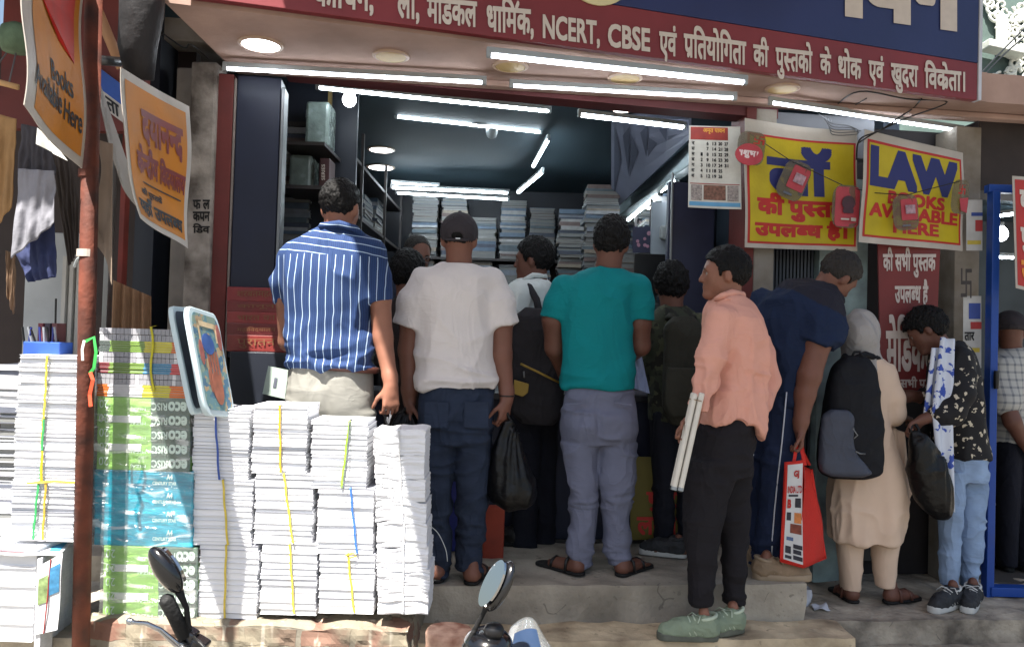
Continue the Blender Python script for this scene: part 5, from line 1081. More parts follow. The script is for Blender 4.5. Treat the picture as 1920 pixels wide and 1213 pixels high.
# left bike
yb1 = 2.0; hb = P(352, 1192, yb1)
t, head, sd, fr = bike(hb.x+.24, yb1+.03, (.12, -1, 0), 'black motorbike at the lower left whose dark mirror back faces us', hb.z+.0)
mb = MB(); gr0, gr1 = P(309, 1118, 1.97), P(346, 1190, 2.02)
mb.tube([gr1, P(372, 1216, 2.04), P(430, 1240, 2.05), P(530, 1262, 2.05)], .012, 12); put('handlebar', mb, m_black, t, smooth=True)
mb = MB(); mb.tube([gr0, gr0.lerp(gr1, .08), gr0.lerp(gr1, .5), gr1], [.011, .0185, .0175, .019], 16); put('grip', mb, m_rubber, t, smooth=True)
mb = MB()
rotm = Matrix(((1, 0, 0), (0, 1, 0), (0, 0, 1))); ax = (P(338, 1108, 1.98)-P(288, 1032, 1.98)).normalized(); zc_ = -ax; yc_ = Vector((.75, .66, 0)); yc_ = (yc_-zc_*yc_.dot(zc_)).normalized(); xc_ = yc_.cross(zc_); rotm = Matrix((xc_, yc_, zc_)).transposed()
c = P(311, 1068, 1.98); ell(mb, c, .036, .026, .066, rotm, 28, 18); sh = put('mirror', mb, m_gloss, t, smooth=True)
mb = MB(); 
pts = [c+yc_*.012+xc_*.025*math.cos(q)+zc_*.05*math.sin(q) for q in np.linspace(0, 6.2832, 29)[:-1]]; mb.prism(pts, yc_*.0125); put('mirror_glass', mb, m_mirror, sh)
mb = MB(); mb.tube([P(334, 1104, 1.985), P(342, 1122, 1.99), P(350, 1140, 2.0), P(353, 1180, 2.02), P(356, 1198, 2.03)], [.012, .008, .0065, .0085, .012], 12); put('mirror_stalk', mb, m_rubber, t, smooth=True)
mb = MB(); mb.tube([P(243, 1164, 1.93), P(252, 1166, 1.935), P(275, 1168, 1.94), P(300, 1180, 1.96), P(330, 1206, 1.99), P(362, 1216, 2.02)], [.009, .005, .0055, .0062, .008, .01], 12); ell(mb, P(243, 1164, 1.93), .0085, .0085, .0085); put('brake_lever', mb, m_chrome, t, smooth=True)
mb = MB(); mb.box(P(352, 1196, 2.03), (.035, .04, .05), Matrix.Rotation(.5, 3, 'Y')); mb.box(P(372, 1212, 2.03), (.04, .045, .045), Matrix.Rotation(.5, 3, 'Y')); put('switch_box', mb, m_gloss, t, bevel=.006)
mb = MB(); mb.tube([P(362, 1194, 2.0), P(376, 1206, 1.98), P(398, 1230, 1.97)], .004, 8); put('brake_cable', mb, m_wire, t, smooth=True)
# right bike
yb2 = 2.05; hb = P(960, 1222, yb2)
t, head, sd, fr = bike(hb.x+.02, yb2-.12, (-.1, 1, 0), 'black motorbike at the bottom centre with a bright mirror and clear fly screen', hb.z-.02)
mb = MB(); mb.tube([P(868, 1214, 2.0), P(910, 1222, 2.02), P(1000, 1230, 2.03), P(1100, 1236, 1.98)], .012, 12); put('handlebar', mb, m_black, t, smooth=True)
c = P(931, 1096, 1.97); ax = (P(951, 1060, 1.97)-P(911, 1134, 1.97)).normalized(); zc_ = ax; yc_ = Vector((-.91, -.40, .0)); yc_ = (yc_-zc_*yc_.dot(zc_)).normalized(); xc_ = yc_.cross(zc_); rotm = Matrix((xc_, yc_, zc_)).transposed()
mb = MB(); ell(mb, c-yc_*.008, .041, .020, .067, rotm, 28, 18); mr_ = put('mirror', mb, m_gloss, t, smooth=True)
mb = MB(); mb.prism([c+yc_*.010+xc_*.036*math.cos(q)+zc_*.061*math.sin(q) for q in np.linspace(0, 6.2832, 37)[:-1]], yc_*.006); put('mirror_glass', mb, m_mirror, mr_)
mb = MB(); mb.tube([P(914, 1132, 1.98), P(908, 1146, 1.99), P(884, 1192, 2.0), P(874, 1214, 2.0)], [.009, .006, .0065, .010], 12); put('mirror_stalk', mb, m_rubber, t, smooth=True)
mb = MB(); ell(mb, P(915, 1206, 2.02), .062, .07, .04); put('instrument_cowl', mb, m_gloss, t, smooth=True)
mb = MB(); ell(mb, P(926, 1182, 1.99), .026, .022, .022); put('knob', mb, m_black, t, smooth=True)
S = Sheet(P(958, 1160, 2.22), P(1020, 1186, 2.22), P(1062, 1240, 2.05), P(938, 1240, 2.05), wave=lambda u, v: .03*math.sin(3.14*u), edge=lambda u, v: Vector((0, 0, -.02*(2*u-1)**2*(1-v))))
mb = MB(); S.grid(mb, nu=20, nv=12, thick=.003); m_scr = mat('fly_screen', (210, 216, 220), .08, 0, trans=.85, alpha=.55); put('fly_screen', mb, m_scr, t, smooth=True)
mb = MB(); S.grid(mb, (.12, .36, .56, .98), 8, 8, lift=.003); ss = put('blue_sticker', mb, mat('sticker_sky', (30, 48, 74), .5, .1, 9), t)
# ================================================================ people: smooth distance fields turned into one continuous mesh per body or garment
def smin(a, b, k):
    h = np.clip(.5+.5*(b-a)/k, 0, 1); return b+(a-b)*h-k*h*(1-h)
def cone(a, b, ra, rb, k=.02, op='u', flat=None):
    """tapering limb from a to b; flat = (axis, factor) squeezes it along an axis"""
    a, b = np.array(a, float), np.array(b, float); m = max(ra, rb)
    def fn(X, Y, Z):
        px, py, pz = X-a[0], Y-a[1], Z-a[2]; d = b-a; L2 = max(float(d @ d), 1e-9)
        t = np.clip((px*d[0]+py*d[1]+pz*d[2])/L2, 0, 1); qx, qy, qz = px-t*d[0], py-t*d[1], pz-t*d[2]; r = ra+(rb-ra)*t
        if flat is not None:
            ax, f = flat; s = qx*ax[0]+qy*ax[1]+qz*ax[2]; return np.sqrt(np.maximum(qx*qx+qy*qy+qz*qz+s*s*(f*f-1), 1e-12))-r
        return np.sqrt(qx*qx+qy*qy+qz*qz)-r
    return (fn, np.minimum(a, b)-m, np.maximum(a, b)+m, k, op)
def ellip(c, rad, Rm=None, k=.02, op='u'):
    c = np.array(c, float); rad = np.array(rad, float); Rm = np.eye(3) if Rm is None else np.array(Rm, float); m = rad.max()
    def fn(X, Y, Z):
        x, y, z = X-c[0], Y-c[1], Z-c[2]; s = 0
        for i in range(3): s = s+((x*Rm[0, i]+y*Rm[1, i]+z*Rm[2, i])/rad[i])**2
        return (np.sqrt(s)-1)*rad.min()
    return (fn, c-m, c+m, k, op)
def catmull(rows, n=48):
    A = np.array(rows, float); A = A[np.argsort(A[:, 0])]; t = A[:, 0]; out = []
    z = np.linspace(t[0], t[-1], n); res = [z]
    m = np.gradient(A, t, axis=0) if len(A) > 2 else None
    for c in range(1, A.shape[1]):
        if m is None: res.append(np.interp(z, t, A[:, c])); continue
        i = np.clip(np.searchsorted(t, z)-1, 0, len(t)-2); h = t[i+1]-t[i]; u = (z-t[i])/h
        res.append((2*u**3-3*u**2+1)*A[i, c]+(u**3-2*u**2+u)*h*m[i, c]+(-2*u**3+3*u**2)*A[i+1, c]+(u**3-u**2)*h*m[i+1, c])
    return np.array(res)
def loft(rows, k=.03, e=2.3, yaw=0.0, op='u', pad=0.0):
    """rows (z, cx, cy, half width, half depth): horizontal slices"""
    T = catmull(rows); z, cx, cy, w, dp = T; w = np.maximum(w+pad, .004); dp = np.maximum(dp+pad, .004); cs, sn = math.cos(yaw), math.sin(yaw)
    def fn(X, Y, Z):
        zz = Z.ravel(); f = lambda a: np.interp(zz, z, a).reshape(Z.shape)
        x, y = X-f(cx), Y-f(cy); u = (x*cs+y*sn); v = (-x*sn+y*cs); W, D = f(w), f(dp)
        q = ((np.abs(u)/W)**e+(np.abs(v)/D)**e)**(1/e); d = (q-1)*np.minimum(W, D)
        return np.maximum(d, np.maximum(Z-z[-1], z[0]-Z))
    m = max(w.max(), dp.max())
    return (fn, np.array([cx.min()-m, cy.min()-m, z[0]]), np.array([cx.max()+m, cy.max()+m, z[-1]]), k, op)
def cutplane(p, n, lo, hi, k=.004):
    """removes the side n points to"""
    p, n = np.array(p, float), np.array(n, float)
    return (lambda X, Y, Z: -((X-p[0])*n[0]+(Y-p[1])*n[1]+(Z-p[2])*n[2]), np.array(lo, float), np.array(hi, float), k, 's')
def nets(prims, h, smooth=2):
    us = [p for p in prims if p[4] == 'u']; lo = np.min([p[1] for p in us], 0)-4*h; hi = np.max([p[2] for p in us], 0)+4*h
    n = np.ceil((hi-lo)/h).astype(int)+1; v = np.full(n, .2, np.float32)
    for fn, a, b, k, op in prims:
        m = k+3*h; i0 = np.clip(np.floor((a-m-lo)/h).astype(int), 0, n); i1 = np.clip(np.ceil((b+m-lo)/h).astype(int)+1, 0, n)
        if (i1 <= i0).any(): continue
        X = (lo[0]+h*np.arange(i0[0], i1[0]))[:, None, None]; Y = (lo[1]+h*np.arange(i0[1], i1[1]))[None, :, None]; Z = (lo[2]+h*np.arange(i0[2], i1[2]))[None, None, :]
        d = np.broadcast_to(fn(X, Y, Z), (i1-i0)).astype(np.float32); sl = v[i0[0]:i1[0], i0[1]:i1[1], i0[2]:i1[2]]
        if op == 'u': sl[...] = smin(sl, d, k)
        else: sl[...] = -smin(-sl, d, k)
    s = v < 0; cs = np.zeros(n-1, np.int8); off = [(a, b, c) for a in (0, 1) for b in (0, 1) for c in (0, 1)]
    for a, b, c in off: cs += s[a:n[0]-1+a, b:n[1]-1+b, c:n[2]-1+c]
    mix = (cs > 0) & (cs < 8); ids = np.argwhere(mix); idx = np.full(n-1, -1, np.int64); idx[mix] = np.arange(len(ids)); acc = np.zeros((len(ids), 3)); cnt = np.zeros(len(ids))
    for a in off:
        for ax in range(3):
            if a[ax]: continue
            b = list(a); b[ax] = 1; ia, ib = ids+np.array(a), ids+np.array(b); va, vb = v[tuple(ia.T)], v[tuple(ib.T)]; mm = (va < 0) != (vb < 0)
            t = np.where(mm, va/np.where(mm, va-vb, 1), 0); q = np.tile(np.array(a, float), (len(ids), 1)); q[:, ax] = t; acc[mm] += q[mm]; cnt[mm] += 1
    V = lo+(ids+acc/cnt[:, None])*h; Fs = []
    for ax in range(3):
        o1, o2 = [(1, 2), (2, 0), (0, 1)][ax]; sl0 = [slice(1, -1)]*3; sl0[ax] = slice(0, -1); sl1 = [slice(1, -1)]*3; sl1[ax] = slice(1, None)
        A, B = s[tuple(sl0)], s[tuple(sl1)]; g = np.argwhere(A != B)
        if len(g) == 0: continue
        fl = A[tuple(g.T)]; base = g.copy(); 
        for q in range(3):
            if q != ax: base[:, q] += 1
        def cell(d1, d2):
            c = base.copy(); c[:, o1] -= d1; c[:, o2] -= d2; return idx[tuple(c.T)]
        q = np.stack([cell(1, 1), cell(0, 1), cell(0, 0), cell(1, 0)], 1); q[~fl] = q[~fl][:, ::-1]; Fs.append(q)
    Fc = np.concatenate(Fs); Fc = Fc[(Fc >= 0).all(1)]
    for _ in range(smooth):
        sm = np.zeros_like(V); c = np.zeros(len(V))
        for i in range(4):
            a, b = Fc[:, i], Fc[:, (i+1) % 4]; np.add.at(sm, a, V[b]); np.add.at(sm, b, V[a]); np.add.at(c, a, 1); np.add.at(c, b, 1)
        V = .5*V+.5*sm/np.maximum(c, 1)[:, None]
    return V, Fc
def vnorm(V, Fc):
    n = np.cross(V[Fc[:, 2]]-V[Fc[:, 0]], V[Fc[:, 3]]-V[Fc[:, 1]]); N = np.zeros_like(V)
    for i in range(4): np.add.at(N, Fc[:, i], n)
    return N/np.maximum(np.linalg.norm(N, axis=1), 1e-12)[:, None]
def folds(V, Fc, specs):
    """cloth folds: (amplitude, frequencies xyz, seed, mask function or None)"""
    N = vnorm(V, Fc); D = np.zeros(len(V))
    for amp, fr, seed, mask in specs:
        w = V*np.array(fr)+1.1*(noise3(V*np.array(fr)*.6, seed+9)[:, None]-.5); n = noise3(w, seed); r = (1-np.abs(2*n-1))**2-.48
        D += 1.9*amp*r*(mask(V) if mask else 1)
    return V+N*D[:, None]
def body_obj(name, V, Fc, m, parent=None, org=None, midx=None):
    o0 = np.array(wpos(parent)) if parent else np.array(org); me = mesh(name, [], [], [])
    me = bpy.data.meshes.new(name); n = len(V); f = len(Fc); me.vertices.add(n); me.vertices.foreach_set('co', (V-o0).astype(np.float32).ravel())
    me.loops.add(f*4); me.loops.foreach_set('vertex_index', Fc.astype(np.int32).ravel()); me.polygons.add(f); me.polygons.foreach_set('loop_start', np.arange(0, f*4, 4, dtype=np.int32)); me.polygons.foreach_set('loop_total', np.full(f, 4, np.int32))
    me.update(calc_edges=True); me.validate()
    for q in (m if isinstance(m, list) else [m]): me.materials.append(q)
    if midx is not None: me.polygons.foreach_set('material_index', midx.astype(np.int32))
    me.polygons.foreach_set('use_smooth', [True]*len(me.polygons)); me.update()
    return link(name, me, parent, (0, 0, 0) if parent else tuple(o0))
# materials
def skin(name, rgb): return mat('skin_'+name, rgb, .5, .12, 14, .12, 160, spec=.35)
def fabric(name, rgb, var=.10, bump=.25, rough=.85, crease=.45):
    """cloth: weave-fine bump plus sharp creases"""
    k = 'fabric_'+name; new = k not in MATS; m = mat(k, rgb, rough, var, 7, 0, 220, spec=.2)
    if new:
        N, L, b = nodes_of(m); tc = N.new('ShaderNodeTexCoord'); prev = None
        for sc, dist, st, dst, strn in ((5.5, 1.4, (1, 1, .5), .028, crease*.75), (11, 1.0, (.5, .5, 1.5), .010, crease*.55), (320, 0, (1, 1, 1), .002, bump)):
            mp = N.new('ShaderNodeMapping'); mp.inputs['Scale'].default_value = st; mp.inputs['Rotation'].default_value = (.3, .2, .5); L.new(tc.outputs['Object'], mp.inputs[0])
            no = N.new('ShaderNodeTexNoise'); no.inputs['Scale'].default_value = sc; no.inputs['Detail'].default_value = 2; no.inputs['Distortion'].default_value = dist; L.new(mp.outputs[0], no.inputs[0])
            h = no.outputs['Fac']
            if sc < 100: h = mth(N, L, 'SUBTRACT', 1.0, mth(N, L, 'POWER', mth(N, L, 'ABSOLUTE', mth(N, L, 'MULTIPLY', mth(N, L, 'SUBTRACT', h, .5), 2.6)), .6))
            bp = N.new('ShaderNodeBump'); bp.inputs['Strength'].default_value = strn; bp.inputs['Distance'].default_value = dst; L.new(h, bp.inputs['Height'])
            if prev: L.new(prev, bp.inputs['Normal'])
            prev = bp.outputs[0]
        L.new(prev, b.inputs['Normal'])
    return m
m_hair = mat('black_hair', (11, 10, 11), .55, .35, 60, .9, 150, spec=.22, stretch=(1, 1, .4)); m_greyhair = mat('greying_hair', (38, 33, 30), .6, .4, 70, .8, 150, stretch=(1, 1, .4)); m_lip = mat('lips', (110, 62, 56), .5, .1, 30); m_eye = mat('eye_white', (150, 144, 138), .3, .05, 10); m_iris = mat('iris', (26, 18, 14), .2, 0)
class Head:
    def __init__(s, px, py, d, yaw, pitch=0, tilt=0, sc=1.0):
        s.c = np.array(P(px, py, d)); s.s = sc; a = R(yaw); f = Vector((math.sin(a), math.cos(a), 0)); r = Vector((f.y, -f.x, 0)); u = Vector((0, 0, 1))
        q = Matrix.Rotation(R(pitch), 3, r); f, u = q @ f, q @ u; q = Matrix.Rotation(R(tilt), 3, f); r, u = q @ r, q @ u
        s.R = np.array([[r.x, f.x, u.x], [r.y, f.y, u.y], [r.z, f.z, u.z]])
    def w(s, x, y, z): return s.c+s.R @ (np.array([x, y, z])*s.s)
    def local(s, X, Y, Z):
        x, y, z = X-s.c[0], Y-s.c[1], Z-s.c[2]; Q = s.R; return [(x*Q[0, i]+y*Q[1, i]+z*Q[2, i])/s.s for i in range(3)]
    def prims(s, neck, nr=.056):
        w, z = s.w, s.s; c = lambda a, b, ra, rb, k=.02, op='u': cone(w(*a), w(*b), ra*z, rb*z, k*z, op); E = lambda a, r, k=.02, op='u': ellip(w(*a), np.array(r)*z, s.R, k*z, op)
        return [E((0, -.006, .035), (.075, .096, .088)), E((0, .042, -.022), (.060, .050, .064), .03), c((0, .03, -.05), (0, .058, -.088), .050, .028, .03), c((-.032, .078, .024), (.032, .078, .024), .013, .013, .02),
                c((0, .090, .012), (0, .108, -.026), .008, .0115, .012), E((-.013, .098, -.030), (.009, .011, .008), .008), E((.013, .098, -.030), (.009, .011, .008), .008), c((-.018, .088, -.053), (.018, .088, -.053), .0075, .0075, .008), c((-.015, .087, -.064), (.015, .087, -.064), .008, .008, .008), E((0, .075, -.096), (.020, .018, .015), .02),
                E((-.079, -.012, -.004), (.011, .020, .032), .008), E((.079, -.012, -.004), (.011, .020, .032), .008), E((-.032, .094, .004), (.016, .010, .009), .012, 's'), E((.032, .094, .004), (.016, .010, .009), .012, 's'),
                cone(w(0, -.022, -.03), neck, nr*z, nr*z*1.12, .03)]
    def hair(s, height=.012, back=-.06, front=.07, side=-.015, seed=0, amp=.012, curly=0, extra=0):
        """hair cap cut off along the hairline"""
        z = s.s
        def fn(X, Y, Z):
            x, y, q = s.local(X, Y, Z); d = (np.sqrt((x/(.079+height*.6+extra))**2+((y+.012)/(.098+height*.8+extra))**2+((q-.038)/(.089+height+extra))**2)-1)*.085
            zc = np.interp(y.ravel(), [-.09, -.04, -.015, .012, .022, .04, .07, .1], [back, back+.006, .012, .018, side, .036, front, front+.012]).reshape(y.shape); return np.maximum(d, (zc-q)*.9)*z
        c = np.array(s.w(0, 0, .035)); V, Fc = nets([(fn, c-.14*z, c+.14*z, .01, 'u')], .0045, 1); N = vnorm(V, Fc)
        V = V+N*((noise3(V*np.array([60, 60, 34]), seed)-.5)*amp*.8+(noise3(V*np.array([150, 150, 90]), seed+2)-.5)*amp*.9)[:, None]; return V, Fc
def add_face(t, h, lids=True):
    for sx in (-1, 1):
        mb = MB(); rm = Matrix(h.R.tolist()); c = h.w(sx*.032, .0745, .004); ell(mb, c, .0125*h.s, .0125*h.s, .0105*h.s, rm, 14, 10); e = put('eye', mb, m_eye, t, smooth=True)
        mb = MB(); ell(mb, h.w(sx*.031, .084, .004), .0064*h.s, .0035*h.s, .0058*h.s, rm, 12, 8); put('iris', mb, m_iris, e, smooth=True)
        mb = MB(); pts = [h.w(sx*a, b, q) for a, b, q in ((.012, .0945, .021), (.026, .0935, .0265), (.04, .085, .026), (.05, .073, .02))]; mb.tube([Vector(p) for p in pts], [.0028*h.s, .004*h.s, .0036*h.s, .002*h.s], 8); put('eyebrow', mb, m_hair, t, smooth=True)
def hand(w, f, pn, ts, curl=.5, sc=1.0, spread=.012, thumb=.3, lens=(.068, .076, .071, .055)):
    """w wrist, f along the fingers, pn palm side, ts = thumb side sign; returns prims"""
    w, f, pn = (Vector(q) for q in (w, f, pn)); f.normalize(); pn = (pn-f*pn.dot(f)).normalized(); s = f.cross(pn)*ts; o = []
    L = lambda a, b, c: w+(f*a+s*b+pn*c)*sc
    for i in range(4): o.append(cone(L(.008, .020-.0125*i, 0), L(.088-.004*abs(i-1), .032-.0205*i, 0), .0155*sc, .0115*sc, .012))
    o.append(cone(L(-.02, 0, 0), L(.03, 0, 0), .025*sc, .024*sc, .02, flat=(pn, 1.25)))
    for i in range(4):
        c = curl*(1+.12*i) if not isinstance(curl, (tuple, list)) else curl[i]
        p = L(.090-.005*abs(i-1), .033-.0215*i, 0); a = c*.5; dirs = f+s*(.06-.05*i)*spread*8
        for q, (fr, r) in enumerate(((.46, .0092), (.31, .0082), (.23, .0072))):
            d = (dirs.normalized()*math.cos(a)+pn*math.sin(a)); p2 = p+d*lens[i]*fr*sc*1.05; o.append(cone(p, p2, r*sc, (r-.0007)*sc, .004)); p = p2; a += c
    p = L(.022, .028, .006); d = (f*.65+s*.62+pn*thumb).normalized(); p2 = p+d*.042*sc; o.append(cone(p, p2, .0135*sc, .0105*sc, .01)); d = (f*.85+s*.25+pn*(thumb+.2)).normalized(); p3 = p2+d*.033*sc; o.append(cone(p2, p3, .0102*sc, .0092*sc, .005)); o.append(cone(p3, p3+d*.022*sc, .0092*sc, .0072*sc, .005))
    return o
def shoe(t, heel, dr, L, mu, ms, h=.085, name='shoe', laces=None, wid=1.0):
    heel = Vector(heel); dr = Vector((dr[0], dr[1], 0)).normalized(); up = Vector((0, 0, 1)); sd = dr.cross(up); q = lambda a, b, c: heel+dr*a+sd*b+up*c; W = wid
    pr = [cone(q(.045, 0, .052), q(L-.05, 0, .038), .037*W, .028*W, .03), cone(q(.045, 0, .05), q(.055, 0, h+.012), .039*W, .037*W, .03), cone(q(L*.55, .008, .048), q(L-.045, .004, .036), .038*W, .027*W, .03), cone(q(.06, 0, .06), q(L*.62, 0, .055), .040*W, .034*W, .03)]
    pr.append(cutplane(q(0, 0, .024), (0, 0, -1), heel-Vector((.4, .4, .1)), heel+Vector((.4, .4, .3)))); pr.append(cutplane(q(.05, 0, h+.022), (-.18*dr.x, -.18*dr.y, 1), heel-Vector((.4, .4, .1)), heel+Vector((.4, .4, .3))))
    V, Fc = nets(pr, .006, 1); V = folds(V, Fc, [(.003, (30, 30, 40), 4, None)]); s = body_obj(name, V, Fc, mu, t)
    def fn(X, Y, Z):
        ex, ey = X-heel.x, Y-heel.y; u = ex*dr.x+ey*dr.y; v = ex*sd.x+ey*sd.y-.006*np.sin(u/L*3.1); tt = np.clip((u-.04)/(L-.085), 0, 1); r = (.036+.008*np.sin(tt*3.1))*W; d = np.sqrt((u-(.04+tt*(L-.085)))**2+v*v)-r; zt = .033+.014*np.clip((.1-u)/.1, 0, 1)+.006*np.clip((u-L+.06)/.06, 0, 1)
        return np.maximum(d, np.maximum(Z-heel.z-zt, heel.z-Z+.001))
    V, Fc = nets([(fn, np.array(heel)-np.array([L+.05, L+.05, .01]), np.array(heel)+np.array([L+.05, L+.05, .06]), .004, 'u')], .006, 1); body_obj('sole', V, Fc, ms, s)
    mb = MB(); mb.tube([q(.055+.040*math.cos(a_), .036*W*math.sin(a_), h+.014-.010*math.cos(a_)) for a_ in np.linspace(0, 6.2832, 21)], .008, 8); put('collar', mb, laces if laces else mu, s, smooth=True)
    for sx in (-1, 1):
        if not laces: break
        for k_ in range(3):
            mb = MB(); mb.tube([q(L*(.30+.09*k_), sx*.041*W, .034), q(L*(.36+.09*k_), sx*.036*W, .062), q(L*(.40+.08*k_), sx*.02*W, .088-k_*.006)], .0032, 6); put('side_strip', mb, laces, s, smooth=True)
    if laces:
        mb = MB()
        for i in range(4): a = L*.40+i*.022; mb.tube([q(a, -.028, .092-i*.006), q(a+.005, 0, .108-i*.007), q(a, .028, .092-i*.006)], .0036, 6)
        mb.tube([q(L*.36, 0, .106), q(L*.40, .03, .110), q(L*.45, .05, .088)], .0028, 6); mb.tube([q(L*.36, 0, .106), q(L*.33, -.03, .112), q(L*.38, -.05, .09)], .0028, 6); put('laces', mb, laces, s, smooth=True)
    return s
def foot_prims(heel, dr, L):
    heel = Vector(heel); dr = Vector((dr[0], dr[1], 0)).normalized(); up = Vector((0, 0, 1)); sd = dr.cross(up); q = lambda a, b, c: tuple(heel+dr*a+sd*b+up*c)
    o = [cone(q(.035, 0, .045), q(.05, 0, .10), .032, .024, .02), cone(q(.035, 0, .04), q(L*.7, 0, .035), .031, .026, .03), cone(q(L*.35, .012, .035), q(L*.76, .016, .030), .026, .020, .02), cone(q(L*.35, -.012, .03), q(L*.70, -.022, .027), .022, .016, .02)]
    for i in range(5): o.append(cone(q(L*(.74-.02*i), .028-.0145*i, .026), q(L*(.96-.045*i), .030-.0155*i, .022), .0115-.0012*i, .010-.001*i, .006))
    return o
def sandal(t, heel, dr, L, m, strap_m):
    heel = Vector(heel); dr = Vector((dr[0], dr[1], 0)).normalized(); up = Vector((0, 0, 1)); sd = dr.cross(up)
    def fn(X, Y, Z):
        ex, ey = X-heel.x, Y-heel.y; u = ex*dr.x+ey*dr.y; v = ex*sd.x+ey*sd.y; tt = np.clip((u-.03)/(L-.06), 0, 1); r = .036+.011*tt; d = np.sqrt((u-(.03+tt*(L-.06)))**2+v*v)-r; return np.maximum(d, np.maximum(Z-heel.z-.018, heel.z-Z+.001))
    V, Fc = nets([(fn, np.array(heel)-np.array([L+.05, L+.05, .01]), np.array(heel)+np.array([L+.05, L+.05, .03]), .004, 'u')], .005, 1); s = body_obj('sandal', V, Fc, m, t)
    for a, hgt in ((L*.28, .088), (L*.62, .062)):
        mb = MB(); mb.tube([heel+dr*a-sd*.044+up*.015, heel+dr*a-sd*.036+up*hgt*.75, heel+dr*a+up*hgt, heel+dr*a+sd*.036+up*hgt*.75, heel+dr*a+sd*.044+up*.015], .008, 8); put('strap', mb, strap_m, s, smooth=True)
    return s
def rows3(rows, d, ratio=.6, pad=0.0, dmin=None):
    """silhouette rows (py, xl, xr[, dy[, depth]]) to loft rows"""
    o = []
    for r in rows:
        py, xl, xr = r[:3]; dy = r[3] if len(r) > 3 else 0; y = d+dy; c = P((xl+xr)/2, py, y); w = max((xr-xl)/2/F*y+pad, .004)
        dp = (r[4] if len(r) > 4 and r[4] is not None else w*ratio)+(pad if len(r) > 4 and r[4] is not None else 0); o.append((c.z, c.x, c.y, w, max(dp, .004)))
    return o
def limb(pts, d, k=.02, scale=1.0, flat=None):
    """(px, py, dy, radius in photo pixels) points to a chain of tapering cones"""
    o = []; q = [(P(a, b, d+c), r/F*(d+c)*scale) for a, b, c, r in pts]
    for (a, ra), (b, rb) in zip(q, q[1:]): o.append(cone(a, b, ra, rb, k, flat=flat))
    return o
def sleeve(pts, d, k, p, n, scale=1.0):
    """a sleeve that ends in a clean cuff: limb cut by the plane through p facing n"""
    cs = limb(pts, d, k, scale); p, n = np.array(p, float), np.array(n, float); n = n/np.linalg.norm(n)
    def fn(X, Y, Z):
        v = None
        for f, a, b, kk, op in cs: q = f(X, Y, Z); v = q if v is None else smin(v, q, kk)
        return np.maximum(v, (X-p[0])*n[0]+(Y-p[1])*n[1]+(Z-p[2])*n[2])
    return (fn, np.min([c[1] for c in cs], 0), np.max([c[2] for c in cs], 0), k, 'u')
def person(label, base, parts, m, h=.007):
    """the body: one continuous mesh, top-level"""
    V, Fc = nets(parts, h, 2); o = body_obj('person', V, Fc, m, org=base); return tag(o, label, 'person')
def garment(name, t, prims, m, fold=(), h=.008, sm=2, label=None):
    V, Fc = nets(prims, h, sm)
    if fold: V = folds(V, Fc, fold)
    o = body_obj(name, V, Fc, m, t)
    if label: o['label'] = label
    return o
def crease(a, b, d, back, r0=.004, r1=.012):
    """a soft groove down the back of trousers"""
    pa, pb = P(a[0], a[1], d-back), P(b[0], b[1], d-back+.012); return cone(pa, pb, r0, r1, .03, 's')
def zmask(z0, z1, inv=False): return lambda V: (1-np.clip((V[:, 2]-z0)/(z1-z0), 0, 1)) if not inv else np.clip((V[:, 2]-z0)/(z1-z0), 0, 1)
def zpx(py, d, px=960): return P(px, py, d).z
# ---------------------------------------------------------------- patterned cloth
def stripe_material():
    m = mat('striped_shirt', (40, 84, 164), .85, 0); N, L, b = nodes_of(m); tc = N.new('ShaderNodeTexCoord'); sp = N.new('ShaderNodeSeparateXYZ')
    no = N.new('ShaderNodeTexNoise'); no.inputs['Scale'].default_value = 6; L.new(tc.outputs['Object'], no.inputs[0]); ad = N.new('ShaderNodeVectorMath'); ad.operation = 'MULTIPLY_ADD'; L.new(no.outputs['Color'], ad.inputs[0]); ad.inputs[1].default_value = (.022, .022, .022); L.new(tc.outputs['Object'], ad.inputs[2]); L.new(ad.outputs[0], sp.inputs[0])
    def line(src, per, wid): 
        a = mth(N, L, 'DIVIDE', src, per); f = mth(N, L, 'FRACT', a); return mth(N, L, 'LESS_THAN', f, wid)
    x = line(sp.outputs['X'], .034, .10); z = line(mth(N, L, 'ADD', sp.outputs['Z'], mth(N, L, 'MULTIPLY', sp.outputs['X'], .12)), .034, .10); yk = mth(N, L, 'GREATER_THAN', sp.outputs['Z'], STRIPE_Z)
    k = mth(N, L, 'ADD', mth(N, L, 'MULTIPLY', x, mth(N, L, 'SUBTRACT', 1.0, yk)), mth(N, L, 'MULTIPLY', z, yk))
    fine = line(sp.outputs['X'], .0085, .3); base = mixc(N, L, mth(N, L, 'MULTIPLY', fine, .6), lin((27, 50, 92)), lin((40, 66, 112)))
    L.new(mixc(N, L, k, base, lin((160, 180, 204))), b.inputs['Base Color']); return m
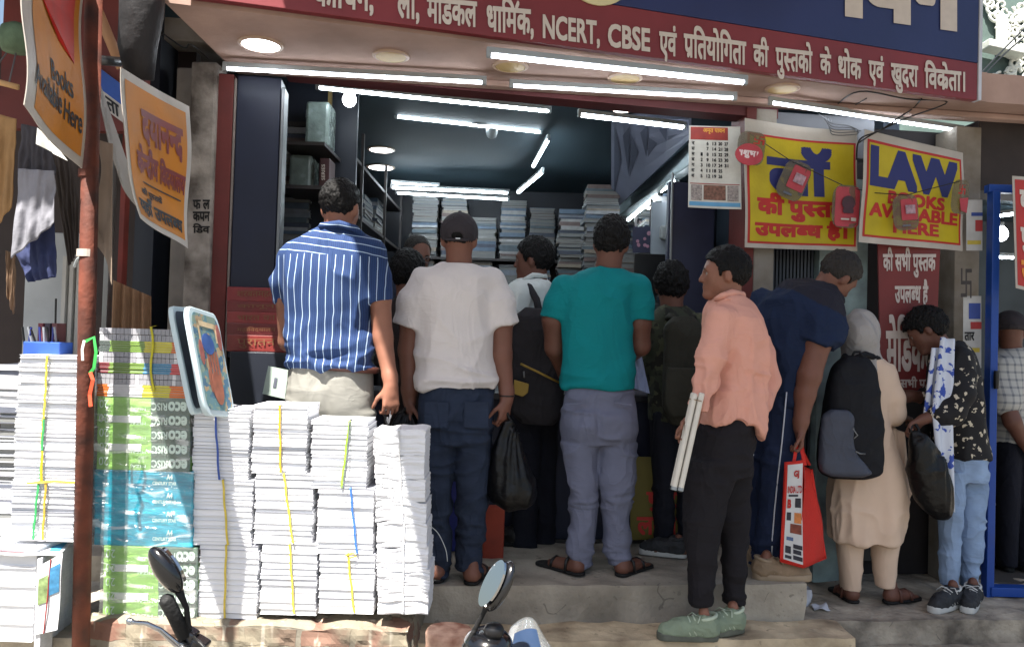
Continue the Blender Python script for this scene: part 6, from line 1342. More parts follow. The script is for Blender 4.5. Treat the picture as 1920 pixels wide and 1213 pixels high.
def floral_material():
    m = mat('floral_jacket', (20, 20, 24), .8, 0); N, L, b = nodes_of(m); tc = N.new('ShaderNodeTexCoord'); v = N.new('ShaderNodeTexVoronoi'); v.inputs['Scale'].default_value = 24; no = N.new('ShaderNodeTexNoise'); no.inputs['Scale'].default_value = 60
    no2 = N.new('ShaderNodeTexNoise'); no2.inputs['Scale'].default_value = 9; L.new(tc.outputs['Object'], no2.inputs[0])
    for q in (v, no): L.new(tc.outputs['Object'], q.inputs[0])
    d = mth(N, L, 'ADD', v.outputs['Distance'], mth(N, L, 'MULTIPLY', mth(N, L, 'SUBTRACT', no.outputs['Fac'], .5), 1.1)); k = mth(N, L, 'MULTIPLY', mth(N, L, 'LESS_THAN', d, .26), mth(N, L, 'GREATER_THAN', no2.outputs['Fac'], .42))
    L.new(mixc(N, L, k, lin((22, 22, 26)), lin((196, 186, 166))), b.inputs['Base Color']); return m
def scarf_material():
    m = mat('floral_scarf', (200, 206, 218), .8, 0); N, L, b = nodes_of(m); tc = N.new('ShaderNodeTexCoord'); no = N.new('ShaderNodeTexNoise'); no.inputs['Scale'].default_value = 26; no.inputs['Detail'].default_value = 3; L.new(tc.outputs['Object'], no.inputs[0])
    n2 = N.new('ShaderNodeTexNoise'); n2.inputs['Scale'].default_value = 12; L.new(tc.outputs['Object'], n2.inputs[0]); k = mth(N, L, 'MULTIPLY', mth(N, L, 'GREATER_THAN', no.outputs['Fac'], .53), mth(N, L, 'GREATER_THAN', n2.outputs['Fac'], .5)); c = mixc(N, L, k, lin((204, 210, 222)), lin((60, 84, 168))); L.new(c, b.inputs['Base Color']); return m
def plaid_material():
    m = mat('plaid_shirt', (150, 152, 156), .85, 0); N, L, b = nodes_of(m); tc = N.new('ShaderNodeTexCoord'); sp = N.new('ShaderNodeSeparateXYZ'); L.new(tc.outputs['Object'], sp.inputs[0])
    l = lambda s, p, w: mth(N, L, 'LESS_THAN', mth(N, L, 'FRACT', mth(N, L, 'DIVIDE', s, p)), w)
    k = mth(N, L, 'MULTIPLY', mth(N, L, 'ADD', l(sp.outputs['X'], .045, .3), l(sp.outputs['Z'], .045, .3)), .4); L.new(mixc(N, L, k, lin((176, 176, 172)), lin((80, 86, 100))), b.inputs['Base Color']); return m
def jeans_material(name, rgb, fade): 
    return fabric(name, tuple((a+b)//2 for a, b in zip(rgb, fade)), .28, .3, .85, .5)
sk1, sk2, sk3, sk4 = skin('brown', (138, 94, 76)), skin('mid_brown', (116, 77, 63)), skin('deep_brown', (104, 69, 57)), skin('light_brown', (140, 96, 78))
cl = lambda x, z, d=0: None

# ---- man in the blue striped shirt -------------------------------------------------
d = 3.58; G = .612
h = Head(639, 392, d, 14, 0, 0, 1.0); base = (P(620, 800, d).x, d, G)
torso = [(424, 604, 664, .0, .075), (438, 585, 688, .01, .085), (456, 552, 710, .0, .10), (472, 540, 712, 0, .115), (500, 537, 702, -.01, .13), (560, 539, 692, -.01, .135), (610, 541, 690, 0, .125), (650, 544, 696, 0, .125), (690, 546, 702, 0, .13)]
hipA = [(664, 546, 698, 0, .125), (700, 538, 702, 0, .135), (740, 533, 704, -.01, .14), (790, 533, 704, 0, .135)]
legsA = [[(770, 534, 622, 0, .105), (850, 538, 616, 0, .095), (960, 545, 605, 0, .075), (1100, 552, 600, .0, .055)], [(770, 614, 704, 0, .105), (850, 622, 700, 0, .095), (960, 630, 692, 0, .075), (1100, 638, 686, 0, .055)]]
armR = [(697, 494, .0, 17), (713, 560, .0, 20), (717, 632, .0, 19), (731, 706, -.04, 13.5), (733, 722, -.05, 12)]
armL = [(550, 494, .02, 16), (534, 560, .06, 17), (540, 640, .16, 17), (560, 660, .32, 13)]
w_ = P(733, 724, d-.05)
parts = h.prims(tuple(P(636, 448, d)), .060)+[loft(rows3(torso, d, pad=-.036), .03), loft(rows3(hipA, d, pad=-.045), .03)]+[loft(rows3(l, d, pad=-.022), .02) for l in legsA]+limb(armR, d)+limb(armL, d)+hand(w_, (.06, -.1, -1), (-.55, .8, 0), -1, curl=(.95, .9, .75, .7), sc=1.0)+hand(P(560, 662, d+.33), (.3, .9, 0), (0, 0, -1), 1, .5)
for x in (576, 662): parts += foot_prims((P(x, 1150, d).x, d-.05, G), (0, 1), .26)
A = person('man in a blue shirt with white stripes and cream trousers, seen from behind', base, parts, sk1)
V, Fc = h.hair(.010, back=-.078, seed=1, amp=.01); body_obj('hair', V, Fc, m_hair, A)
STRIPE_Z = P(620, 478, d).z-G; m_str = stripe_material()
sleeveR = [(694, 480, .0, 27), (704, 520, 0, 25.5), (708, 556, 0, 25)]; sleeveL = [(552, 482, .01, 28), (534, 530, .05, 25), (534, 570, .08, 24)]
pts = sleeveR; e = P(709, 562, d)
pr = [loft(rows3(torso, d, pad=.011), .03), sleeve(sleeveR+[(710, 590, 0, 24)], d, .03, P(709, 566, d), (.1, 0, -1)), sleeve(sleeveL, d, .03, P(534, 570, d+.08), (0, 0, -1))]
zb = zpx(640, d)
garment('shirt', A, pr, m_str, [(.012, (5, 5, 17), 3, zmask(zpx(675, d), zpx(590, d))), (.007, (14, 10, 5), 5, None), (.006, (9, 9, 26), 8, zmask(zpx(690, d), zpx(630, d)))], h=.0075)
mb = MB(); mb.tube([P(597, 432, d+.0), P(604, 424, d-.075), P(636, 420, d-.10), P(664, 428, d-.085), P(682, 444, d-.03), P(684, 452, d+.04)], [.012, .016, .017, .016, .015, .012], 10); put('collar', mb, m_str, A, smooth=True)
m_cream_tr = fabric('cream_trousers', (126, 125, 119), .08, .2, .85, .22)
garment('trousers', A, [loft(rows3(hipA, d, pad=-.012), .03)]+[loft(rows3(l, d), .012) for l in legsA]+[crease((612, 690), (616, 830), d, .144, .004, .016)], m_cream_tr, [(.010, (7, 7, 17), 2, zmask(zpx(900, d), zpx(700, d), False)), (.012, (12, 8, 9), 6, zmask(zpx(690, d), zpx(760, d)))], h=.0085)
mb = MB(); c0 = P(625, 684, d); q = [c0+Vector((.184*math.cos(a)+.010, .124*math.sin(a), -.014*math.cos(a)-.004)) for a in np.linspace(0, 6.2832, 33)]; mb.tube(q, .016, 8); put('belt', mb, mat('brown_belt', (70, 40, 34), .5, .2, 20), A, smooth=True)
for x in (574, 660): shoe(A, (P(x, 1150, d).x, d-.06, G), (0, 1), .28, m_black, m_rubber)
k_ = P(727, 772, d-.06); t = empty('key_bunch', k_, 'bunch of keys dangling from the hand of the striped shirt man', 'keys')
mb = MB(); mb.tube([k_+Vector((.012*math.cos(a), 0, .012*math.sin(a))) for a in np.linspace(0, 6.28, 13)], .0015, 6); put('ring', mb, m_chrome, t)
for i in range(3):
    mb = MB(); a = k_+Vector((.004*i-.004, 0, -.012)); mb.box(a+Vector((.005*(i-1), 0, -.02)), (.008, .002, .042), Matrix.Rotation(.25*(i-1), 3, 'Y')); mb.box(a+Vector((.001*(i-1), 0, -.003)), (.016, .003, .014)); put('key', mb, m_chrome if i else m_black, t)

# ---- man in the white t-shirt and cap ----------------------------------------------
d = 3.80; G = ZP
h = Head(861, 450, d, 2, 0, 0, .98); base = (P(860, 1090, d).x, d, G)
torso = [(494, 832, 888, 0, .07), (503, 818, 905, 0, .085), (518, 790, 928, 0, .105), (540, 784, 924, 0, .12), (590, 786, 921, 0, .125), (640, 787, 922, 0, .122), (690, 785, 928, 0, .128), (722, 781, 931, 0, .135), (730, 782, 930, 0, .136)]
hipB = [(700, 786, 926, 0, .125), (740, 782, 929, 0, .135), (790, 781, 928, -.01, .14), (830, 784, 924, 0, .125)]
legsB = [[(815, 784, 862, 0, .10), (880, 790, 852, 0, .09), (960, 796, 846, .0, .075), (1040, 800, 842, 0, .065), (1082, 802, 842, 0, .06)], [(815, 850, 926, 0, .10), (880, 852, 918, 0, .09), (960, 855, 912, 0, .08), (1040, 858, 906, 0, .068), (1070, 858, 906, -.02, .07)]]
armL = [(790, 538, 0, 20), (772, 600, 0, 21), (766, 655, .02, 19), (768, 730, .0, 15), (768, 752, 0, 13)]
armR = [(925, 538, 0, 20), (941, 600, 0, 21), (940, 665, 0, 19.5), (950, 735, -.02, 13.5), (950, 750, -.03, 12.5)]
parts = h.prims(tuple(P(861, 505, d)), .058)+[loft(rows3(torso, d, pad=-.036), .03), loft(rows3(hipB, d, pad=-.045), .03)]+[loft(rows3(l, d, pad=-.022), .02) for l in legsB]+limb(armL, d)+limb(armR, d)+hand(P(768, 754, d), (0, -.15, -1), (.9, .3, 0), 1, curl=(1.2, 1.3, 1.3, 1.2), sc=.98)+hand(P(949, 752, d-.03), (-.10, -.1, -1), (-.8, .6, 0), -1, curl=(1.1, 1.25, 1.3, 1.35), sc=.98)
ft = [((P(822, 1090, d).x, d-.08, G), (-.15, 1)), ((P(882, 1090, d).x, d-.10, G), (.25, 1))]
for a, b in ft: parts += foot_prims(a, b, .25)
B = person('man in a white t-shirt and dark cap with black bags, seen from behind', base, parts, sk2)
V, Fc = h.hair(.004, back=-.07, seed=4, amp=.006); body_obj('hair', V, Fc, m_hair, B)
def capfn(X, Y, Z):
    x, y, q = h.local(X, Y, Z); dd = (np.sqrt((x/.092)**2+((y+.006)/.112)**2+((q-.036)/.098)**2)-1)*.09; lim = np.interp(y.ravel(), [-.12, -.02, .1], [-.022, -.005, .035]).reshape(y.shape); return np.maximum(dd, (lim-q)*.9)
c = h.w(0, 0, .04); V, Fc = nets([(capfn, c-.15, c+.15, .01, 'u'), ellip(h.w(0, -.112, .004), (.03, .03, .018), h.R, .004, 's')], .005, 1); m_cap = fabric('charcoal_cap', (56, 52, 56), .15, .3); cp = body_obj('cap', V, Fc, m_cap, B)
mb = MB(); mb.prism([Vector(h.w(a*.085, .085+.07*(1-a*a), .028-.012*a*a)) for a in np.linspace(-1, 1, 15)]+[Vector(h.w(a*.085, .07, .030)) for a in np.linspace(1, -1, 9)], (0, 0, .006)); put('visor', mb, m_cap, cp)
mb = MB(); mb.box(h.w(.006, -.118, -.008), (.022, .006, .006)); put('buckle', mb, m_chrome, cp, bevel=.001)
mb = MB(); mb.tube([Vector(h.w(a, -.113+abs(a)*.35, -.012)) for a in np.linspace(-.05, .05, 9)], .006, 8); put('strap', mb, m_cap, cp)
mb = MB(); ell(mb, h.w(0, -.006, .136), .009, .009, .006); put('cap_button', mb, m_cap, cp, smooth=True)
e1, e2 = P(766, 616, d), P(946, 612, d)
pr = [loft(rows3(torso, d, pad=.013), .03), sleeve([(792, 528, 0, 26), (776, 570, 0, 29), (767, 612, 0, 30), (764, 640, 0, 30)], d, .03, P(766, 613, d), (-.25, 0, -1)), sleeve([(922, 528, 0, 26), (936, 570, 0, 29), (945, 612, 0, 30), (948, 640, 0, 30)], d, .03, P(945, 612, d), (.25, 0, -1))]
zt_, zu_ = zpx(725, d), zpx(640, d)
garment('t_shirt', B, pr, fabric('white_tshirt', (206, 200, 198), .06, .2, .85, .32), [(.016, (4, 4, 15), 4, zmask(zt_, zu_)), (.008, (11, 8, 4.5), 2, zmask(zpx(600, d), zpx(540, d))), (.006, (8, 8, 8), 6, None)], h=.0075)
mb = MB(); q = [P(861, 500, d)+Vector((.078*math.cos(a), .074*math.sin(a), .012*math.sin(a)-.004)) for a in np.linspace(0, 6.2832, 29)]; mb.tube(q, .008, 8); put('neck_band', mb, MATS['fabric_white_tshirt'], B, smooth=True)
m_jB = jeans_material('blue_jeans', (52, 62, 82), (34, 42, 58))
garment('jeans', B, [loft(rows3(hipB, d, pad=-.010), .03)]+[loft(rows3(l, d), .012) for l in legsB]+[crease((858, 745), (856, 835), d, .146, .003, .013)], m_jB, [(.010, (7, 7, 15), 2, None), (.010, (7, 7, 24), 6, zmask(zpx(1090, d), zpx(960, d)))], h=.008)
for sx in (818, 893):
    mb = MB(); c0 = P(sx, 778, d-.140); mb.box(c0, (.115, .02, .12)); put('back_pocket', mb, m_jB, B, bevel=.006)
for a, b in ft: sandal(B, a, b, .26, m_rubber, m_rubber)
mb = MB(); c0 = P(950, 742, d-.028); mb.tube([c0+Vector((.034*math.cos(a), .032*math.sin(a), 0)) for a in np.linspace(0, 6.2832, 25)], .0035, 8); put('wristband', mb, m_black, B, smooth=True)
m_bag = mat('black_polythene', (8, 8, 10), .34, .2, 8, .9, 22, spec=.3)
def plastic_bag(rows, d, label, top, ratio=.55, seed=0, name='plastic_bag'):
    z0 = P((rows[-1][1]+rows[-1][2])/2, rows[-1][0], d); t = empty(name, z0, label, 'plastic bag', 'black carrier bags')
    V, Fc = nets([loft(rows3(rows, d, ratio), .02, e=2.0)], .007, 1); cz = top.z; x0 = top.x
    N = vnorm(V, Fc); ang = np.arctan2(V[:, 1]-d, V[:, 0]-z0.x); k = np.clip((V[:, 2]-z0.z)/(cz-z0.z), 0, 1)
    D = .010*np.sin(ang*9+V[:, 2]*6)*k*(1-.2*k)+.012*(noise3(V*np.array([16, 16, 9]), seed)-.5)+.014*(1-np.abs(2*noise3(V*np.array([10, 10, 7]), seed+5)-1))**3
    body_obj('bag_body', V+N*D[:, None], Fc, m_bag, t)
    mb = MB(); b0 = P((rows[0][1]+rows[0][2])/2, rows[0][0]+6, d)
    for s in (-1, 1): mb.tube([b0+Vector((s*.012, 0, -.02)), b0+Vector((s*.02, 0, .02)), top+Vector((s*.012, 0, .008)), top+Vector((0, 0, .02))], .008, 8)
    put('handle', mb, m_bag, t, smooth=True); return t
plastic_bag([(790, 940, 958), (806, 934, 966), (830, 926, 976), (870, 916, 990), (905, 914, 1000), (930, 918, 1003), (945, 930, 992), (952, 948, 972)], d-.04, 'black plastic carrier bag hanging from the right hand of the white t-shirt man', P(946, 778, d-.04), seed=3)
plastic_bag([(776, 750, 776), (790, 742, 786), (815, 736, 790), (850, 738, 788), (866, 748, 776)], d-.02, 'small black bag in the left hand of the white t-shirt man', P(764, 770, d-.02), seed=8)

# ---- man in the teal t-shirt --------------------------------------------------------
d = 3.98; G = ZP
h = Head(1146, 458, d, 12, -2, 3, 1.0); base = (P(1122, 1085, d).x, d, G)
torso = [(503, 1112, 1164, 0, .07), (511, 1095, 1178, 0, .085), (526, 1068, 1196, 0, .105), (550, 1058, 1184, 0, .12), (600, 1057, 1180, 0, .125), (650, 1058, 1184, 0, .122), (690, 1058, 1187, 0, .125), (722, 1056, 1188, 0, .132), (730, 1057, 1187, 0, .132)]
hipF = [(705, 1060, 1184, 0, .122), (750, 1054, 1192, 0, .135), (800, 1050, 1196, -.01, .145), (832, 1054, 1194, 0, .115)]
legsF = [[(830, 1053, 1123, 0, .10), (900, 1064, 1120, 0, .088), (950, 1067, 1119, .01, .080), (1000, 1066, 1117, 0, .074), (1035, 1061, 1113, 0, .07), (1050, 1068, 1110, 0, .062), (1062, 1070, 1109, 0, .058)], [(830, 1121, 1195, 0, .10), (900, 1123, 1190, 0, .088), (950, 1128, 1182, .01, .080), (1000, 1132, 1181, 0, .074), (1034, 1131, 1183, 0, .07), (1050, 1139, 1178, 0, .062), (1060, 1140, 1177, 0, .058)]]
armL = [(1056, 548, 0, 19), (1038, 600, .02, 21), (1040, 652, .06, 18), (1060, 700, .20, 14), (1085, 690, .34, 12)]
armR = [(1194, 548, 0, 19), (1199, 605, .02, 21), (1200, 648, .05, 19), (1180, 668, .25, 14), (1165, 660, .36, 12)]
parts = h.prims(tuple(P(1140, 512, d)), .060)+[loft(rows3(torso, d, pad=-.036), .03), loft(rows3(hipF, d, pad=-.045), .03)]+[loft(rows3(l, d, pad=-.022), .02) for l in legsF]+limb(armL, d)+limb(armR, d)+hand(P(1085, 690, d+.34), (.6, .8, .1), (0, 0, -1), -1, .4)+hand(P(1165, 660, d+.36), (-.5, .9, .1), (0, 0, -1), 1, .4)
ft = [((P(1090, 1080, d).x, d-.07, G), (-.85, .8)), ((P(1156, 1080, d).x, d-.07, G), (.75, .9))]
for a, b in ft: parts += foot_prims(a, b, .25)
Fm = person('man in a teal t-shirt and grey joggers standing on the platform, seen from behind', base, parts, sk3)
V, Fc = h.hair(.020, back=-.075, seed=9, amp=.014); body_obj('hair', V, Fc, m_hair, Fm)
e1, e2 = P(1035, 600, d), P(1198, 602, d)
pr = [loft(rows3(torso, d, pad=.013), .03), sleeve([(1058, 541, 0, 28), (1046, 570, .01, 27), (1037, 600, .02, 25), (1036, 620, .02, 25)], d, .03, P(1036, 597, d), (-.12, 0, -1)), sleeve([(1193, 541, 0, 28), (1198, 570, .01, 27), (1199, 602, .02, 25), (1199, 620, .02, 25)], d, .03, P(1198, 600, d), (0, 0, -1))]
m_teal = fabric('teal_tshirt', (12, 122, 127), .08, .2, .85, .32)
garment('t_shirt', Fm, pr, m_teal, [(.013, (5, 5, 19), 4, zmask(zpx(725, d), zpx(650, d))), (.006, (9, 7, 6), 2, None)], h=.0075)
mb = MB(); q = [P(1139, 507, d)+Vector((.074*math.cos(a), .072*math.sin(a), .010*math.sin(a)-.004)) for a in np.linspace(0, 6.2832, 29)]; mb.tube(q, .008, 8); put('neck_band', mb, m_teal, Fm, smooth=True)
m_jog = fabric('grey_joggers', (108, 112, 132), .1, .25)
garment('joggers', Fm, [loft(rows3(hipF, d, pad=-.006), .03)]+[loft(rows3(l, d), .010) for l in legsF]+[crease((1123, 752), (1122, 850), d, .146, .003, .014)], m_jog, [(.008, (7, 7, 14), 2, None), (.012, (6, 6, 26), 6, lambda V: np.exp(-((V[:, 2]-zpx(925, 3.98))/.05)**2)), (.012, (6, 6, 30), 7, zmask(zpx(1050, d), zpx(990, d)))], h=.0075)
for sx in (1076, 1168):
    mb = MB(); mb.box(P(sx, 757, d-.147), (.085, .016, .007), Matrix.Rotation(.1*(1 if sx > 1100 else -1), 3, 'Y')); put('pocket_welt', mb, m_jog, Fm, bevel=.002)
m_lea = mat('brown_leather', (88, 56, 46), .5, .2, 14)
for a, b in ft: sandal(Fm, a, b, .275, m_rubber, m_black)

# ---- man in the peach shirt ---------------------------------------------------------
d = 3.66; G = ZT
h = Head(1358, 517, d, -80, 2, 0, .98); base = (P(1340, 1170, d).x, d, G)
torso = [(556, 1345, 1386, .0, .075), (568, 1334, 1404, .01, .10), (585, 1326, 1414, .01, .14), (610, 1326, 1424, .01, .165), (650, 1326, 1434, .01, .165), (690, 1326, 1436, .01, .155), (730, 1322, 1430, .01, .15), (765, 1314, 1428, .0, .155), (786, 1310, 1428, 0, .16), (800, 1312, 1426, 0, .16), (822, 1312, 1424, 0, .155)]
hipH = [(770, 1316, 1420, 0, .145), (810, 1300, 1416, 0, .15), (850, 1292, 1410, 0, .15), (890, 1288, 1408, 0, .14)]
legsH = [[(860, 1288, 1388, -.05, .10), (930, 1284, 1366, -.06, .085), (1000, 1284, 1348, -.06, .075), (1060, 1291, 1342, -.06, .062), (1110, 1294, 1336, -.06, .055), (1135, 1296, 1336, -.06, .052)], [(860, 1300, 1410, .05, .10), (930, 1326, 1406, .07, .085), (1000, 1350, 1402, .07, .075), (1060, 1354, 1398, .07, .062), (1110, 1356, 1396, .07, .055), (1130, 1358, 1396, .07, .052)]]
armN = [(1352, 602, -.13, 28), (1336, 676, -.17, 25), (1326, 712, -.17, 23), (1312, 758, -.20, 17), (1303, 782, -.21, 13)]
armB = [(1400, 606, .12, 26), (1432, 670, .13, 22), (1440, 712, .12, 21), (1424, 758, .06, 15), (1408, 770, .03, 10)]
wr = P(1300, 786, d-.215)
parts = h.prims(tuple(P(1366, 582, d)), .056)+[loft(rows3(torso[:-3], d, pad=-.03), .03), loft(rows3(hipH, d, pad=-.02), .03)]+[loft(rows3(l, d, pad=-.024), .02) for l in legsH]+limb(armN, d, scale=.5)+limb(armB, d, scale=.5)+hand(wr, (-.50, -.10, -.85), (.15, -.99, 0), 1, curl=(1.25, 1.3, 1.3, 1.25), sc=.98, thumb=.9)
ftH = [((P(1340, 1170, d).x, d-.075, G), (-1, -.03)), ((P(1404, 1165, d).x-.01, d+.05, G), (-.62, -.28))]
for a, b in ftH: parts += foot_prims((a[0]+b[0]*.02, a[1]+b[1]*.02, a[2]+.02), b, .22)
H_ = person('young man in a peach shirt, face in profile, carrying white rolled tubes', base, parts, sk1)
V, Fc = h.hair(.018, back=-.05, front=.066, side=-.01, seed=12, amp=.010); body_obj('hair', V, Fc, m_hair, H_); add_face(H_, h)
mb = MB(); mb.tube([Vector(h.w(a, .0925-abs(a)*.25, -.0585)) for a in np.linspace(-.022, .022, 9)], [.0015, .003, .0035, .004, .004, .004, .0035, .003, .0015], 8); put('lips', mb, m_lip, H_, smooth=True)
m_peach = fabric('peach_shirt', (220, 162, 144), .07, .22)
hem = P(1370, 800, d)
pr = [loft(rows3(torso, d, pad=.011), .03), sleeve(armN[:4]+[(1304, 782, -.21, 18)], d, .03, P(1308, 766, d-.2), (-.45, 0, -1))]+limb([(1400, 602, .12, 27), (1430, 664, .13, 24), (1442, 714, .12, 21), (1428, 756, .06, 20)], d, .025)
hx = lambda V: None
def hemfn(X, Y, Z):
    zx = np.interp(X.ravel(), [P(1300, 800, d).x, P(1330, 800, d).x, P(1365, 800, d).x, P(1400, 800, d).x, P(1424, 800, d).x, P(1440, 800, d).x], [zpx(800, d, 1370), zpx(792, d, 1370), zpx(782, d, 1370), zpx(792, d, 1370), zpx(822, d, 1370), zpx(826, d, 1370)]).reshape(X.shape); return zx-Z
def nhem(X, Y, Z): return -hemfn(X, Y, Z)
pr.append((nhem, np.array([P(1306, 830, d).x, d-.15, zpx(840, d)]), np.array([P(1450, 830, d).x, d+.3, zpx(776, d)]), .004, 's'))
garment('shirt', H_, pr, m_peach, [(.010, (15, 11, 4.5), 2, zmask(zpx(640, d), zpx(580, d))), (.009, (9, 9, 22), 4, lambda V: np.exp(-((V[:, 2]-zpx(700, 3.66))/.09)**2)*(V[:, 1] < 3.58)), (.006, (10, 10, 10), 8, None)], h=.007)
mb = MB(); mb.tube([P(1340, 562, d-.05), P(1352, 556, d-.085), P(1372, 549, d-.075), P(1392, 553, d-.02), P(1394, 556, d+.05)], [.010, .015, .017, .016, .012], 10); mb.tube([P(1343, 571, d-.07), P(1366, 560, d-.095), P(1394, 562, d-.035), P(1398, 566, d+.05)], [.008, .011, .012, .009], 10); put('collar', mb, m_peach, H_, smooth=True)
m_blk = fabric('black_trousers', (34, 32, 36), .15, .25)
garment('trousers', H_, [loft(rows3(hipH, d, pad=-.004), .03)]+[loft(rows3(l, d), .02) for l in legsH], m_blk, [(.007, (8, 8, 13), 2, None), (.010, (7, 7, 26), 6, zmask(zpx(1140, d), zpx(1050, d)))], h=.0075)
m_pg = mat('pale_green_knit', (132, 146, 124), .75, .12, 20, .3, 160); m_ps = mat('pale_green_sole', (96, 100, 90), .6, .25, 26, .4, 60)
m_pl_ = mat('pale_lace', (186, 198, 176), .6, .1, 20)
for a, b in ftH: shoe(H_, a, b, .285, m_pg, m_ps, .09, laces=m_pl_, wid=1.06)
mb = MB(); mb.tube([P(1411, 842, d-.04), P(1412, 852, d-.05), P(1408, 864, d-.06)], [.002, .005, .002], 8); put('pocket_trim', mb, m_sign_white, H_, smooth=True)
tb = P(1290, 830, d-.25); t = empty('tube_bundle', tb, 'bundle of white rolled tubes gripped in the hand of the peach shirt man', 'tubes')
a0, b0 = P(1308, 738, d-.255), P(1268, 918, d-.30); ax = (b0-a0).normalized(); s1 = ax.cross(Vector((0, 1, 0))).normalized(); s2 = ax.cross(s1)
for i, (u, v, l) in enumerate(((-.014, -.012, 0), (.014, -.012, .012), (-.014, .013, .004), (.014, .013, -.006))):
    o = s1*u+s2*v; p, q = a0+o+ax*(l), b0+o+ax*l*.3; mb = MB(); mb.tube([p, p+ax*.004, p+ax*.03, p+ax*.032, q-ax*.003, q], [.009, .0125, .0125, .0118, .0118, .0118], 16); tt = put('tube', mb, mat('tube_white', (214, 208, 196), .35, .08, 20), t, smooth=False)
    mb = MB(); mb.tube([q-ax*.012, q+ax*.002], [.0125, .0125], 14); put('tube_cap', mb, m_black if i < 2 else m_housing, tt)
mb = MB()
for f in (.12,): mb.tube([a0+ax*.03+(s1*math.cos(q)+s2*math.sin(q))*.029 for q in np.linspace(0, 6.2832, 21)], .0018, 6)
put('rubber_band', mb, mat('band_brown', (130, 100, 70), .6, .1, 9), t)

# ---- bending man in navy ------------------------------------------------------------
d = 4.12; G = ZP
h = Head(1570, 520, d-.02, 62, -38, 18, 1.02); base = (P(1440, 1080, d).x, d, G)
torso = [(538, 1485, 1548, .02, .11), (552, 1452, 1566, .02, .135), (580, 1424, 1562, .02, .15), (620, 1420, 1536, .01, .15), (660, 1432, 1526, 0, .15), (700, 1440, 1516, 0, .145), (735, 1444, 1508, 0, .14), (760, 1442, 1506, 0, .14)]
hipI = [(720, 1440, 1506, 0, .145), (770, 1428, 1506, 0, .15), (820, 1418, 1500, 0, .15), (860, 1414, 1496, 0, .14)]
legsI = [[(840, 1412, 1482, .06, .10), (930, 1406, 1462, .07, .085), (1000, 1402, 1456, .07, .08), (1060, 1400, 1452, .07, .07)], [(840, 1430, 1496, -.06, .10), (930, 1424, 1484, -.06, .09), (1000, 1418, 1476, -.06, .082), (1052, 1414, 1468, -.05, .075)]]
armR = [(1543, 594, -.10, 24), (1532, 640, -.14, 26), (1517, 705, -.16, 22), (1509, 740, -.16, 19), (1502, 790, -.17, 13.5), (1500, 802, -.17, 12.5)]
armL = [(1432, 575, .14, 30), (1425, 610, .22, 24), (1440, 690, .25, 18), (1470, 720, .28, 14)]
parts = h.prims(tuple(P(1540, 552, d)), .060)+[loft(rows3(torso, d, pad=-.036), .03), loft(rows3(hipI, d, pad=-.045), .03)]+[loft(rows3(l, d, pad=-.022), .02) for l in legsI]+limb(armR, d)+limb(armL, d)+hand(P(1500, 803, d-.17), (0, -.05, -1), (-1, .1, 0), -1, curl=(1.35, 1.4, 1.4, 1.3), sc=1.0)
ftI = [((P(1402, 1080, d-.1).x, d-.17, G), (1, .02)), ((P(1400, 1080, d).x, d+.06, G), (1, .1))]
for a, b in ftI: parts += foot_prims((a[0]+.02, a[1], a[2]+.02), b, .24)
I_ = person('man in a navy shirt bending forward with a red shopping bag', base, parts, sk2)
V, Fc = h.hair(.014, back=-.07, seed=16, amp=.010); body_obj('hair', V, Fc, m_greyhair, I_); add_face(I_, h)
m_navy = fabric('navy_shirt', (30, 42, 68), .12, .25); m_navyk = fabric('brown_yoke', (40, 40, 50), .12, .25)
pr = [loft(rows3(torso, d, pad=.011), .03), cone(P(1500, 575, d), P(1543, 556, d), .15, .085, .05), sleeve([(1546, 588, -.09, 40), (1540, 616, -.125, 39), (1526, 650, -.14, 33), (1520, 680, -.15, 32)], d, .03, P(1526, 644, d-.14), (-.35, 0, -1))]+limb([(1436, 575, .12, 32), (1426, 605, .2, 28)], d, .03)
V, Fc = nets(pr, .008, 2); V = folds(V, Fc, [(.012, (8, 8, 9), 2, None), (.008, (12, 9, 6), 5, None)])
cen = V[Fc].mean(1); ya, yb_ = P(1440, 530, d), P(1560, 590, d); zl_ = np.interp(cen[:, 0], [P(1440, 5, d).x, P(1480, 5, d).x, P(1530, 5, d).x, P(1580, 5, d).x], [zpx(528, d, 1500), zpx(545, d, 1500), zpx(575, d, 1500), zpx(596, d, 1500)])
body_obj('shirt', V, Fc, [m_navy, m_navyk], I_, midx=(cen[:, 2] > zl_).astype(int))
m_track = fabric('navy_track', (36, 46, 72), .12, .2)
garment('track_pants', I_, [loft(rows3(hipI, d, pad=-.004), .03)]+[loft(rows3(l, d), .022) for l in legsI], m_track, [(.009, (7, 7, 12), 2, None), (.009, (6, 6, 22), 4, zmask(zpx(1060, d), zpx(960, d)))], h=.008)
mb = MB(); pts = [P(a, b, d-c) for a, b, c in ((1475, 735, .152), (1470, 790, .16), (1466, 830, .165), (1458, 900, .155), (1452, 960, .150), (1448, 1010, .140), (1447, 1046, .13))]; mb.tube(pts, .0035, 8); put('piping', mb, m_sign_white, I_, smooth=True)
m_tan = mat('tan_suede', (138, 118, 96), .8, .2, 16, .3, 120); m_tans = mat('tan_sole', (150, 132, 110), .6, .15, 12)
for a, b in ftI: shoe(I_, a, b, .30, m_tan, m_tans, .085, laces=m_tans, wid=1.05)
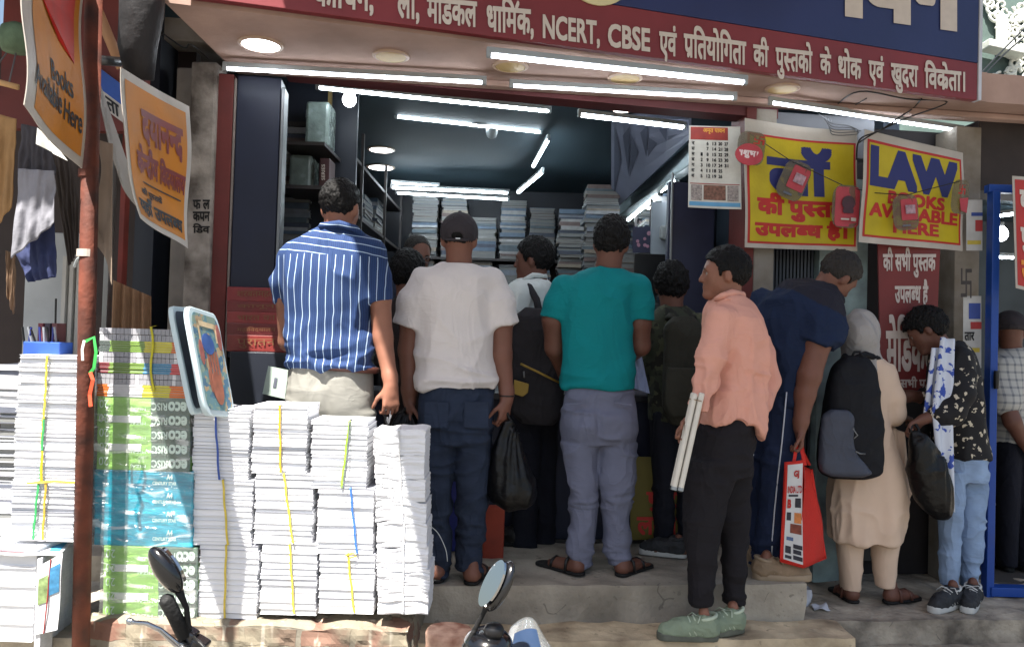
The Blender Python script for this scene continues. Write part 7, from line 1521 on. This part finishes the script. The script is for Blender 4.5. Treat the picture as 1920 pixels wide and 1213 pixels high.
# red shopping bag in his hand
db = d-.17; t = empty('shopping_bag', P(1508, 1065, db), 'red shopping bag with a printed white panel in the hand of the bending man', 'shopping bag')
m_red = mat('red_nonwoven', (204, 46, 36), .75, .1, 10, .35, 140); q = lambda px, py, dy=0: P(px, py, db+dy)
Fr = [q(1472, 866, -.05), q(1506, 862, -.06), q(1506, 1064, -.08), q(1463, 1052, -.06)]; Sd = [q(1506, 862, -.06), q(1524, 880, .09), q(1550, 1046, .10), q(1506, 1064, -.08)]
def panel(c, wave, name, m, par, th=.003, nu=14, nv=20, edge=None): S = Sheet(*c, wave=wave, edge=edge); mb = MB(); S.grid(mb, nu=nu, nv=nv, thick=th); put(name, mb, m, par, smooth=True); return S
Sf = panel(Fr, lambda u, v: .008*math.sin(v*5+u*3), 'front_panel', m_red, t); Ss = panel(Sd, lambda u, v: -.035*math.sin(3.14*u)*(1-v)+.008*math.sin(v*7+u*4), 'side_panel', m_red, t)
panel([q(1524, 880, .09), q(1490, 872, .10), q(1500, 1040, .12), q(1550, 1046, .10)], None, 'back_panel', m_red, t); panel([q(1463, 1052, -.06), q(1506, 1064, -.08), q(1550, 1046, .10), q(1500, 1040, .12)], None, 'base_panel', m_red, t); panel([q(1472, 866, -.05), q(1490, 872, .1), q(1500, 1040, .12), q(1463, 1052, -.06)], None, 'inner_side', m_red, t)
m_wp = mat('bag_print_white', (206, 206, 206), .6, .08, 14); mb = MB(); Sf.grid(mb, (.14, .03, .97, .97), 10, 16, lift=.0018); mb2 = MB(); Ss.grid(mb2, (0.0, .03, .42, .26), 6, 8, lift=.0018); o = put('white_print', mb, m_wp, t); put('white_print', mb2, m_wp, t)
mb = MB(); text_on(mb, 'INDIA LTD', Sf, (.18, .24, .95, .31), .03, lift=.004, fine=.1); text_on(mb, 'GJ', Sf, (.48, .09, .78, .17), .05, lift=.004, fine=.1); text_on(mb, 'B', Sf, (.2, .37, .4, .46), .06, lift=.004, fine=.1); put('red_lettering', mb, m_inkred, t)
mb = MB()
for r in ((.24, .325, .75, .345), (.6, .36, .9, .45), (.2, .83, .45, .90), (.55, .80, .95, .84), (.55, .85, .9, .89), (.55, .905, .95, .945), (.2, .92, .48, .95), (.2, .50, .42, .58)): Sf.grid(mb, r, 4, 2, lift=.0035)
put('dark_print', mb, mat('bag_print_dark', (50, 50, 60), .6, .5, 60), t)
mb = MB(); Sf.grid(mb, (.58, .50, .92, .60), 4, 3, lift=.0035); put('orange_print', mb, mat('bag_print_orange', (210, 130, 70), .6, .3, 40), t)
mb = MB(); Sf.grid(mb, (.4, .61, .92, .70), 4, 3, lift=.0035); put('brown_print', mb, mat('bag_print_brown', (130, 66, 50), .6, .4, 40), t)
mb = MB(); Sf.grid(mb, (.24, .74, .55, .775), 4, 2, lift=.0035); put('blue_print', mb, mat('bag_print_blue', (90, 110, 150), .6, .4, 50), t)
for s, dy in ((0, -.055), (1, .09)):
    pts = [q(1488+s*14, 872, dy), q(1492+s*6, 846, dy*.6), q(1497, 828, dy*.15), q(1502, 826, 0), q(1504+s*2, 848, dy*.6), q(1510+s*8, 872, dy)]; mb = MB()
    for k in range(len(pts)-1): a, b = pts[k], pts[k+1]; mb.prism([a+Vector((-.008, 0, 0)), a+Vector((.008, 0, 0)), b+Vector((.008, 0, 0)), b+Vector((-.008, 0, 0))], (0, .003, 0))
    put('handle', mb, m_red, t)

# ---- woman with grey headscarf ------------------------------------------------------
d = 4.30; G = ZS
h = Head(1612, 628, d, 28, -6, 0, .95); base = (P(1620, 1135, d).x, d, G)
torso = [(672, 1588, 1652, 0, .08), (690, 1574, 1668, 0, .10), (730, 1568, 1672, 0, .12), (780, 1575, 1664, 0, .115), (830, 1572, 1672, 0, .125), (880, 1562, 1690, 0, .145), (940, 1556, 1694, 0, .155), (990, 1558, 1688, 0, .155), (1012, 1560, 1684, 0, .155)]
legsJ = [[(980, 1568, 1622, 0, .085), (1040, 1572, 1616, 0, .075), (1098, 1578, 1610, 0, .06), (1106, 1579, 1609, 0, .058)], [(980, 1632, 1682, 0, .085), (1040, 1638, 1680, 0, .075), (1090, 1643, 1674, 0, .06), (1098, 1644, 1673, 0, .058)]]
armR = [(1660, 705, .0, 21), (1672, 745, -.02, 19), (1677, 776, -.02, 17), (1668, 788, .12, 14), (1690, 782, .22, 11)]
armL = [(1582, 705, 0, 20), (1568, 760, .05, 17), (1590, 790, .22, 13), (1620, 780, .3, 11)]
parts = h.prims(tuple(P(1616, 680, d)), .054)+[loft(rows3(torso, d, pad=-.036), .03)]+[loft(rows3(l, d, pad=-.014), .02) for l in legsJ]+limb(armR, d, scale=.85)+limb(armL, d, scale=.85)+hand(P(1690, 782, d+.22), (.6, .6, -.1), (0, 0, -1), -1, .6, .88)+hand(P(1620, 780, d+.3), (.6, .7, 0), (0, 0, -1), 1, .6, .88)
ftJ = [((P(1594, 1135, d).x, d-.06, G), (-.05, 1)), ((P(1654, 1130, d).x, d-.04, G), (.9, .45))]
for a, b in ftJ: parts += foot_prims(a, b, .225)
J_ = person('woman in a grey headscarf and cream tunic with a black backpack, seen from behind', base, parts, sk3)
m_ivory = fabric('ivory_tunic', (216, 190, 168), .06, .2, .85, .15)
garment('tunic', J_, [loft(rows3(torso, d), .03)]+limb(armR[:4], d, .025, 1.15)+limb(armL[:3], d, .025, 1.15), m_ivory, [(.016, (11, 9, 2.2), 3, zmask(zpx(960, d), zpx(800, d))), (.006, (9, 9, 9), 5, None)], h=.008)
garment('trousers', J_, [loft(rows3(l, d), .02) for l in legsJ], m_ivory, [(.006, (8, 8, 8), 3, None)], h=.008)
m_scarf = fabric('grey_headscarf', (164, 160, 158), .08, .2)
hp = [ellip(h.w(0, -.012, .026), np.array((.096, .116, .112))*.96, h.R, .02), cone(h.w(0, -.04, -.03), P(1616, 690, d+.01), .078, .10, .06), cone(P(1588, 694, d-.02), P(1650, 700, d-.03), .05, .045, .06), ellip(h.w(0, .12, -.012), (.058, .07, .082), h.R, .01, 's')]
garment('headscarf', J_, hp, m_scarf, [(.010, (13, 13, 5), 2, None), (.008, (8, 8, 8), 4, zmask(zpx(690, d), zpx(640, d)))], h=.007)
mb = MB(); S = Sheet(P(1672, 800, d+.02), P(1694, 810, d+.02), P(1712, 925, d+.02), P(1686, 1000, d), wave=lambda u, v: .012*math.sin(8*u+4*v)); S.grid(mb, nu=10, nv=20, thick=.004); put('shawl_end', mb, m_ivory, J_, smooth=True)
for a, b in ftJ: sandal(J_, a, b, .24, m_rubber, m_lea)
m_bp = fabric('black_pack', (26, 27, 32), .2, .3, .7); m_bpg = fabric('slate_panel', (70, 74, 86), .1, .15, .55)
def backpack(label, rows, d, m, ratio=.5, extra=None, yaw=0):
    z0 = P((rows[-1][1]+rows[-1][2])/2, rows[-1][0], d); t = empty('backpack', z0, label, 'backpack', 'backpacks worn by customers'); V, Fc = nets([loft(rows3(rows, d, ratio), .02, e=3.2)]+(extra or []), .007, 2); V = folds(V, Fc, [(.005, (7, 7, 9), 3, None)]); body_obj('pack_body', V, Fc, m, t); return t
dp = d-.20
t = backpack('black backpack with a slate grey lower panel on the woman in the headscarf', [(668, 1584, 1622), (684, 1566, 1636), (710, 1556, 1642), (760, 1548, 1648), (820, 1540, 1652), (870, 1538, 1650), (888, 1542, 1640), (896, 1556, 1620)], dp, m_bp, ratio=.62)
fr_ = rows3([(768, 1556, 1590), (776, 1546, 1598), (800, 1540, 1600), (830, 1537, 1600), (850, 1536, 1606), (875, 1537, 1626), (888, 1544, 1630), (893, 1556, 1616)], dp-.105, .4); V, Fc = nets([loft(fr_, .01, e=3.0)], .006, 1); body_obj('front_panel', V, Fc, m_bpg, t)
for pts in ([P(1600, 674, dp-.02), P(1622, 664, dp+.06), P(1646, 672, d-.06), P(1658, 690, d+.02)], [P(1590, 676, dp-.02), P(1584, 668, dp+.08), P(1580, 676, d), P(1578, 700, d+.06)]):
    mb = MB(); mb.tube(pts, .016, 10); put('shoulder_strap', mb, m_bp, t, smooth=True)
mb = MB(); mb.tube([P(1596, 672, dp-.03), P(1602, 660, dp-.03), P(1612, 660, dp-.03), P(1618, 670, dp-.03)], .007, 8); put('haul_loop', mb, m_bp, t, smooth=True)
mb = MB(); mb.tube([P(1604, 846, dp-.165), P(1612, 850, dp-.16), P(1622, 851, dp-.15)], .004, 8); put('pale_logo_bar', mb, m_metal, t, smooth=True)
mb = MB(); mb.tube([P(1600, 800, dp-.15), P(1601, 806, dp-.155), P(1608, 816, dp-.15), P(1601, 822, dp-.155)], .003, 8); put('zip_pull', mb, m_metal, t, smooth=True)

# ---- youth in the floral jacket -----------------------------------------------------
d = 4.36; G = ZS
h = Head(1738, 622, d, -62, -32, 6, .95); base = (P(1800, 1120, d).x, d, G)
torso = [(640, 1756, 1800, 0, .08), (656, 1748, 1816, 0, .11), (690, 1744, 1828, 0, .14), (740, 1746, 1834, 0, .145), (790, 1752, 1838, 0, .14), (830, 1758, 1844, 0, .14), (858, 1766, 1848, 0, .145)]
hipK = [(820, 1764, 1842, 0, .13), (870, 1762, 1846, 0, .135), (900, 1762, 1846, 0, .13)]
legsK = [[(880, 1760, 1806, -.04, .095), (960, 1761, 1800, -.05, .08), (1030, 1764, 1796, -.05, .065), (1090, 1766, 1794, -.05, .055), (1094, 1767, 1794, -.05, .055)], [(880, 1790, 1846, .04, .095), (960, 1796, 1844, .02, .082), (1030, 1799, 1838, .02, .07), (1094, 1804, 1830, .02, .058), (1100, 1804, 1830, .02, .058)]]
armN = [(1802, 680, -.12, 24), (1800, 745, -.18, 21), (1786, 770, -.20, 20), (1758, 778, -.20, 16), (1730, 786, -.20, 11)]
armF = [(1768, 680, .12, 22), (1760, 735, .14, 19), (1730, 745, .10, 14), (1706, 742, .05, 12)]
parts = h.prims(tuple(P(1772, 664, d)), .054)+[loft(rows3(torso, d, pad=-.036), .03), loft(rows3(hipK, d, pad=-.02), .03)]+[loft(rows3(l, d, pad=-.014), .02) for l in legsK]+limb(armN, d, scale=.85)+limb(armF, d, scale=.85)+hand(P(1732, 786, d-.20), (-.85, .0, -.45), (.3, -.6, -.7), -1, curl=(.9, 1.0, 1.0, 1.0), sc=.95)+hand(P(1706, 742, d+.05), (-.9, 0, -.3), (0, -1, 0), 1, .8, .92)
ftK = [((P(1778, 1110, d).x, d-.09, G), (-.8, -.55)), ((P(1822, 1115, d).x, d-.02, G), (-.55, -.75))]
for a, b in ftK: parts += foot_prims((a[0], a[1], a[2]+.02), b, .21)
K_ = person('youth in a black floral jacket and pale jeans looking down, blue and white scarf', base, parts, sk3)
V, Fc = h.hair(.022, back=-.06, front=.05, side=-.012, seed=22, amp=.014, extra=.004); body_obj('hair', V, Fc, m_hair, K_); add_face(K_, h)
m_flo = floral_material(); garment('jacket', K_, [loft(rows3(torso, d), .03)]+limb([(1800, 676, -.11, 27), (1801, 740, -.18, 25), (1786, 772, -.20, 24), (1760, 778, -.2, 21)], d, .03)+limb(armF[:3], d, .03, 1.15), m_flo, [(.008, (9, 9, 7), 3, None)], h=.008)
m_sc2 = scarf_material()
for c, nm in (([(1764, 632), (1790, 636), (1786, 780), (1748, 770)], 0), ([(1748, 770), (1786, 780), (1790, 960), (1764, 950)], 1)):
    S = Sheet(*[P(a, b, d-(.16 if i in (0, 1) and not nm else .235)) for i, (a, b) in enumerate(c)], wave=lambda u, v: .010*math.sin(u*9)); mb = MB(); S.grid(mb, nu=14, nv=20, thick=.006); put('scarf', mb, m_sc2, K_, smooth=True)
mb = MB(); S = Sheet(P(1748, 652, d-.17), P(1764, 652, d-.15), P(1756, 790, d-.19), P(1732, 780, d-.19), wave=lambda u, v: .008*math.sin(u*7)); S.grid(mb, nu=8, nv=16, thick=.006); put('scarf', mb, m_sc2, K_, smooth=True)
m_pj = jeans_material('pale_jeans', (156, 178, 206), (126, 150, 186)); garment('jeans', K_, [loft(rows3(hipK, d, pad=-.004), .03)]+[loft(rows3(l, d), .018) for l in legsK], m_pj, [(.007, (8, 8, 16), 2, None), (.008, (7, 7, 26), 5, zmask(zpx(1100, d), zpx(1030, d)))], h=.0075)
m_snk = mat('black_mesh_shoe', (46, 48, 52), .7, .4, 40, .3, 140); m_sns = mat('pale_sole', (196, 198, 196), .5, .1, 14)
for a, b in ftK: shoe(K_, a, b, .27, m_snk, m_sns, .085, laces=m_sns)
plastic_bag([(806, 1706, 1724), (820, 1702, 1740), (850, 1702, 1762), (890, 1706, 1774), (930, 1718, 1784), (955, 1734, 1784), (972, 1752, 1776)], d-.24, 'black plastic bag held by the youth in the floral jacket', P(1714, 800, d-.22), seed=12)

# ---- customer with white shirt and yellow marked backpack -----------------------------
d = 4.50; G = ZP
h = Head(1000, 490, d, -72, 0, 0, 1.0); base = (P(1000, 1060, d).x, d, G)
torso = [(522, 975, 1022, 0, .085), (536, 955, 1036, 0, .12), (560, 948, 1042, 0, .14), (620, 950, 1044, 0, .14), (700, 952, 1044, 0, .135), (780, 950, 1046, 0, .14)]
legsC = [[(760, 950, 1020, -.05, .11), (860, 955, 1012, -.05, .09), (1040, 962, 1006, -.05, .06)], [(760, 985, 1046, .06, .11), (860, 995, 1044, .06, .09), (1040, 1000, 1040, .06, .06)]]
armN = [(972, 555, -.12, 24), (955, 640, -.14, 20), (945, 690, -.02, 15), (930, 690, .1, 12)]
parts = h.prims(tuple(P(1004, 540, d)), .058)+[loft(rows3(torso, d, pad=-.036), .03)]+[loft(rows3(l, d, pad=-.014), .02) for l in legsC]+limb(armN, d, scale=.85)+hand(P(930, 690, d+.1), (-.8, .5, 0), (0, 0, -1), 1, .5)
for a, b in (((P(985, 1060, d).x, d-.06, G), (-.9, .2)), ((P(1018, 1060, d).x, d+.06, G), (-.9, .2))): parts += foot_prims(a, b, .25)
C_ = person('customer in a white shirt, face turned left, wearing a dark backpack', base, parts, sk3, h=.008)
V, Fc = h.hair(.020, seed=31, amp=.012, front=.062); body_obj('hair', V, Fc, m_hair, C_); add_face(C_, h)
m_wsh = fabric('white_shirt', (206, 212, 210), .06, .2); garment('shirt', C_, [loft(rows3(torso, d), .03)]+limb(armN[:3], d, .03, 1.1), m_wsh, [(.008, (9, 9, 8), 3, None)], h=.009)
mb = MB(); mb.tube([P(976, 528, d-.08), P(1000, 516, d-.09), P(1022, 518, d-.03), P(1024, 522, d+.05)], [.010, .015, .015, .01], 10); put('collar', mb, m_wsh, C_, smooth=True)
m_dkt = fabric('dark_trousers', (28, 30, 40), .15, .2); garment('trousers', C_, [loft(rows3(l, d), .02) for l in legsC], m_dkt, [(.006, (8, 8, 10), 3, None)], h=.009)
for a, b in (((P(985, 1060, d).x, d-.06, G), (-.9, .2)), ((P(1018, 1060, d).x, d+.06, G), (-.9, .2))): shoe(C_, a, b, .27, m_black, m_rubber)
m_pk = fabric('charcoal_pack', (44, 42, 46), .2, .3, .75); m_ylw = mat('pack_yellow', (150, 122, 50), .6, .15, 12); dk = d-.26
t = backpack('charcoal backpack with yellow zip and patch on the white shirt customer', [(578, 985, 1022), (592, 966, 1046), (620, 960, 1052), (680, 958, 1056), (740, 956, 1056), (780, 962, 1050), (796, 978, 1036)], dk, m_pk, ratio=.55)
mb = MB(); mb.tube([P(976, 682, dk-.115), P(1010, 698, dk-.135), P(1048, 717, dk-.09)], .006, 8); put('yellow_zip', mb, m_ylw, t, smooth=True)
mb = MB(); mb.prism([P(a, b, dk-.135) for a, b in ((964, 712), (992, 720), (990, 736), (980, 744), (962, 738))], (0, .03, 0)); put('yellow_patch', mb, m_ylw, t, bevel=.004)
mb = MB(); mb.tube([P(982, 696, dk-.125), P(983, 708, dk-.13)], .004, 8); put('zip_pull', mb, m_metal, t, smooth=True)
mb = MB(); mb.tube([P(1012, 592, dk), P(1006, 562, dk+.08), P(992, 538, d-.14), P(978, 532, d-.06), P(974, 545, d+.02)], .02, 10); put('shoulder_strap', mb, m_pk, t, smooth=True)

# ---- customer with camouflage pack ----------------------------------------------------
d = 4.42; G = ZP
h = Head(1258, 540, d, 5, -8, 0, 1.0); base = (P(1262, 1055, d).x, d, G)
torso = [(574, 1236, 1284, 0, .085), (590, 1222, 1305, 0, .11), (620, 1214, 1316, 0, .125), (700, 1216, 1318, 0, .13), (790, 1218, 1316, 0, .135)]
legsG = [[(770, 1216, 1270, 0, .11), (900, 1222, 1264, 0, .085), (1035, 1228, 1264, 0, .06)], [(770, 1264, 1316, 0, .11), (900, 1268, 1312, 0, .085), (1035, 1270, 1308, 0, .06)]]
armL = [(1226, 610, 0, 22), (1216, 680, .04, 19), (1225, 720, .2, 15), (1240, 715, .3, 12)]; armR = [(1308, 610, 0, 22), (1318, 680, .04, 19), (1308, 720, .2, 15), (1295, 715, .3, 12)]
parts = h.prims(tuple(P(1260, 586, d)), .058)+[loft(rows3(torso, d, pad=-.036), .03)]+[loft(rows3(l, d, pad=-.014), .02) for l in legsG]+limb(armL, d, scale=.85)+limb(armR, d, scale=.85)
ftG = [((P(1280, 1050, d).x, d-.12, G), (-.95, .25)), ((P(1292, 1050, d).x, d, G), (-.8, .5))]
for a, b in ftG: parts += foot_prims(a, b, .24)
G_ = person('customer in a camouflage jacket with a dark olive backpack, seen from behind', base, parts, sk3, h=.008)
V, Fc = h.hair(.026, seed=41, amp=.018, back=-.07); body_obj('hair', V, Fc, m_hair, G_)
m_camo = blotch_material('camouflage', [(52, 56, 44), (74, 76, 58), (34, 34, 30)], 16); garment('jacket', G_, [loft(rows3(torso, d), .03)]+limb(armL[:3], d, .03, 1.15)+limb(armR[:3], d, .03, 1.15), m_camo, [(.008, (9, 9, 8), 3, None)], h=.009)
garment('trousers', G_, [loft(rows3(l, d), .02) for l in legsG], m_dkt, [(.006, (8, 8, 10), 3, None)], h=.009)
for a, b in ftG: shoe(G_, a, b, .27, m_snk, m_sns)
m_olv = fabric('olive_pack', (48, 48, 42), .2, .3, .75)
t = backpack('dark olive backpack on the customer in the camouflage jacket', [(594, 1262, 1300), (606, 1250, 1312), (650, 1246, 1318), (720, 1244, 1318), (775, 1246, 1316), (798, 1258, 1306)], d-.24, m_olv, ratio=.6)
mb = MB(); fr_ = rows3([(690, 1252, 1312), (710, 1248, 1316), (760, 1248, 1314), (782, 1258, 1304)], d-.37, .3); V, Fc = nets([loft(fr_, .01, e=3)], .007, 1); body_obj('front_pocket', V, Fc, m_olv, t)
for pts in ([P(1268, 600, d-.26), P(1256, 592, d-.16), P(1246, 604, d-.05), P(1240, 640, d-.02)], [P(1294, 600, d-.26), P(1300, 594, d-.16), P(1304, 606, d-.05), P(1308, 640, d)]): mb = MB(); mb.tube(pts, .016, 10); put('shoulder_strap', mb, m_olv, t, smooth=True)
cloth('hanging_cloth', 'pale blue cloth hanging beside the hip of the teal t-shirt man', [(1180, 645), (1200, 655), (1218, 738), (1182, 726)], 4.2, mat('pale_blue_cloth', (150, 164, 200), .8, .1, 8), folds=1, amp=.012)
# ---- shopkeeper and a short customer ---------------------------------------------------
d = 5.0
h = Head(782, 480, d, 150, -18, 0, 1.0); base = (P(785, 800, d).x, d, ZP+.01)
torso = [(512, 762, 806, 0, .08), (528, 742, 826, 0, .11), (600, 738, 830, 0, .12), (720, 740, 828, 0, .125), (800, 742, 826, 0, .12), (980, 745, 822, 0, .11)]
parts = h.prims(tuple(P(784, 524, d)), .058)+[loft(rows3(torso, d, pad=-.01), .03)]+limb([(748, 545, 0, 18), (742, 610, -.06, 15), (765, 640, -.2, 12)], d)+limb([(820, 545, 0, 18), (826, 610, -.06, 15), (805, 640, -.2, 12)], d)
D_ = person('balding shopkeeper with glasses behind the counter, looking down', base, parts, sk2, h=.009)
V, Fc = h.hair(.004, front=.12, side=-.01, seed=51, amp=.006); body_obj('hair', V, Fc, m_greyhair, D_); add_face(D_, h)
mb = MB()
for sx in (-1, 1): mb.tube([Vector(h.w(sx*.033+.024*math.cos(a), .102, .003+.019*math.sin(a))) for a in np.linspace(0, 6.2832, 21)], .002, 6); mb.tube([Vector(h.w(sx*.057, .1, .006)), Vector(h.w(sx*.078, .03, .008)), Vector(h.w(sx*.08, -.01, .008))], .0018, 6)
mb.tube([Vector(h.w(-.009, .104, .006)), Vector(h.w(.009, .104, .006))], .0018, 6); put('glasses', mb, m_metal, D_)
garment('shirt', D_, [loft(rows3(torso, d, pad=.01), .03)]+limb([(748, 545, 0, 22), (742, 610, -.06, 19)], d, .03)+limb([(820, 545, 0, 22), (826, 610, -.06, 19)], d, .03), fabric('dim_blue_shirt', (60, 66, 84), .1, .2), [(.008, (9, 9, 8), 3, None)], h=.01)
d = 4.46
h = Head(764, 518, d, 8, -14, 0, 1.0); base = (P(760, 1050, d).x, d, ZP)
torso = [(556, 742, 790, 0, .085), (574, 724, 806, 0, .11), (620, 716, 812, 0, .125), (720, 716, 812, 0, .13), (860, 722, 806, 0, .125), (1050, 730, 800, 0, .10)]
parts = h.prims(tuple(P(766, 570, d)), .056)+[loft(rows3(torso, d, pad=-.015), .03)]
for x in (745, 782): parts += foot_prims((P(x, 1050, d).x, d-.05, ZP), (0, 1), .24)
E_ = person('short dark clad customer between the striped shirt man and the white t-shirt man', base, parts, sk3, h=.009)
V, Fc = h.hair(.030, back=-.10, seed=61, amp=.012); body_obj('hair', V, Fc, m_hair, E_)
garment('coat', E_, [loft(rows3(torso, d), .03)]+limb([(734, 600, 0, 20), (722, 680, .05, 17), (740, 720, .2, 14)], d, .03)+limb([(800, 600, 0, 20), (808, 680, .05, 17), (795, 720, .2, 14)], d, .03), fabric('brown_black_coat', (44, 38, 38), .2, .2), [(.008, (9, 9, 8), 3, None)], h=.01)
# ---- customer in the neighbouring shop ---------------------------------------------------
d = 4.95
h = Head(1893, 622, d, 20, -8, 0, 1.0); base = (P(1895, 1060, d).x, d, ZS+.01)
torso = [(652, 1872, 1916, 0, .085), (668, 1862, 1935, 0, .11), (710, 1862, 1945, 0, .125), (780, 1864, 1945, 0, .13), (830, 1866, 1945, 0, .135)]
legsL = [[(815, 1868, 1908, 0, .11), (1060, 1874, 1902, 0, .07)], [(815, 1904, 1945, 0, .11), (1060, 1908, 1938, 0, .07)]]
arm_ = [(1880, 690, -.05, 20), (1884, 750, -.12, 17), (1898, 790, -.16, 15), (1918, 826, -.14, 12)]
parts = h.prims(tuple(P(1896, 664, d)), .056)+[loft(rows3(torso, d, pad=-.036), .03)]+[loft(rows3(l, d, pad=-.014), .02) for l in legsL]+limb(arm_, d)+hand(P(1918, 826, d-.14), (.6, 0, -.8), (0, 1, 0), 1, .6)
L_ = person('customer in a plaid shirt and dark cap inside the neighbouring shop', base, parts, sk3, h=.009)
def capfn2(X, Y, Z):
    x, y, q = h.local(X, Y, Z); dd = (np.sqrt((x/.092)**2+((y+.006)/.112)**2+((q-.036)/.098)**2)-1)*.09; return np.maximum(dd, (.0-q)*.9)
c = h.w(0, 0, .04); V, Fc = nets([(capfn2, c-.15, c+.15, .01, 'u')], .007, 1); body_obj('cap', V, Fc, m_cap, L_)
m_pl = plaid_material(); garment('shirt', L_, [loft(rows3(torso, d), .03)]+limb([(1880, 692, -.05, 30), (1884, 752, -.12, 27)], d, .03), m_pl, [(.007, (9, 9, 8), 3, None)], h=.009)
garment('trousers', L_, [loft(rows3(l, d), .02) for l in legsL], m_dkt, [], h=.01)
for x in (1888, 1922): shoe(L_, (P(x, 1060, d).x, d-.05, ZS+.01), (0, 1), .27, m_black, m_rubber)
# crumpled paper cup on the pavement
c = P(1508, 1130, 4.2); c.z = ZS+.006; t = empty('paper_cup', c, 'crushed white paper cup lying on the pavement by the step', 'paper cup')
mb = MB(); n = 18; vs = []
for j in range(6):
    for k in range(n):
        a = 2*math.pi*k/n; r = .034+.006*j/5+.006*math.sin(3*a+j); vs.append(c+Vector((r*math.cos(a)*1.15-.01, r*math.sin(a), j*.017+.004*math.sin(2*a+j))))
mb.add(vs, [(j*n+k, j*n+(k+1) % n, (j+1)*n+(k+1) % n, (j+1)*n+k) for j in range(5) for k in range(n)]+[tuple(range(n-1, -1, -1))]); put('cup_wall', mb, mat('cup_white', (200, 202, 210), .6, .1, 20), t, smooth=True)
S = Sheet(c+Vector((.02, -.03, .006)), c+Vector((.10, -.03, .02)), c+Vector((.10, -.09, .004)), c+Vector((.02, -.09, .006)), wave=lambda u, v: .006*math.sin(7*u+5*v)); S.n = Vector((0, 0, 1)); mb = MB(); S.grid(mb, nu=8, nv=8, thick=.002); put('torn_flap', mb, MATS['cup_white'], t, smooth=True)
